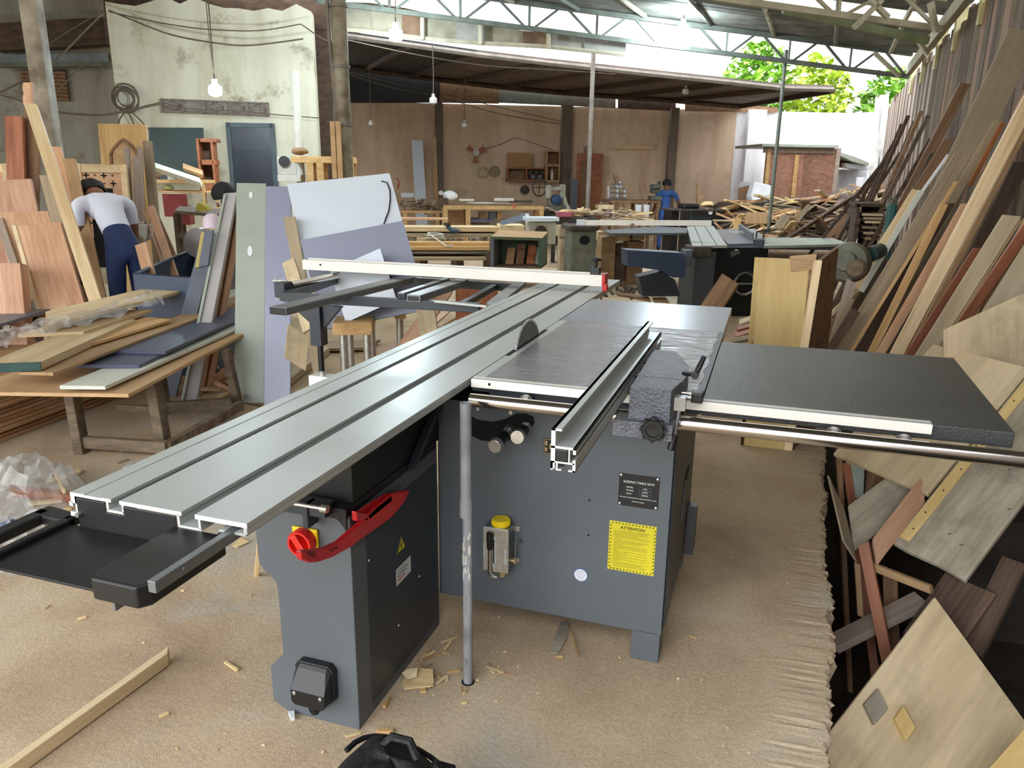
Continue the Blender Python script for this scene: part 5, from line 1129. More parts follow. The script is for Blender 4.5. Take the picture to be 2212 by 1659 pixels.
def bx(nm,x0,y0,x1,y1,yy,dep,mat,par): m=MB(); a=at(x0,y1,y=yy);b=at(x1,y0,y=yy); m.box(a.x,b.x,yy,yy+dep,min(a.z,b.z),max(a.z,b.z)); return m.build(nm,mat,par)
bx('crate_side',1846,442,1852,540,7.2,.6,M['darkwood'],dc); bx('crate_top',1846,440,1905,446,7.2,.6,M['darkwood'],dc); bx('crate_back',1850,446,1905,540,7.7,.03,M['hole'],dc)
for i,yy in enumerate((462,470,478,490,502,514)): bx('shelved_board',1862+i%3*3,yy,1908,yy+4,7.22,.5,M['greyplank'] if i%2 else M['pinegrey'],dc)
# plywood heap beside the black table
G11='plywood scraps in the pit beside the saw'
leany((2040,850,2.2),(2038,713,2.25),(2250,800,2.2),.018,M['ply'],'pale streaky plywood sheet, farthest up the heap',name='plywood_sheet',cat='sheet',group=G11,ext=False,pts=[(0,0),(1,0),(1.28,1),(0,1)])
A,B,C=at(2004,1068,y=1.42),at(2228,796,y=2.02),at(1800,980,y=1.75); board('plywood_sheet',A,B,C,.018,M['ply'],'streaky cream plywood sheet lying left of the yellow-edged sheet','sheet',G11)
ys=thing('weathered_sheet','weathered grey plywood sheet with a yellow batten nailed along its left edge','sheet',tuple(at(2000,1200,y=1.2)),group=G11)
A,B,C=at(1929,1172,y=1.22),at(2250,772,y=2.0),at(2086,1252,y=1.02); board('sheet_face',A,B,C,.02,M['plygrey'],parent=ys,jag=.004)
L=B-A;W=C-A; nn=L.cross(W).normalized(); nn=nn if nn.dot(A-CAM)<0 else -nn
board('nailed_batten',A+L*.03+W*.02+nn*.004,A+L*.97+W*.02+nn*.004,A+L*.03+W*.17+nn*.004,.004,M['plyyellow'],parent=ys)
m=MB()
for u in (.08,.16,.27,.38,.5,.62,.75): p=A+L*u+W*(.07+.05*(u*10%1))+nn*.005; m.cyl(p,p+nn*.004,.003,6)
for u,w_ in ((.12,.5),(.1,.7),(.3,.9),(.45,.6)): p=A+L*u+W*w_+nn*.001; m.bar(p,p+L*.01+W*.03,.002,.002)
m.build('nail',M['black'],ys)
board('plank',at(1845,1190,y=1.28),at(2002,1069,y=1.55),at(1833,1092,y=1.45),.018,M['plygrey'],'grey weathered plywood board propped across the pit','board',G11)
board('plank',at(1823,1168,y=1.22),at(1790,1026,y=1.4),at(1846,1190,y=1.27),.008,M['mdfgrey'],'thin drab board standing at the slab edge','board',G11,pts=[(0,0),(1,0),(.62,1),(-.16,1)])
leany((1813,1075,1.75),(1808,962,1.85),(1824,1078,1.75),.04,M['brown'],'narrow brown upright in the pit near the rail',group=G11)
leany((1832,1090,1.68),(1820,1000,1.8),(1850,1090,1.68),.02,M['redwood'],'reddish offcut behind the narrow brown upright',group=G11)
leany((1845,1080,1.7),(1822,960,1.85),(1868,1082,1.7),.02,M['sage'],'sage-grey offcut hanging under the rail',group=G11,ext=False,pts=[(0,0),(1,0),(1,2.1),(.1,1)])
mp=board('marked_board',at(1868,1068,y=1.72),at(1880,950,y=1.9),at(1950,1068,y=1.72),.018,M['brown'],'brown board with a black number, upside down under the rail','board',G11)
A,B,C=at(1868,1068,y=1.72),at(1880,950,y=1.9),at(1950,1068,y=1.72); n_=(B-A).cross(C-A).normalized(); n_=n_ if n_.dot(A-CAM)<0 else -n_
p=onplane(1932,988,A+n_*.001,n_); xd=onplane(1900,1003,A,n_)-p; tx=text('W70',.05,p,xd,n_.cross(xd),M['blackprint'],None); 
mpw=tx.matrix_basis.copy(); tx.parent=mp; tx.matrix_parent_inverse=mp.matrix_basis.inverted(); tx.matrix_basis=mpw
board('plank',at(1892,1225,y=1.1),at(1998,1085,y=1.4),at(1884,1165,y=1.2),.018,M['pink'],'splintered pinkish plywood under the yellow-edged sheet','board',G11,jag=.02)
leany((1906,1442,.92),(1853,1180,1.12),(1930,1432,.92),.03,M['redwood'],'dark red plank standing in the pit, leaning left',group=G11)
leany((1853,1330,1.15),(1846,1215,1.2),(1866,1335,1.15),.02,M['tan'],'thin tan lath standing in the pit at the slab side',group=G11,ext=False)
board('batten',at(1884,1234,y=1.1),at(2010,1284,y=.98),at(1882,1217,y=1.11),.03,M['tan'],'tan batten laid across below the yellow-edged sheet','batten',G11)
board('batten',at(1804,1399,y=.98),at(2002,1300,y=1.1),at(1784,1373,y=1.08),.03,M['mauve'],'lilac strip with a green core edge laid across the pit','strip',G11)
leany((1912,1400,1.2),(1907,1240,1.3),(1944,1400,1.2),.02,M['brown'],'brown slat upright behind the lilac strip',group=G11)
board('plank',at(1950,1366,y=.95),at(2042,1236,y=1.12),at(2060,1420,y=.88),.03,M['darkwood'],'dark board slanting under the weathered sheet','board',G11)
board('plank',at(2068,1395,y=.95),at(2165,1200,y=1.2),at(2120,1420,y=.9),.03,M['darkwood'],'dark board slanting at the right below the weathered sheet','board',G11)
bs=thing('plywood_sheet','large blond plywood panel leaning at the lower right with two blocks on it','panel',tuple(at(2000,1659,y=.2)),group=G11)
A,B,C=at(2020,1290,y=.86),at(1722,1672,y=.20),at(2225,1572,y=.62); board('panel_sheet',A,B,C,.02,M['ply'],parent=bs)
L=B-A;W=C-A;n_=L.cross(W).normalized(); n_=n_ if n_.dot(A-CAM)<0 else -n_
for q in (((1897,1487),(1868,1520),(1919,1531),(1882,1560)),((1953,1524),(1934,1552),(1978,1572),(1945,1588))):
    a,b,c_=onplane(*q[0],A+n_*.02,n_),onplane(*q[1],A+n_*.02,n_),onplane(*q[2],A+n_*.02,n_); board('plywood_block',a,b,c_,.0195,M['plygrey'] if q[0][0]<1900 else M['plyyellow'],'grey plywood block lying on the blond panel, left of two' if q[0][0]<1900 else 'yellow plywood block lying on the blond panel, right of two','block',None,n=tuple(-n_))
board('plywood_sheet',at(2216,1570,y=.42),at(2110,1690,y=.22),at(2300,1660,y=.30),.018,M['plyyellow'],'bright pale plywood corner at the very bottom right','sheet',G11,jag=.01)
# ================================================================== the back of the shed
def wbox(nm,x0,y0,x1,y1,t,dep,mat,parent=None,bevel=.004,label=None,cat=None,group=None,zlow=None,shear=None):
    """box whose front face fills the given photo rectangle on the plane t, dep deep"""
    a=at(x0,y1,t=t);b=at(x1,y1,t=t);xm=(x0+x1)/2
    h=at(xm,y0,t=t).z; z0=at(xm,y1,t=t).z if zlow is None else zlow
    a.z=b.z=z0; m=MB(); m.hexa(a,b,b+V((0,0,h-z0)),a+V((0,0,h-z0)),E2*dep); return m.build(nm,mat,parent,bevel=bevel,label=label,cat=cat,group=group)
FZ=-.19
# --- benches under the back wall
def bench(nm,label,x0,x1,ytop,yb,t,dep,legs,mt,cat='bench',lw=.09):
    a=at(x0,ytop,t=t);b=at(x1,ytop,t=t);zt=at((x0+x1)/2,ytop,t=t).z; zb=at((x0+x1)/2,yb,t=t).z; a.z=b.z=zt
    r=thing(nm,label,cat,tuple((a+b)/2+E2*dep/2-V((0,0,zt-FZ))))
    m=MB(); m.hexa(a,b,b-V((0,0,zt-zb)),a-V((0,0,zt-zb)),E2*dep); m.build('bench_top',mt,r,bevel=.005)
    for px in legs:
        for dd in (.05,dep-.05):
            p=at(px,ytop,t=t); c=V((p.x,p.y,0))+E2*dd; m=MB(); m.bar(V((c.x,c.y,FZ)),V((c.x,c.y,zb)),lw,lw,up=E2); m.build('leg',mt,r)
    return r,a,b,zt
r1,a1,b1,z1=bench('workbench','rough plank bench heaped with brown scraps by the grey leaning board',862,955,455,461,17.4,.8,(875,945),M['oak'])
r2,a2,b2,z2=bench('workbench','long pale timber bench with metal bars lying on it, against the back wall',958,1175,445,453,16.4,.9,(962,1011,1170),M['oak'],lw=.1)
wbox('bench_shelf',1016,474,1066,479,16.5,.7,M['bluegrey'],r2)
wbox('bench_panel',967,455,1003,494,16.9,.03,M['tan'],r2)
rr=random.Random(31)
for i in range(34):
    u=rr.random(); p=a1*(1-u)+b1*u+E2*rr.uniform(.1,.6); p.z=z1+rr.uniform(.02,.22)*(1-abs(u-.45)); d=V((rr.uniform(-1,1),rr.uniform(-.6,.6),rr.uniform(-.25,.35))).normalized()*rr.uniform(.1,.28)
    m=MB(); m.bar(p-d,p+d,.03+.02*rr.random(),.02); m.build('scrap_stick',M[rr.choice(('brown','mauve','brown','redwood','greyplank'))],label='brown scrap stick in the heap on the rough plank bench',cat='scrap',group='scrap sticks on the rough plank bench')
# items on the benches
lump('plastic_bag',972,424,17,12,16.8,M['tarpwhite'],'white plastic bag at the left end of the pale bench','bag',seed=8)
lump('plastic_bag',966,419,5,8,16.9,M['greenbright'],'bright green bag beside the white plastic bag','bag',seed=9)
wbox('toolbox',947,428,968,449,16.7,.3,M['darkwood'],label='dark wooden toolbox at the left end of the pale bench',cat='toolbox')
lump('rag',953,418,7,6,16.8,M['whitedust'],'grey-white rag on the dark toolbox','rag',seed=10)
for i,(x0,x1,y0,y1,lb) in enumerate(((992,1024,430,434,'short pale metal bar, leftmost on the pale bench'),(1068,1110,428,434,'thick pale metal bar at the middle of the pale bench'),(1010,1100,437,440,'long grey profile at the front of the pale bench'),(1100,1150,433,437,'dark profile at the right end of the pale bench'))):
    wbox('metal_bar',x0,y0,x1,y1,16.6+.1*i,.06,M['alupale'] if i!=3 else M['dustyrust'],label=lb,cat='bar',group='metal bars on the pale bench')
m=MB(); p=at(1110,444,t=16.38); m.cyl(p,p-E2*.02,.03,12); m.build('red_disc',plain('orange red lens',(220,90,70),.4),label='small orange-red disc on the front edge of the pale bench',cat='disc')
for i,(x0,x1,y0,y1,mt,lb) in enumerate(((1035,1052,458,474,'tan','round tan offcut under the pale bench'),(1056,1072,458,474,'greyboard','grey box under the pale bench'),(1074,1084,458,472,'oak','yellow block under the pale bench'),(1018,1060,482,492,'mauve','pile of mauve offcuts under the pale bench'))):
    wbox('offcut',x0,y0,x1,y1,16.7,.25,M[mt],label=lb,cat='offcut',group='things stored under the pale bench')
# boards leaning on the back wall
lean('wall_board',(897,440,20.2),(889,303,20.7),(921,440,20.2),.04,M['laminate'],'pale grey board leaning on the dark brown back wall','board')
lean('wall_board',(938,440,20.1),(933,296,20.6),(947,440,20.1),.06,M['tan'],'narrow tan board leaning by the first wall pier','board')
wbox('small_board',867,417,894,426,19.5,.05,M['laminate'],label='small pale box lid behind the scrap heap',cat='board')
dp=thing('door_panel','tall reddish-brown door panel standing against the back wall behind the thin post','door panel',tuple(at(1270,460,t=20.3)-V((0,0,.6))))
wbox('panel_frame',1243,331,1298,470,20.5,.06,M['redwood'],dp,zlow=FZ); wbox('panel_inset',1252,345,1270,452,20.48,.02,M['brown'],dp); wbox('panel_inset',1276,345,1292,452,20.48,.02,M['redwood'],dp)
wbox('grey_board',1231,386,1246,455,20.3,.05,M['greyboard'],label='dark grey panel left of the reddish door panel',cat='panel',zlow=FZ)
wbox('roof_pole_box',1262,315,1272,331,20.6,.1,M['mauve'],label='small grey block on top of the reddish door panel',cat='block')
# wall cabinet, shelf, cardboard, discs, lamp
wc=thing('wall_shelf','brown open wall shelf with tools in its right half, under the cardboard','shelf',tuple(at(1138,392,t=20.9)))
for q in ((1095,362,1180,365),(1095,388,1180,392),(1095,362,1098,392),(1136,364,1139,390),(1176,362,1180,392)): wbox('shelf_board',*q,20.6,.32,M['redwood'],wc)
wbox('shelf_back',1098,365,1176,388,20.9,.02,M['brown'],wc)
for i,px in enumerate((1144,1151,1158,1166,1171)): 
    m=MB(); p=at(px,373+i%2*9,t=20.65); m.cyl(p,p+E2*.2,.05,10); m.build('tool_roll',M['greyboard'] if i%2 else M['dustyrust'],label='dark round tool stored in the right half of the wall shelf',cat='tool',group='tools in the wall shelf')
wbox('cardboard_sheet',1095,330,1149,361,20.7,.05,M['cardboard'],label='orange-brown cardboard sheet standing on the wall shelf',cat='cardboard')
ws=thing('wall_shelf','tall narrow open shelf beside the wall pier','shelf',tuple(at(1194,393,t=20.9)))
for q in ((1179,325,1182,394),(1206,325,1209,394),(1179,325,1209,328),(1179,354,1209,360),(1179,389,1209,394)): wbox('shelf_board',*q,20.5,.35,M['tan'],ws)
wbox('shelf_back',1181,327,1207,390,20.84,.02,M['redwood'],ws)
m=MB(); p=at(1192,388,t=20.6); m.lathe(p,[(.04,0),(.045,.1),(.03,.2),(.015,.22),(.015,.27),(.001,.27)],10); m.build('bottle',M['cream'],label='cream bottle on the bottom of the tall narrow shelf',cat='bottle')
for px,py,r,mt,lb in ((1133,410,.12,'darkpaper','dark sanding disc hung low on the back wall'),(1043,372,.15,'pinegrey','dusty round sieve on the wall, left of two'),(1068,370,.14,'greyplank','dusty round sieve on the wall, right of two')):
    c=at(px,py,t=20.95); m=MB(); m.lathe(c,[(r*.8,0),(r,.02),(r,.06),(r*.86,.07),(r*.8,.03),(.001,.03)],24,axis=tuple(-E2)); m.build('wall_disc',M[mt],label=lb,cat='disc')
wl_=thing('wall_fan','small dusty fan with reddish blades fixed to the back wall','fan',tuple(at(1028,330,t=20.95)))
c=at(1028,330,t=20.7); m=MB(); m.cyl(c+E2*.25,c,.05,10); m.cyl(c,c-E2*.12,.08,14); m.build('fan_motor',M['whitedust'],wl_)
for k in range(3):
    a=.5+k*2.09; u=E1*math.cos(a)+V((0,0,math.sin(a))); w_=E1*-math.sin(a)+V((0,0,math.cos(a))); m=MB(); m.hexa(c+u*.05-w_*.03,c+u*.25-w_*.09-E2*.03,c+u*.27+w_*.07,c+u*.05+w_*.03,E2*.01); m.build('fan_blade',M['redwood'],wl_)
m=MB(); a=at(1316,319,t=20.9);b=at(1410,319,t=20.9); m.bar(a,b,.05,.07); m.build('wall_batten',M['pine'],label='pale batten fixed high across the back wall',cat='batten')
for a,b,lb in (((1325,376),(1352,428),'thin pale stick leaning by the grey router frame'),((1383,393),(1392,432),'thin pale stick leaning left of the small drill')):
    m=MB(); m.bar(at(*a,t=20.8),at(*b,t=20.0)-V((0,0,.3)),.05,.04); m.build('stick',M['tan'],label=lb,cat='stick')
# bench grinder / mortiser
gr=thing('mortising_machine','cream mortising machine with a blue motor, in front of the tall narrow shelf','machine',tuple(at(1203,470,t=18)-V((0,0,.2))))
wbox('machine_column',1208,398,1221,452,18.3,.25,M['grinder'],gr,bevel=.03); wbox('machine_head',1178,399,1192,430,18.1,.25,M['grinder'],gr,bevel=.05); wbox('machine_arm',1190,403,1214,412,18.2,.2,M['grinder'],gr,bevel=.03)
wbox('machine_spindle',1180,430,1185,452,18.2,.06,M['steel'],gr); wbox('machine_table',1185,445,1222,457,18.0,.4,M['machinegreen'],gr); wbox('machine_base',1178,456,1228,500,18.1,.4,M['dustyrust'],gr,zlow=FZ)
c=at(1203,432,t=18.0); m=MB(); m.lathe(c,[(.09,0),(.12,.02),(.12,.2),(.09,.22)],18,axis=tuple(E2)); m.build('machine_motor',M['bluebox'],gr)
c=at(1165,405,t=18.2); m=MB(); m.tube([c+E1*.16*math.cos(k*math.pi/9)+V((0,0,.2*math.sin(k*math.pi/9))) for k in range(19)],.02,6); m.tube([c-E1*.15,c+E1*.15],.014,6);m.tube([c-V((0,0,.19)),c+V((0,0,.19))],.014,6); m.build('hand_wheel',M['dustyrust'],gr)
m=MB(); m.tube([at(1218,425,t=18.2),at(1222,440,t=18.1),at(1230,455,t=18.0)],.05,8); m.build('side_strut',M['grinder'],gr)
# long timber packs in the middle distance
G12='timber packs lying behind the white panel'
def pack(x0,y0,x1,y1,t,dep,mt,lb,nm='timber',cat='timber',tilt=0): 
    a=at(x0,y1,t=t);b=at(x1,y1,t=t); h=max(.02,at(x0,y0,t=t).z-at(x0,y1,t=t).z); b.z=a.z+tilt
    return board(nm,a+V((0,0,h)),b+V((0,0,h)),a+V((0,0,h))+E2*dep,h,M[mt],lb,cat,G12,n=(0,0,-1))
pack(866,471,968,475,14.0,.3,'rosy','pinkish plank bridging two trestles under the scrap bench')
pack(872,490,1076,500,12.2,.45,'pine','long pale planks with a blue drill on top')
pack(872,505,1072,512,12.1,.5,'greyplank','grimy beam right under the long pale planks')
pack(876,523,1058,532,11.6,.2,'oak','orange-yellow timber, upper of two, behind the saw fence')
pack(876,533,1058,541,11.5,.35,'oak','orange-yellow timber, lower of two, behind the saw fence')
pack(880,545,1055,549,11.4,.5,'grime','dark bearer under the orange-yellow timbers')
pack(880,556,1050,563,11.3,.5,'pinegrey','dusty plank lowest in the packs behind the saw fence')
for i,(x,t) in enumerate(((900,11.9),(980,11.9),(1050,11.9))):
    p=at(x,545,t=t+.2); m=MB(); m.box(p.x-.05,p.x+.05,p.y,p.y+.3,FZ,at(x,514,t=t+.2).z); m.build('trestle_block',M['grime'],label=('grimy trestle block at the left under the timber packs','grimy trestle block in the middle under the timber packs','grimy trestle block at the right under the timber packs')[i],cat='trestle',group='trestle blocks under the packs')
for i in range(9):
    x=872+rr.random()*190; wbox('offcut',x,514,x+8+rr.random()*22,522,12.0,.3,M[rr.choice(('pinegrey','mauve','tan','ply'))],label='small offcut stuffed between the timber packs',cat='offcut',group='offcuts between the timber packs')
dr=thing('drill','teal cordless drill lying on the long pale planks','drill',tuple(at(975,492,t=12.1)))
m=MB(); a=at(966,488,t=12.15);b=at(978,499,t=12.1); m.tube([a,b,at(992,500,t=12.1)],[.03,.045,.03],8); m.build('drill_body',plain('dark teal tool',(38,66,78),.5),dr); m=MB(); m.cyl(a+V((0,0,.0)),a+V((0,0,.05)),.055,10); m.build('drill_battery',M['dustyrust'],dr)
m=MB(); c=at(940,517,t=11.9); m.tube([c+E1*.16*math.cos(k*.55)*(1-k*.01)+E2*.1*math.sin(k*.55)+V((0,0,.02*k/6)) for k in range(30)]+[at(965,532,t=11.5),at(978,531,t=11.4),at(977,526,t=11.4)],.012,6); m.build('coiled_cable',M['whitedust'],label='pale coiled cable on the timber packs',cat='cable')
# green open crate
gc=thing('green_crate','worn green open-fronted crate standing behind the crosscut fence','crate',tuple(at(1128,578,t=11.2)))
t0=11.0
A=at(1059,518,t=t0);B=at(1170,526,t=t0); zt0=A.z; zt1=B.z; u=(B-A);u.z=0;W=u.length;u.normalize(); dp_=E2*.55+E1*.18; zb=at(1115,580,t=t0).z
def face(nm,p,q,mt,d=dp_,th=None): pass
base_=V((A.x,A.y,zb))
m=MB(); m.hexa(base_+V((0,0,.42)),base_+u*W+V((0,0,.40)),base_+u*W+dp_+V((0,0,.46)),base_+dp_+V((0,0,.48)),(0,0,.03)); m.build('crate_top',M['tan'],gc,bevel=.004)
m=MB(); m.hexa(base_,base_+dp_,base_+dp_+V((0,0,.47)),base_+V((0,0,.44)),u*.05); m.build('crate_side',M['greyboard'],gc)
m=MB(); m.hexa(base_+u*W,base_+u*W+dp_,base_+u*W+dp_+V((0,0,.46)),base_+u*W+V((0,0,.43)),-u*.05); m.build('crate_side',M['greenpaint'],gc)
m=MB(); m.hexa(base_+dp_,base_+u*W+dp_,base_+u*W+dp_+V((0,0,.46)),base_+dp_+V((0,0,.48)),E2*.03); m.hexa(base_+V((0,0,.43)),base_+u*W+V((0,0,.41)),base_+u*W+V((0,0,.44)),base_+V((0,0,.46)),-E2*.03); m.build('crate_edge',M['greenpaint'],gc)
m=MB(); m.hexa(base_,base_+u*W,base_+u*W+dp_,base_+dp_,(0,0,.03)); m.build('crate_floor',M['grime'],gc)
for i,(px,py,mt,lb) in enumerate(((1100,560,'tan','bent yellow strip inside the green crate'),(1122,552,'brown','brown slab leaning inside the green crate'),(1145,555,'redwood','red-brown board standing inside the green crate'),(1160,560,'whitedust','white striped piece at the right inside the green crate'))):
    p=at(px,575,t=11.25); m=MB(); q=at(px+6,py-24,t=11.4); m.bar(V((p.x,p.y,zb+.031)),q,.12,.03); m.build('offcut',M[mt],label=lb,cat='offcut',group='offcuts in the green crate')
# jointer-planer and clutter bench in the middle
jp=thing('planer','grey-cream planer with a pale table, in front of the mortising machine','machine',tuple(at(1170,520,t=12.4)))
m=MB(); P_=[at(1080,478,t=12.2),at(1136,459,t=14.2),at(1140,472,t=13.6),at(1086,488,t=12.0)]; m.prism(P_,(0,0,-.03)); m.build('infeed_table',M['greyboard'],jp)
wbox('planer_table',1136,470,1208,478,12.6,.4,M['laminate'],jp); wbox('planer_base',1142,480,1200,528,12.8,.5,M['grinder'],jp,bevel=.02); wbox('fence_block',1136,462,1143,472,12.7,.1,M['laminate'],jp)
c=at(1168,500,t=12.75); m=MB(); m.lathe(c,[(.03,0),(.1,.02),(.1,.04),(.03,.06)],14,axis=tuple(-E2)); m.build('planer_wheel',M['dustyrust'],jp)
wbox('timber_box',1080,487,1133,504,12.0,.5,M['pine'],label='pale timber block on the stack left of the planer',cat='timber')
r3,a3,b3,z3=bench('clutter_bench','dark bench covered in offcuts between the planer and the tall post',1208,1292,470,476,13.6,.8,(1212,1286),M['dustyrust'],lw=.07)
for i in range(26):
    u=rr.random(); p=a3*(1-u)+b3*u+E2*rr.uniform(.05,.7); p.z=z3+rr.uniform(.015,.12); d=V((rr.uniform(-1,1),rr.uniform(-1,1),rr.uniform(-.12,.2))).normalized()*rr.uniform(.08,.26)
    m=MB(); m.bar(p-d,p+d,rr.uniform(.04,.09),.02); m.build('offcut',M[rr.choice(('ply','scrap','pinegrey','brown','pine'))],label='pale offcut lying on the dark clutter bench',cat='offcut',group='offcuts on the clutter bench')
m=MB(); p=at(1218,462,t=13.5); m.box(p.x-.15,p.x+.12,p.y,p.y+.2,p.z-.05,p.z+.03); m.build('red_tool',plain('dusty red tool',(150,70,84),.6),label='dusty red tool at the left of the clutter bench',cat='tool')
cb_=thing('cast_machine','old grey-green cast machine base with an oval opening','machine',tuple(at(1262,545,t=10.6)))
wbox('machine_frame',1233,498,1288,540,10.6,.5,M['machinegreen'],cb_,bevel=.03,zlow=FZ); wbox('machine_bed',1228,488,1294,499,10.5,.6,M['dustyrust'],cb_,bevel=.02)
c=at(1263,519,t=10.59); m=MB(); m.prism([c+E1*.075*math.cos(k*.524)+V((0,0,.065*math.sin(k*.524))) for k in range(12)],E2*-.003); m.build('oval_opening',M['hole'],cb_)
for x0,x1,y0,y1,mt in ((1208,1230,488,512,'pinegrey'),(1212,1228,514,540,'ply'),(1292,1304,500,520,'pinegrey'),(1300,1330,512,524,'tan'),(1330,1360,508,520,'scrap'),(1366,1392,505,519,'pinegrey'),(1298,1352,526,545,'grime'),(1356,1390,522,545,'brown')):
    wbox('offcut',x0,y0,x1,y1,11.2+.4*rr.random(),.3,M[mt],label='dusty block heaped around the cast machine base',cat='offcut',group='blocks around the cast machine',zlow=FZ if y1>520 else None)
# --- the second sliding table saw
S2=thing('sliding_table_saw','dusty dark-bodied sliding table saw farther back, behind the plywood crate','table saw',tuple(at(1540,640,t=8.3)),group=None)
z2_=.66
def top(nm,P,mt,th,z=z2_): m=MB(); m.prism([at(*p,z=z) for p in P],(0,0,-th)); return m.build(nm,mt,S2,bevel=.002)
so=top('sliding_table',[(1484,489),(1541,488),(1571,530),(1496,531)],M['alu'],.03)
for a,b in (((1500,489),(1518,530)),((1522,488),(1549,530))):
    m=MB(); m.bar(at(*a,z=z2_+.001),at(*b,z=z2_+.001),.012,.003); m.build('table_slot',M['dark'],so)
top('main_table',[(1543,496),(1632,494),(1662,524),(1573,527)],M['reartable'],.04,z2_-.004)
top('extension_table',[(1655,513),(1798,514),(1837,527),(1650,531)],M['sage'],.03,z2_-.004)
m=MB(); m.bar(at(1573,532,z=.60),at(1864,537,z=.60),.05,.05); m.build('fence_rail',M['alugrey'],S2)
m=MB(); P0=at(1626,512,z=.70);P1=at(1598,492,z=.72); m.bar(P0,P1,.03,.10); m.build('rip_fence',M['alugrey'],S2,bevel=.003)
wb2=at(1638,524,z=.66); m=MB(); m.box(wb2.x-.06,wb2.x+.07,wb2.y-.05,wb2.y+.15,.56,.70); hd2=m.build('fence_head',M['dark'],S2,bevel=.01)
m=MB()
for k in (0,.08): m.tube([wb2+V((-.03+k,.1,.03)),wb2+V((-.03+k,.1,.12)),wb2+V((.1+k,.3,.14))],.01,6)
m.build('head_lever',M['black'],hd2)
base2=at(1535,560,t=8.5)
def sbox(nm,x0,y0,x1,y1,t,dep,mt,zlow=None): return wbox(nm,x0,y0,x1,y1,t,dep,mt,S2,bevel=.01,zlow=zlow)
bc=sbox('base_cabinet',1540,534,1650,640,8.55,.8,M['blacksheet'],FZ); sbox('saddle_column',1495,545,1540,640,8.35,.5,plain('dusty dark grey paint',(66,68,70),.6),FZ); sbox('saddle',1496,533,1536,556,8.3,.3,M['dustyrust'])
sbox('apron',1478,540,1494,575,8.2,.08,M['greyboard'])
c=at(1609,613,t=8.5); m=MB(); m.tube([c+E1*.13*math.cos(k*.45)+V((0,0,.13*math.sin(k*.45))) for k in range(15)],.016,6); m.tube([c-E1*.12,c+E1*.12],.012,6); m.build('hand_wheel',M['steel'],bc)
for px in (1580,1590): 
    p=at(px,549-.5*(px-1580),t=8.53); m=MB(); m.cyl(p,p-E2*.05,.03,10); m.build('hand_knob',M['steel'],bc)
m=MB(); P_=[at(p[0],p[1],t=7.9) for p in ((1354,540),(1476,547),(1482,560),(1480,598),(1455,600),(1428,584),(1356,575))]; m.prism(P_,E2*.25); m.build('side_cabinet',M['bluesteel'],S2)
m=MB(); P_=[at(p[0],p[1],t=8.1) for p in ((1380,598),(1428,586),(1458,604),(1470,640),(1390,640))]; m.prism(P_,E2*.2); m.build('lower_cabinet',M['dark'],S2)
# crosscut fence and its sheet
m=MB(); A=at(1258,481,t=9.6);B=at(1537,482,t=9.0); m.bar(A,B,.05,.062); cf2=m.build('crosscut_fence',M['alupale'],S2); m=MB(); A=at(1246,480,t=9.62);B=at(1265,480,t=9.58); m.bar(A,B,.06,.07); m.build('fence_end',M['laminate'],cf2)
m=MB(); m.prism([at(1304,497,z=.62),at(1420,489,z=.62),at(1484,492,z=.62),at(1484,503,z=.62),at(1318,504,z=.62)],(0,0,-.03)); m.build('outrigger_table',M['alugrey'],S2)
lump('plastic_bag',1592,503,17,5,7.9,M['wrap'],'clear plastic lying on the far saw table','plastic bag',seed=12)
m=MB(); m.prism([at(1360,487,t=9.0),at(1368,482,t=9.0),at(1374,489,t=9.0),at(1358,492,t=9.0)],E2*.05); m.build('paper_scrap',M['mauve'],label='mauve scrap lying on the far crosscut fence',cat='scrap')
sl_=at(1475,470,t=8.9)
# stopper bars, slabs on ground near it
lean('slab',(1510,665,7.6),(1560,590,7.9),(1545,690,7.4),.04,M['brown'],'reddish board leaning at the far saw column','board')
for i,(P,mt,lb) in enumerate((((( 1596,690),(1660,668),(1600,700)),'pine','pale offcut on the floor right of the table corner'),(((1590,705),(1650,690),(1594,712)),'redwood','red offcut on the floor right of the table corner'),(((1585,720),(1655,700),(1590,727)),'redwood','second red offcut on the floor right of the table corner'),(((1580,730),(1640,718),(1585,738)),'greyplank','grey offcut on the floor behind the black table'),(((1400,625),(1420,660),(1425,622)),'tan','tan board on the floor behind the rear table'),(((1330,628),(1400,640),(1334,634)),'brown','brown board on the floor behind the rear table'))):
    flat('offcut',P,.05+.01*i,.03,M[mt],lb,cat='offcut',group='offcuts on the floor behind the saw tables')
# dark heap of shavings behind the rear table
for i in range(22):
    p=at(rr.uniform(1285,1370),rr.uniform(618,640),z=.02+.1*rr.random()); d=V((rr.uniform(-1,1),rr.uniform(-1,1),rr.uniform(-.5,.8))).normalized()*rr.uniform(.04,.11); m=MB(); m.bar(p-d,p+d,.03,.02); m.build('dark_chip',M['darkwood'],label='dark bark chip in the heap behind the rear table',cat='chip',group='dark chips behind the rear table')
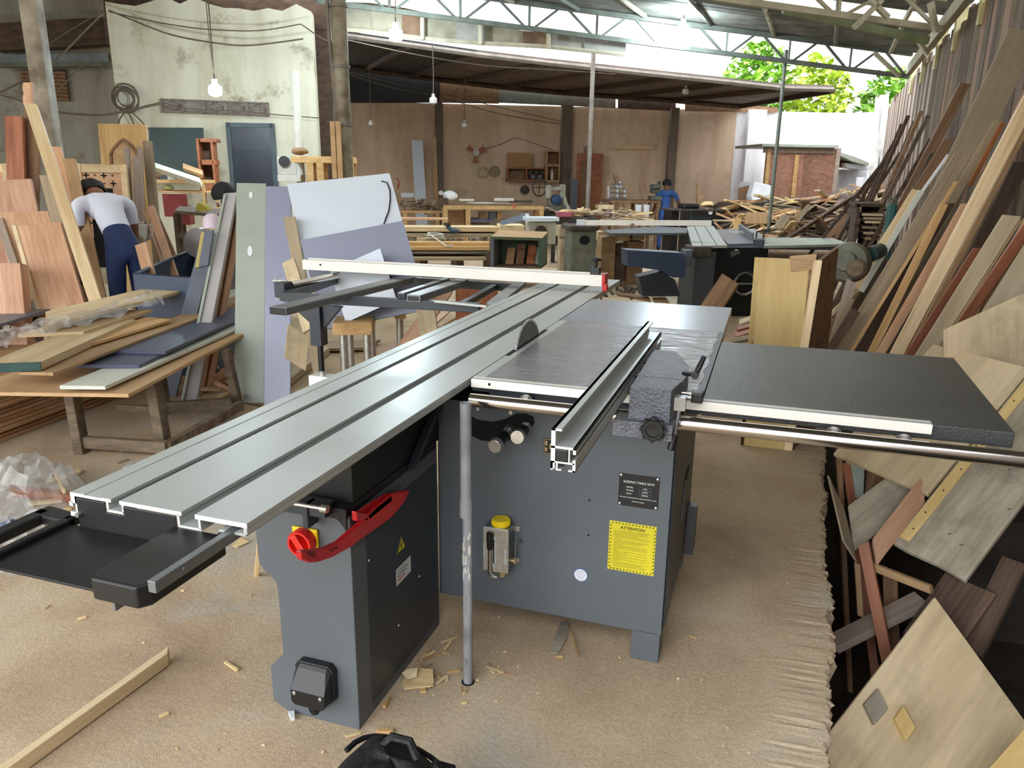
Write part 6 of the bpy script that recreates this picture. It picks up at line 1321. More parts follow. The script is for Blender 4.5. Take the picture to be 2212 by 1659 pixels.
# --- dark machine where the blue worker stands
dm=thing('dark_machine','dark metal machine with a white round gauge, in front of the worker in blue','machine',tuple(at(1500,480,t=14.5)-V((0,0,.4))))
wbox('machine_body',1490,452,1566,478,14.6,.6,M['dark'],dm,bevel=.02,zlow=FZ); wbox('machine_top',1448,452,1575,456,14.5,.7,M['dustyrust'],dm); wbox('cutter_guard',1476,441,1512,451,14.6,.4,M['black'],dm,bevel=.03); wbox('machine_leg',1450,456,1466,480,14.6,.5,M['black'],dm,zlow=FZ)
c=at(1534,459,t=14.55); m=MB(); m.cyl(c,c-E2*.03,.04,14); m.build('round_gauge',M['white'],dm)
wbox('small_post',1543,445,1546,452,14.6,.05,M['black'],dm)
m=MB(); m.prism([at(1507,397,t=15.2),at(1512,418,t=15.2),at(1524,424,t=15.2),at(1516,430,t=15.2),at(1512,445,t=15.2),at(1507,445,t=15.2)],E2*.1); m.build('shaped_offcut',M['tan'],label='pointed offcut standing on the dark machine',cat='offcut')
lump('shavings',1528,442,16,7,15.2,M['scrap'],'pale heap of shavings on the dark machine','shavings',seed=14)
# tool table with router frame and small drill
r4,a4,b4,z4=bench('tool_table','brown-topped tool table with white buckets under it, left of the worker in blue',1318,1428,433,439,16.5,.7,(1335,1385,1422),M['brown'],lw=.06)
rf_=thing('router_frame','grey metal router frame standing on the tool table','machine',tuple(at(1333,430,t=16.8)))
m=MB()
for a,b in (((1315,402),(1315,428)),((1334,400),(1334,428)),((1350,410),(1350,428)),((1315,405),(1350,408)),((1315,428),(1352,428)),((1322,398),(1345,398)),((1340,392),(1340,410)),((1315,416),(1350,418))): m.bar(at(*a,t=16.8),at(*b,t=16.8),.05,.04)
m.build('frame_bars',M['steel'],rf_)
sd=thing('bench_drill','small dark bench drill on the tool table beside the worker in blue','machine',tuple(at(1418,432,t=16.8)))
wbox('drill_head',1409,398,1427,418,16.8,.25,M['machinegreen'],sd,bevel=.04); wbox('drill_column',1421,392,1425,430,16.9,.06,M['dustyrust'],sd); wbox('drill_base',1407,424,1430,432,16.7,.3,M['machinegreen'],sd); 
m=MB(); m.tube([at(1404,407,t=16.75),at(1430,404,t=16.75)],.02,6); m.build('drill_handle',M['steel'],sd)
for i,(x0,x1,lb) in enumerate(((1371,1385,'white bucket under the tool table, left of two'),(1390,1401,'white bucket under the tool table, right of two'))):
    c=at((x0+x1)/2,472,t=16.4); m=MB(); m.lathe(V((c.x,c.y,c.z)),[(.06,0),(.075,.28),(.078,.29),(.07,.29),(.06,.05),(.001,.04)],14); m.build('bucket',M['tarpwhite'],label=lb,cat='bucket')
wbox('pale_block',1293,443,1326,452,15.6,.3,M['pine'],label='pale timber block on the scraps left of the tool table',cat='block')
for i in range(22):
    x=1290+rr.random()*110; p=at(x,rr.uniform(455,474),t=rr.uniform(14,15.8)); d=(E1*rr.uniform(-1,1)+E2*rr.uniform(-.5,.5)+V((0,0,rr.uniform(-.15,.2)))).normalized()*rr.uniform(.1,.3); m=MB(); m.bar(p-d,p+d,rr.uniform(.05,.12),.025); m.build('offcut',M[rr.choice(('ply','scrap','pinegrey','mauve'))],label='pale offcut in the low heap before the tool table',cat='offcut',group='offcuts before the tool table')
# --- scrap heap at the far right
G13='offcuts in the big scrap heap'
rr=random.Random(77)
hx=[(1540,478,542),(1570,455,540),(1600,437,540),(1660,432,530),(1720,428,520),(1780,425,520),(1840,422,510),(1890,405,480)]
def hrange(x):
    for i in range(len(hx)-1):
        if hx[i][0]<=x<=hx[i+1][0]:
            a=(x-hx[i][0])/(hx[i+1][0]-hx[i][0]); return hx[i][1]*(1-a)+hx[i+1][1]*a,hx[i][2]*(1-a)+hx[i+1][2]*a
    return 440,500
core=MB()
g=[]
for i in range(19):
    x=1540+20*i; y0,y1=hrange(min(x,1889)); g.append([at(x,y0+4,t=15.5)+E2*1.2,at(x,y0+4,t=15.0),at(x,(y0+y1)/2,t=14.0),at(x,y1,t=12.6)])
core.add([p for r_ in g for p in r_],[(i*4+j,i*4+j+1,(i+1)*4+j+1,(i+1)*4+j) for i in range(18) for j in range(3)])
core.build('scrap_heap',M['darkwood'],label='dark mass of dust and bark inside the big scrap heap',cat='scrap heap',kind='stuff')
for i in range(170):
    x=rr.uniform(1545,1890); y0,y1=hrange(x); v_=rr.random(); py=y0+(y1-y0)*v_; t=15.1-2.4*v_; p=at(x,py,t=t)-E2*.12+V((0,0,.03))
    d=(E1*rr.uniform(-1,1)+E2*rr.uniform(-.25,.25)+V((0,0,rr.uniform(-.28,.28)))).normalized()*rr.uniform(.14,.48)
    pale=x<1690 or v_<.18
    m=MB(); m.bar(p-d,p+d,rr.uniform(.05,.15),rr.uniform(.02,.04)); m.build('scrap_offcut',M[rr.choice(('scrap','scrap','pine','oak','ply','rosy') if pale else ('mauve','greyplank','brown','pinegrey','grime','darkwood','ply'))],label='sawn offcut lying loose in the big scrap heap',cat='offcut',group=G13)
for i,(A,B,C,mt,lb) in enumerate((((1611,483,13.4),(1613,458,13.5),(1657,483,13.4),'tan','square tan panel set in the scrap heap before the dark post'),((1712,480,13.2),(1745,440,13.6),(1722,484,13.2),'greyplank','grey plank slanting down the scrap heap'),((1665,500,12.9),(1690,462,13.2),(1685,505,12.9),'greyplank','grey board standing in the scrap heap'),((1780,512,12.4),(1835,455,12.9),(1805,517,12.4),'brown','broad brown board at the right of the scrap heap'),((1705,498,12.8),(1722,455,13.0),(1715,500,12.8),'tan','tan upright stuck in the scrap heap'))):
    board('heap_board',q3(A),q3(B),q3(C),.04,M[mt],lb,'board')
m=MB(); m.bar(at(1815,545,t=11.8),at(1838,437,t=12.4),.05,.05); m.build('stick',M['darkwood'],label='dark pole standing at the right of the scrap heap',cat='pole')
m=MB(); m.bar(at(1700,505,t=12.6)-V((0,0,.1)),at(1888,395,t=13.4),.07,.06); m.build('stick',M['darkwood'],label='long dark pole slanting across the scrap heap to the wall',cat='pole')
# tarpaulined cabinet and brown shed
cc=thing('covered_cabinet','brown cabinet half covered by a white tarpaulin on the scrap heap','cabinet',tuple(at(1630,438,t=16.2)))
m=MB(); P_=[at(1594,440,t=15.9),at(1594,406,t=15.9),at(1630,397,t=16.3),at(1630,440,t=16.3)]; m.prism(P_,E2*.6+E1*.7); m.build('cabinet_body',M['brown'],cc)
m=MB(); P_=[at(1625,440,t=15.8),at(1624,425,t=15.8),at(1630,392,t=16.0),at(1667,400,t=15.9),at(1670,412,t=15.8),at(1665,436,t=15.8)]; m.prism(P_,E2*.8); m.build('tarpaulin',M['tarpwhite'],cc,bevel=.04,seg=2)
shd=thing('boarded_shed','tall brown boarded box with a flat green-edged lid, against the far wall','shed',tuple(at(1725,430,t=18)))
t=18.2
x0s=[1654,1672,1690,1708,1727,1745,1762,1780,1800]
for i in range(8):
    a=at(x0s[i],432,t=t);b=at(x0s[i+1],432,t=t);h=at(x0s[i],322,t=t).z; m=MB(); m.hexa(V((a.x,a.y,FZ)),V((b.x,b.y,FZ)),V((b.x,b.y,h)),V((a.x,a.y,h)),E2*(.05+.02*(i%2))); m.build('shed_board',wood('weathered shed board',(120,84,66),(158,118,98),.7,rand=.25) if i==0 else bpy.data.materials['weathered shed board'],shd)
wbox('shed_rail',1650,318,1802,331,t-.04,.06,M['mauve'],shd); wbox('shed_lid',1646,312,1812,318,t-.2,1.6,M['sage'],shd); wbox('shed_corner',1648,320,1656,432,t-.04,.1,M['oak'],shd,zlow=FZ); wbox('shed_corner',1795,320,1804,432,t-.04,.1,M['mauve'],shd,zlow=FZ); wbox('shed_stile',1708,334,1717,430,t-.05,.05,M['oak'],shd)
m=MB(); a=at(1804,432,t=t); h=at(1804,322,t=t).z; m.hexa(V((a.x,a.y,FZ)),V((a.x,a.y,FZ))+E2*1.5,V((a.x,a.y,h))+E2*1.5,V((a.x,a.y,h)),-E1*.05); m.build('shed_side',M['brown'],shd)
for i,(P_,mt,lb) in enumerate((([(1806,326),(1850,340),(1878,352),(1876,358),(1840,348),(1806,332)],'sage','bent roofing sheet hanging beside the boarded shed, upper'),([(1825,352),(1880,358),(1878,368),(1830,362)],'laminate','pale roofing sheet jutting beside the boarded shed, lower'),([(1806,334),(1850,352),(1850,358),(1806,362)],'darkwood','dark roofing sheet sagging beside the boarded shed'))):
    m=MB(); m.prism([at(*p,t=18.6+.2*i) for p in P_],E2*.5); m.build('roofing_sheet',M[mt],label=lb,cat='roofing sheet',group='sheets beside the boarded shed')
wbox('steel_tank',1808,366,1866,432,19.3,.8,plain('pale grey tank',(176,180,186),.5),label='pale grey panel standing right of the boarded shed',cat='panel',zlow=FZ)
wbox('white_box',1862,383,1882,405,18.0,.3,M['tarpwhite'],label='small white box at the far end of the board wall',cat='box')
# --- lamps
def lamp(px,py,t,r,lit,label,ztop,cat='lamp'):
    c=at(px,py,t=t); o=thing('pendant_lamp',label,cat,(c.x,c.y,c.z-r))
    m=MB(); m.lathe(c-V((0,0,r)),[(.001,0),(r*.55,.02*r/.1),(r*.9,r*.35),(r,r*.8),(r*.95,r*1.5),(r*.55,r*1.8),(r*.4,r*1.9)],20); m.build('bulb',M['bulb'] if lit else M['bulboff'],o)
    m=MB(); m.cyl(c+V((0,0,r*.85)),c+V((0,0,r*1.6)),r*.4,12); m.build('lamp_holder',M['whitedust'],o)
    m=MB(); m.tube([c+V((0,0,r*1.5)),c+V((.01,0,(ztop-c.z)*.5)),V((c.x,c.y,ztop))],.008,6); m.build('lamp_cord',M['cable'],o)
lamp(855,75,12.0,.10,True,'lit white bulb hanging left under the roof fascia',4.25)
lamp(1475,66,12.3,.10,True,'lit white bulb hanging under the roof truss at right',3.8)
lamp(465,195,11.0,.085,True,'lit white bulb hanging in front of the cream wall',4.4)
lamp(936,217,14.3,.07,False,'unlit white bulb hanging by the first wall pier',3.55)
lamp(1003,270,17.5,.06,False,'unlit bulb hanging lower in front of the brown wall',3.6)
lamp(801,267,16.5,.045,False,'small unlit bulb hanging in the dark corner of the brown wall',3.8)
lamp(1481,197,16.0,.07,False,'unlit bulb hanging under the lean-to roof at right',3.2)
# --- slack cables
G14='slack cables strung across the shed'
def cable_(P,t,r,label,mat='cable'):
    pts=[at(*p,t=t if not isinstance(t,tuple) else t[0]+(t[1]-t[0])*i/(len(P)-1)) for i,p in enumerate(P)]
    sm=[]
    for i in range(len(pts)-1):
        p0,p1,p2,p3=pts[max(i-1,0)],pts[i],pts[i+1],pts[min(i+2,len(pts)-1)]
        for k in range(5):
            u=k/5; sm.append(.5*((2*p1)+(p2-p0)*u+(2*p0-5*p1+4*p2-p3)*u*u+(3*p1-p0-3*p2+p3)*u**3))
    sm.append(pts[-1]); m=MB(); m.tube(sm,r,6); m.build('cable',M[mat],label=label,cat='cable',group=G14)
cable_([(235,25),(300,40),(380,55),(460,64),(560,66),(650,52)],13.2,.010,'upper slack cable across the cream wall')
cable_([(235,22),(290,45),(370,75),(460,92),(540,98),(655,84)],13.1,.013,'lower slack cable sagging across the cream wall')
cable_([(100,238),(150,245),(220,248),(280,238),(350,222)],12.6,.02,'cable running from the timber post to the breeze-block band')
cable_([(350,222),(420,236),(520,240),(600,248),(690,255)],13.1,.009,'cable sagging under the breeze-block band')
cable_([(0,200),(60,170),(120,130),(180,70),(225,25)],12.0,.013,'pale rope rising from left to the corner of the cream wall')
cable_([(0,205),(40,216),(80,232),(100,238)],10.0,.010,'cable from the left edge to the timber post')
cable_([(90,105),(150,66),(215,28)],12.3,.007,'thin line rising behind the timber post to the wall corner')
cable_([(100,215),(140,180),(185,130)],12.5,.01,'thin line crossing the louvred opening')
cable_([(650,52),(700,85),(745,92)],(13,9),.008,'cable from the cream wall to the thick round post')
cable_([(745,85),(900,118),(1050,142),(1180,150),(1330,160)],(12.5,14.5),.007,'cable under the fascia toward the thin post')
cable_([(750,155),(850,180),(945,200),(1080,232),(1210,262)],(15,20.6),.008,'upper of the cables drooping to the wall pier')
cable_([(750,160),(850,190),(945,208),(1080,246),(1210,268)],(15,20.5),.008,'lower of the cables drooping to the wall pier')
cable_([(1034,325),(1080,312),(1115,298),(1160,312),(1205,328)],20.9,.008,'cable draped on the wall above the cardboard')
cable_([(445,0),(452,80),(460,150)],11.1,.006,'thin drop line above the lit bulb by the cream wall')
# coil of wire on the cream wall
m=MB(); c=at(271,214,t=13.35)
for k in range(5):
    r=.20-.02*k; m.tube([c+E1*(r*math.cos(q*.4)+.02*math.sin(k*2))+V((0,0,r*1.05*math.sin(q*.4)+.02*math.cos(k*3)))-E2*.012*k for q in range(17)],.014,6)
m.tube([c+V((0,0,-.15)),c+V((0,0,-.3))+E1*-.12,c+V((0,0,-.45))+E1*-.18],.012,6); m.tube([c+V((0,0,-.15)),c+V((0,0,-.4))+E1*.1],.012,6); m.tube([c+V((0,0,-.12)),c+V((0,0,-.3))+E1*.18,c+V((0,0,-.45))+E1*.3],.012,6)
m.build('wire_coil',M['cable'],label='coil of old wire hung at the left of the cream wall',cat='wire coil')
# air conditioner and workbench right of the door
ac=thing('outdoor_unit','grey fan unit standing right of the dark blue door','fan unit',tuple(at(618,372,t=12.6)))
wbox('unit_case',600,338,640,378,12.6,.3,M['whitedust'],ac,bevel=.01); c=at(614,349,t=12.58); m=MB(); m.cyl(c,c-E2*.02,.085,18); m.build('fan_grille',M['black'],ac)
r5,a5,b5,z5=bench('workbench','tan bench against the cream wall, behind the thick round post',628,764,338,352,11.8,.6,(668,690,755),M['oak'],lw=.1)
lump('cloth_bundle',648,328,20,9,12.0,M['brown'],'brown cloth heap on the tan bench by the post','bundle',seed=20)
wbox('carton',600,378,650,392,11.9,.4,M['whitedust'],label='pale box under the grey fan unit',cat='box')
wbox('pale_block',760,381,810,391,10.6,.2,M['pine'],label='pale timber end showing above the white panel',cat='timber')
# pendant wires / red twigs on the left of bench
m=MB(); m.tube([at(858,410,t=17),at(862,390,t=17),at(856,384,t=17)],.012,6); m.tube([at(858,410,t=17),at(864,396,t=17)],.012,6); m.build('red_wire',plain('red wire',(150,60,50),.6),label='red wires standing up behind the white panel',cat='wire')
# ================================================================== people
def person(label,J,E,hair_at,head,mats,root,group=None,nose=None):
    """J name->(point,radius); E edges with material index; one continuous skinned body"""
    names=list(J); idx={n:i for i,n in enumerate(names)}
    order=[idx[root]]+[i for i in range(len(names)) if i!=idx[root]]; remap={o:i for i,o in enumerate(order)}
    me=bpy.data.meshes.new('body'); me.from_pydata([tuple(J[names[o]][0]) for o in order],[(remap[idx[a]],remap[idx[b]]) for a,b,_ in E],[])
    o=bpy.data.objects.new('body',me); COL.objects.link(o)
    sk=o.modifiers.new('sk','SKIN'); su=o.modifiers.new('su','SUBSURF'); su.levels=2; su.render_levels=2
    for i,k in enumerate(order): 
        sv=me.skin_vertices[0].data[i]; r=J[names[k]][1]; sv.radius=(r,r) if not isinstance(r,tuple) else r; sv.use_root=(i==0)
    dg=bpy.context.evaluated_depsgraph_get(); dg.update(); m2=bpy.data.meshes.new_from_object(o.evaluated_get(dg)); bpy.data.objects.remove(o)
    m2.name='body'; m2.materials.clear()
    for mt in mats: m2.materials.append(mt)
    seg=[(V(J[a][0]),V(J[b][0]),mi) for a,b,mi in E]
    for p in m2.polygons:
        c=p.center; best=9;bi=0
        for a,b,mi in seg:
            d=b-a; t=max(0,min(1,(c-a).dot(d)/max(1e-9,d.dot(d)))); q=(a+d*t-c).length
            if q<best: best=q;bi=mi
        p.material_index=bi; p.use_smooth=True
    base_=V(min((J[n][0] for n in J),key=lambda q:q.z))
    r=thing('person',label,'person',tuple(base_),group=group)
    for v in m2.vertices: v.co=v.co-base_
    ob=bpy.data.objects.new('body',m2);COL.objects.link(ob);ob.parent=r
    # hair: cap over the head
    c,rad,dirn=hair_at; m=MB(); n,k=16,8; d=V(dirn).normalized(); u=d.cross(V((.3,.9,.1))).normalized(); w_=d.cross(u); v=[]
    for i in range(k+1):
        th=math.pi*.62*i/k
        for j in range(n):
            ph=2*math.pi*j/n; v.append(V(c)+(d*math.cos(th)+(u*math.cos(ph)+w_*math.sin(ph))*math.sin(th))*rad*(1+.03*math.sin(7*ph+i)))
    m.add(v,[(i*n+j,i*n+(j+1)%n,(i+1)*n+(j+1)%n,(i+1)*n+j) for i in range(k) for j in range(n)],True); m.build('hair',M['hair'],r)
    # face: eyes, nose, mouth, ears on the side looked towards
    hc,hr,f,upv=head; f=V(f).normalized();upv=V(upv);upv=(upv-f*upv.dot(f)).normalized();sd=f.cross(upv)
    m=MB(); m.tube([hc+f*hr*.92+upv*hr*.15,hc+f*hr*1.18-upv*hr*.12,hc+f*hr*.95-upv*hr*.2],[hr*.08,hr*.15,hr*.1],8); m.build('nose',M['skin'],r)
    for s in (-1,1):
        m=MB(); e=hc+f*hr*.9+sd*s*hr*.36+upv*hr*.12; m.lathe(e-f*.004,[(.001,0),(hr*.13,.001),(hr*.08,hr*.06),(.001,hr*.08)],10,axis=tuple(f)); m.build('eye',M['white'],r)
        m=MB(); e=hc+sd*s*hr*.95; m.lathe(e,[(hr*.2,0),(hr*.24,hr*.06),(hr*.1,hr*.1),(.001,hr*.08)],10,axis=tuple(sd*s)); m.build('ear',M['skin'],r)
    m=MB(); m.tube([hc+f*hr*.86-upv*hr*.5-sd*hr*.28,hc+f*hr*.97-upv*hr*.5,hc+f*hr*.86-upv*hr*.5+sd*hr*.28],hr*.06,6); m.build('mouth',plain('lips',(110,60,50),.6),r)
    return r
def hand(J,E,pre,w,d,side,mi,L=.17):
    """palm with thumb and four uneven, curled fingers growing from the wrist point"""
    d=V(d).normalized(); s=V(side).normalized(); n=d.cross(s)
    pal=w+d*L*.45; J[pre+'palm']=(pal,(.036,.020)); E.append((pre+'wrist',pre+'palm',mi))
    for i,(o,l) in enumerate(((-.033,.42),(-.011,.5),(.011,.46),(.032,.36))):
        a=pal+s*o+d*.03; b=a+d*L*l*.5+n*.006; c=b+d*L*l*.32+n*.028
        J[pre+'k%d'%i]=(a,.0105); J[pre+'m%d'%i]=(b,.009); J[pre+'t%d'%i]=(c,.0075)
        E+= [(pre+'palm',pre+'k%d'%i,mi),(pre+'k%d'%i,pre+'m%d'%i,mi),(pre+'m%d'%i,pre+'t%d'%i,mi)]
    a=w+d*L*.2-s*.045; b=a+d*.05-s*.012+n*.012; J[pre+'th']=(a,.012); J[pre+'tt']=(b,.009); E+=[(pre+'palm',pre+'th',mi),(pre+'th',pre+'tt',mi)]
LE,DN=-E1,V((0,0,-1))
def bend_person(label,px,t,H,lean_,turn,mats,arms,armlift,group=None,floorz=-.19,headdrop=0.0,knee=.02):
    """standing figure bent at the hips: fwd direction turn (in E1,E2), lean angle from upright"""
    fw=(E1*turn[0]+E2*turn[1]).normalized(); sd=V((0,0,1)).cross(fw)      # sd: the figure's left
    hipc=at(px[0],px[1],t=t); g=V((hipc.x,hipc.y,floorz)); hz=H*.52
    J={};E=[]
    hip=g+V((0,0,hz)); J['pel']=(hip,.10)
    up=(V((0,0,1))*math.cos(lean_)+fw*math.sin(lean_))
    J['waist']=(hip+up*H*.10,.10); J['chest']=(hip+up*H*.22+V((0,0,.01)),.125); J['sho']=(hip+up*H*.295,.11)
    hd=(V((0,0,1))*math.cos(lean_+headdrop)+fw*math.sin(lean_+headdrop))
    J['neck']=(hip+up*H*.33+hd*.01,.052); J['jaw']=(hip+up*H*.33+hd*H*.055,.072); J['skull']=(hip+up*H*.33+hd*H*.105,.09)
    E+=[('pel','waist',1),('waist','chest',0),('chest','sho',0),('sho','neck',2),('neck','jaw',2),('jaw','skull',2)]
    for s,pre in ((1,'l'),(-1,'r')):
        J[pre+'hip']=(hip+sd*s*.075-V((0,0,.05)),.082); J[pre+'kn']=(g+sd*s*.085+fw*knee+V((0,0,H*.27)),.062); J[pre+'an']=(g+sd*s*.09-fw*.02+V((0,0,.08)),.052); J[pre+'toe']=(g+sd*s*.10+fw*.15+V((0,0,.035)),.038)
        E+=[('pel',pre+'hip',1),(pre+'hip',pre+'kn',1),(pre+'kn',pre+'an',1),(pre+'an',pre+'toe',3)]
        sh=J['sho'][0]+sd*s*.19-up*.02; J[pre+'sh']=(sh,.062); a=arms[pre]; el=sh+(V(a[0]).normalized())*H*.17; wr=el+(V(a[1]).normalized())*H*.145
        sl=sh*.45+el*.55
        J[pre+'sl']=(sl,.052); J[pre+'el']=(el,.04); J[pre+'wrist']=(wr,.029); E+=[('sho',pre+'sh',0),(pre+'sh',pre+'sl',0),(pre+'sl',pre+'el',2),(pre+'el',pre+'wrist',2)]
        hand(J,E,pre,wr,a[1],fw.cross(V(a[1])) if abs(fw.dot(V(a[1]).normalized()))<.95 else sd,2)
    hc=J['skull'][0]*.75+J['jaw'][0]*.25; face=(fw*math.cos(lean_+headdrop)-V((0,0,1))*math.sin(lean_+headdrop))
    person(label,J,E,(J['skull'][0]-face*.012+hd*.012,.108,hd*.8-face*.5),(hc,.088,face,hd),mats,'pel',group)
    return fw,sd
fwd=-E1*.8+E2*.45
bend_person('person in white T-shirt and navy trousers bending over, seen from behind',(268,522),6.15,1.62,.86,(-.62,.78),[M['shirt'],M['navy'],M['skin'],M['black']],{'l':(V((0,0,-1))-E1*.1,V((0,0,-1))-E2*.1),'r':(V((0,0,-1))-E1*.05+E2*.2,V((0,0,-1))+E2*.3)},0,headdrop=.55,floorz=0)
bend_person('person in blue shirt and trousers leaning over the dark machine, back turned',(1436,458),16.6,1.60,.48,(.35,.92),[M['bluecloth'],M['bluecloth'],M['skin'],M['black']],{'l':(V((0,0,-1))+E2*.4,V((0,0,-.6))+E2*.8),'r':(V((0,0,-.75))+E1*.45+E2*.2,V((0,0,-.6))+E1*.5+E2*.5)},0,headdrop=.15)
bend_person('person with black hair crouched behind the pale warm-grey sheet',(545,500),7.4,1.5,.25,(-.5,-.2),[M['shirt'],M['navy'],M['skin'],M['black']],{'l':(V((0,0,-1))-E1*.3,V((0,0,-.7))-E1*.7),'r':(V((0,0,-1))-E1*.3,V((0,0,-.7))-E1*.6)},0,headdrop=.45,floorz=-.19,knee=.1)
# ================================================================== pipe, bag, chips
pp=thing('pvc_pipe','grey plastic pipe standing upright in a hole before the saw','pipe',(.045,-.155,0))
m=MB(); cx,cy=.045,-.155
m.lathe((cx,cy,-.05),[(.0135,0),(.0135,.575)],24); lowp=m.build('lower_pipe',M['pvc'],pp)
m=MB(); m.lathe((cx-.004,cy,.515),[(.0168,0),(.0172,.004),(.0172,.045),(.0152,.062),(.0152,.318),(.0152,.319),(.0128,.319),(.0128,.20),(.001,.20)],28); m.build('upper_pipe',M['pvc'],pp)
rr=random.Random(4); m=MB()
for i in range(16):
    a=-1.57+rr.uniform(-.9,.9); z=rr.uniform(.33,.49); r=.0137; w=rr.uniform(.15,.5); h=rr.uniform(.004,.02)
    m.prism([V((cx+r*math.cos(a+w*math.cos(k)*.6),cy+r*math.sin(a+w*math.cos(k)*.6),z+h*math.sin(k))) for k in [j*.785 for j in range(8)]],V((math.cos(a),math.sin(a),0))*.0012)
m.build('plaster_splash',M['plaster'],lowp)
for s,z in (('DNG PVC-U',.285),('32 x 2.0mm',.185),('PN12.5',.085),('-',.30),('06:22 24/03/2023',.455)): text(s,.0115,(cx-.004,cy-.0142,z),(0,0,-1),(1,0,0),M['greyprint'],lowp)
m=MB(); m.lathe((cx,cy-.001,.0012),[(.001,0),(.019,0),(.019,.0006),(.001,.0006)],20); m.build('pipe_hole',M['hole'],pp)
# backpack
bx_,by_=.135,-.79
bp_=thing('backpack','black nylon backpack on the floor at the bottom edge','backpack',(bx_,by_,0))
m=MB(); n,k=20,10; v=[]; rr=random.Random(6)
def bpt(th,ph,f_=1):
    x=math.copysign(abs(math.cos(ph))**.75,math.cos(ph)); y=math.copysign(abs(math.sin(ph))**.75,math.sin(ph)); s_=math.sin(th)**.6
    return V((bx_+.125*x*s_*f_,by_+.11*y*s_*f_,.15+.145*math.cos(th)*f_-.03*x*s_))
for i in range(k+1):
    for j in range(n): v.append(bpt(math.pi*i/k,2*math.pi*j/n,1+.05*math.sin(3*j*.31+i)+rr.uniform(-.03,.03)))
m.add(v,[(i*n+j,i*n+(j+1)%n,(i+1)*n+(j+1)%n,(i+1)*n+j) for i in range(k) for j in range(n)],True); m.build('bag_body',M['nylon'],bp_,sub=1,sharp=80)
m=MB(); m.tube([bpt(.85,.2+.26*q,1.02) for q in range(12)],.006,6); m.build('zip',M['black'],bp_)
m=MB(); m.tube([bpt(.45,.5,1.05),bpt(.8,.35,1.06),bpt(1.1,.2,1.08),bpt(1.5,.1,1.1)],.014,6); m.build('strap',M['nylon'],bp_)
q=bpt(.75,.55,1.04); m=MB(); m.box(q.x-.02,q.x+.02,q.y-.012,q.y+.012,q.z-.012,q.z+.02); m.build('buckle',M['black'],bp_,bevel=.004)
m=MB(); q=bpt(.1,1.5,1.0); m.tube([q+V((-.04,0,-.005)),q+V((-.02,.01,.02)),q+V((.02,.01,.02)),q+V((.04,0,-.008))],.009,8); m.build('grab_handle',M['nylon'],bp_)
# veneer and chips
def shard(P,mat,label,th=.0025,z=.004,group=None,cat='offcut',nm='veneer_piece',dz=None):
    m=MB(); pts=[at(*p,z=z+(dz[i] if dz else 0)) for i,p in enumerate(P)]; m.prism(pts,(0,0,th)); return m.build(nm,mat,label=label,cat=cat,group=group)
shard([(1212,1343),(1230,1349),(1222,1385),(1205,1413),(1187,1411),(1196,1385)],M['plygrey'],'grey veneer strip lying on the floor before the cabinet')
shard([(1231,1366),(1236,1370),(1251,1418),(1246,1420)],M['tan'],'thin brown splinter right of the grey veneer strip',th=.005)
shard([(868,1478),(876,1458),(903,1444),(935,1447),(937,1478),(905,1484),(874,1489)],M['scrap'],'torn pale veneer sheet at the foot of the pipe',dz=[0,.004,.012,.015,.006,0,0])
shard([(868,1455),(880,1448),(902,1443),(900,1462),(880,1468)],M['ply'],'torn grey veneer flap on the pale veneer sheet',z=.024,dz=[0,.006,.01,.0,0])
shard([(872,1483),(936,1478),(936,1483),(874,1490)],M['scrap'],'pale splinter in front of the torn veneer sheet',z=.012)
shard([(906,1487),(918,1486),(921,1497),(908,1498)],M['oak'],'short yellow stub poking out under the torn veneer',th=.006)
shard([(618,1170),(640,1158),(660,1182),(628,1186)],M['scrap'],'torn pale veneer behind the side cabinet',z=.003) if False else None
shard([(503,1180),(518,1162),(540,1170),(512,1183)],M['scrap'],'jagged pale veneer on the floor behind the table end',z=.004)
shard([(813,1578),(850,1577),(849,1585),(816,1583)],M['oak'],'yellow splinter in front of the side cabinet corner',th=.006)
shard([(745,1590),(782,1582),(779,1586),(750,1594)],M['scrap'],'pale sliver at the foot of the side cabinet corner',th=.003)
shard([(826,1528),(840,1512),(844,1508),(834,1532)],M['oak'],'small yellow splinter by the dark cabinet side',th=.01)
shard([(623,1543),(636,1541),(637,1556),(629,1558)],M['whiteprint'],'white torn plastic tab at the cabinet foot',th=.01,cat='plastic tab',nm='plastic_tab')
for a,b,lb in (((486,1430),(514,1448),'pale split chip lying alone between batten and cabinet'),((345,1548),(364,1540),'small pale chip in front of the long batten'),((168,1338),(186,1332),'small pale chip on the open floor at left')):
    A=at(*a,z=.005);B=at(*b,z=.005); m=MB(); m.bar(A,B,.008,.006); m.build('wood_chip',M['scrap'],label=lb,cat='wood chip')
GC='wood chips scattered around the pipe'
rr=random.Random(12)
for i in range(52):
    a=rr.gauss(0,1);b=rr.gauss(0,1); px=940+a*75; py=1430+b*32
    if 985<px<1035 and py<1475: py+=45
    p=at(px,py,z=.004+.004*rr.random()); an=rr.uniform(0,3.14); l=rr.choice((.008,.014,.022,.04,.06)); d=V((math.cos(an),math.sin(an),rr.uniform(-.05,.1)))*l
    if p.x<-.13: continue
    m=MB(); m.bar(p-d*.5,p+d*.5,rr.uniform(.003,.009),.003); m.build('wood_chip',M[rr.choice(('scrap','scrap','oak','tan','pine'))],label='small pale wood chip in the scatter around the pipe',cat='wood chip',group=GC)
GD='wood chips scattered over the open floor'
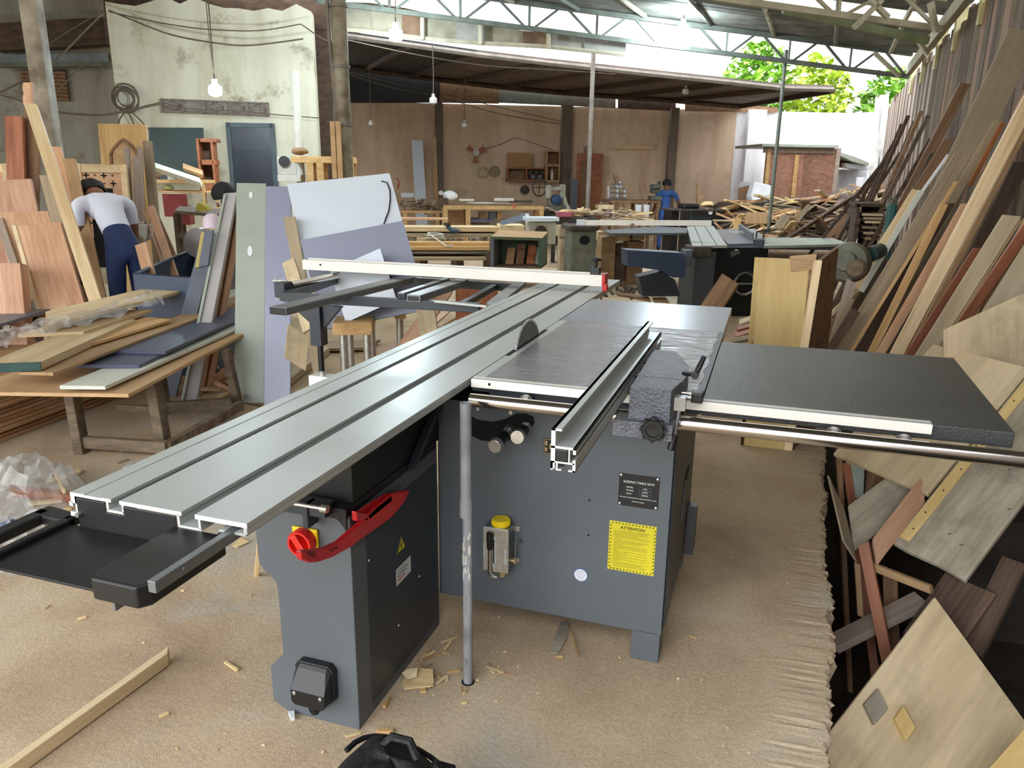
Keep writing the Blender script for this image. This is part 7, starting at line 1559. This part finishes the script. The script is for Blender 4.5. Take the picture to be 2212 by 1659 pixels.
for i in range(60):
    px=rr.uniform(30,1740);py=rr.uniform(1150,1640)
    p=at(px,py,z=.003); 
    if p.x>.95 or (-.46<p.x<-.12 and -.5<p.y<.15): continue
    an=rr.uniform(0,3.14); l=rr.choice((.005,.007,.009,.014,.022)); d=V((math.cos(an),math.sin(an),.03))*l
    m=MB(); m.bar(p-d*.5,p+d*.5,rr.uniform(.002,.006),.003); m.build('wood_chip',M[rr.choice(('scrap','oak','tan','pine','pine'))],label='tiny pale wood chip on the open dusty floor',cat='wood chip',group=GD)
GE='sticks scattered under the bench'
for i in range(26):
    px=rr.uniform(410,545);py=rr.uniform(795,850); p=at(px,py,z=.02+.03*rr.random()); an=rr.uniform(0,3.14); d=V((math.cos(an),math.sin(an),rr.uniform(-.1,.25)))*rr.uniform(.06,.16)
    m=MB(); m.bar(p-d,p+d,.025,.02); m.build('kindling_stick',M[rr.choice(('rosy','scrap','pine','tan'))],label='pale kindling stick in the heap behind the workbench legs',cat='stick',group=GE)
for i in range(14):
    px=rr.uniform(230,450);py=rr.uniform(935,1010); p=at(px,py,z=.006); an=rr.uniform(0,3.14); d=V((math.cos(an),math.sin(an),.0))*rr.uniform(.01,.04)
    m=MB(); m.bar(p-d,p+d,.02,.006); m.build('wood_chip',M[rr.choice(('scrap','plygrey','whitedust'))],label='pale chip on the dusty floor in front of the workbench',cat='wood chip',group='chips in front of the workbench')
# ------------------------------------------------------------------ trees behind the wall
lf1=plain('sunlit leaves',(120,170,50),.5,0,.3,2);lf2=plain('yellow green leaves',(170,196,60),.5,0,.3,2);bark=plain('bark',(90,78,62),.9)
def tree(s,t,z0,z1,r,n,mat,label,seed):
    rr=random.Random(seed); c=bw(s,t,0)
    root=thing('tree',label,'tree',(c.x,c.y,-.2),group='trees behind the back wall')
    m=MB(); m.tube([V((c.x,c.y,-.2)),V((c.x+.1,c.y,z0)),V((c.x,c.y,(z0+z1)/2))],[.16,.13,.08],8); m.build('trunk',bark,root)
    m=MB()
    for i in range(n):
        while True:
            q=V((rr.uniform(-1,1),rr.uniform(-1,1),rr.uniform(-1,1)))
            if .35<q.length<1: break
        p=V((c.x+q.x*r,c.y+q.y*r,(z0+z1)/2+q.z*(z1-z0)/2)); a=V((rr.uniform(-1,1),rr.uniform(-1,1),rr.uniform(-.6,.6))).normalized(); b=a.cross(V((rr.uniform(-1,1),rr.uniform(-1,1),1))).normalized()
        l=rr.uniform(.12,.24); m.add([p-a*l,p+b*l*.45,p+a*l,p-b*l*.45],[(0,1,2,3)])
    m.build('foliage',mat,root,recalc=False)
tree(10.9,25,2.6,5.6,1.15,1100,lf1,'green tree showing in the roof gap above the boarded shed',1)
tree(13.3,25.6,2.4,5.4,1.15,1100,lf2,'yellow green tree showing above the right end of the lean-to roof',2)
tree(15.6,25,2.0,5.0,1.1,1000,lf1,'green tree showing beside the white end post of the board wall',3)
tree(12.0,13.6,1.5,5.0,1.2,1000,lf2,'yellow green tree outside the board wall under the eave',4)
# ------------------------------------------------------------------ light
w=bpy.data.worlds.new('sky'); scn.world=w; w.use_nodes=True; nt=w.node_tree; bg=nt.nodes['Background']
tc=nd(nt,'ShaderNodeTexCoord');sx=nd(nt,'ShaderNodeSeparateXYZ');nt.links.new(tc.outputs['Generated'],sx.inputs[0])
rp=nd(nt,'ShaderNodeValToRGB');e=rp.color_ramp.elements;e[0].position=.0;e[0].color=lin((150,146,136));e[1].position=.06;e[1].color=lin((232,234,236));x_=e.new(.5);x_.color=lin((234,238,244))
nt.links.new(sx.outputs['Z'],rp.inputs[0]);nt.links.new(rp.outputs[0],bg.inputs['Color'])
dt=nd(nt,'ShaderNodeVectorMath',operation='DOT_PRODUCT');nt.links.new(tc.outputs['Generated'],dt.inputs[0]);dt.inputs[1].default_value=(-.52,-.62,.58)
mr=nd(nt,'ShaderNodeMapRange');mr.inputs['From Min'].default_value=-.2;mr.inputs['From Max'].default_value=1;mr.inputs['To Min'].default_value=SKY*.75;mr.inputs['To Max'].default_value=SKY*1.9;nt.links.new(dt.outputs['Value'],mr.inputs['Value']);nt.links.new(mr.outputs['Result'],bg.inputs['Strength'])
scn.view_settings.view_transform='Standard';scn.view_settings.look='None';scn.view_settings.gamma=1;scn.view_settings.use_curve_mapping=False
scn.view_settings.exposure=EXPO
cy_=scn.cycles
cy_.max_bounces=7;cy_.diffuse_bounces=4;cy_.glossy_bounces=4;cy_.transparent_max_bounces=10;cy_.transmission_bounces=4
cy_.use_adaptive_sampling=True;cy_.adaptive_threshold=.03;cy_.use_denoising=True;cy_.sample_clamp_indirect=6;cy_.caustics_reflective=False;cy_.caustics_refractive=False
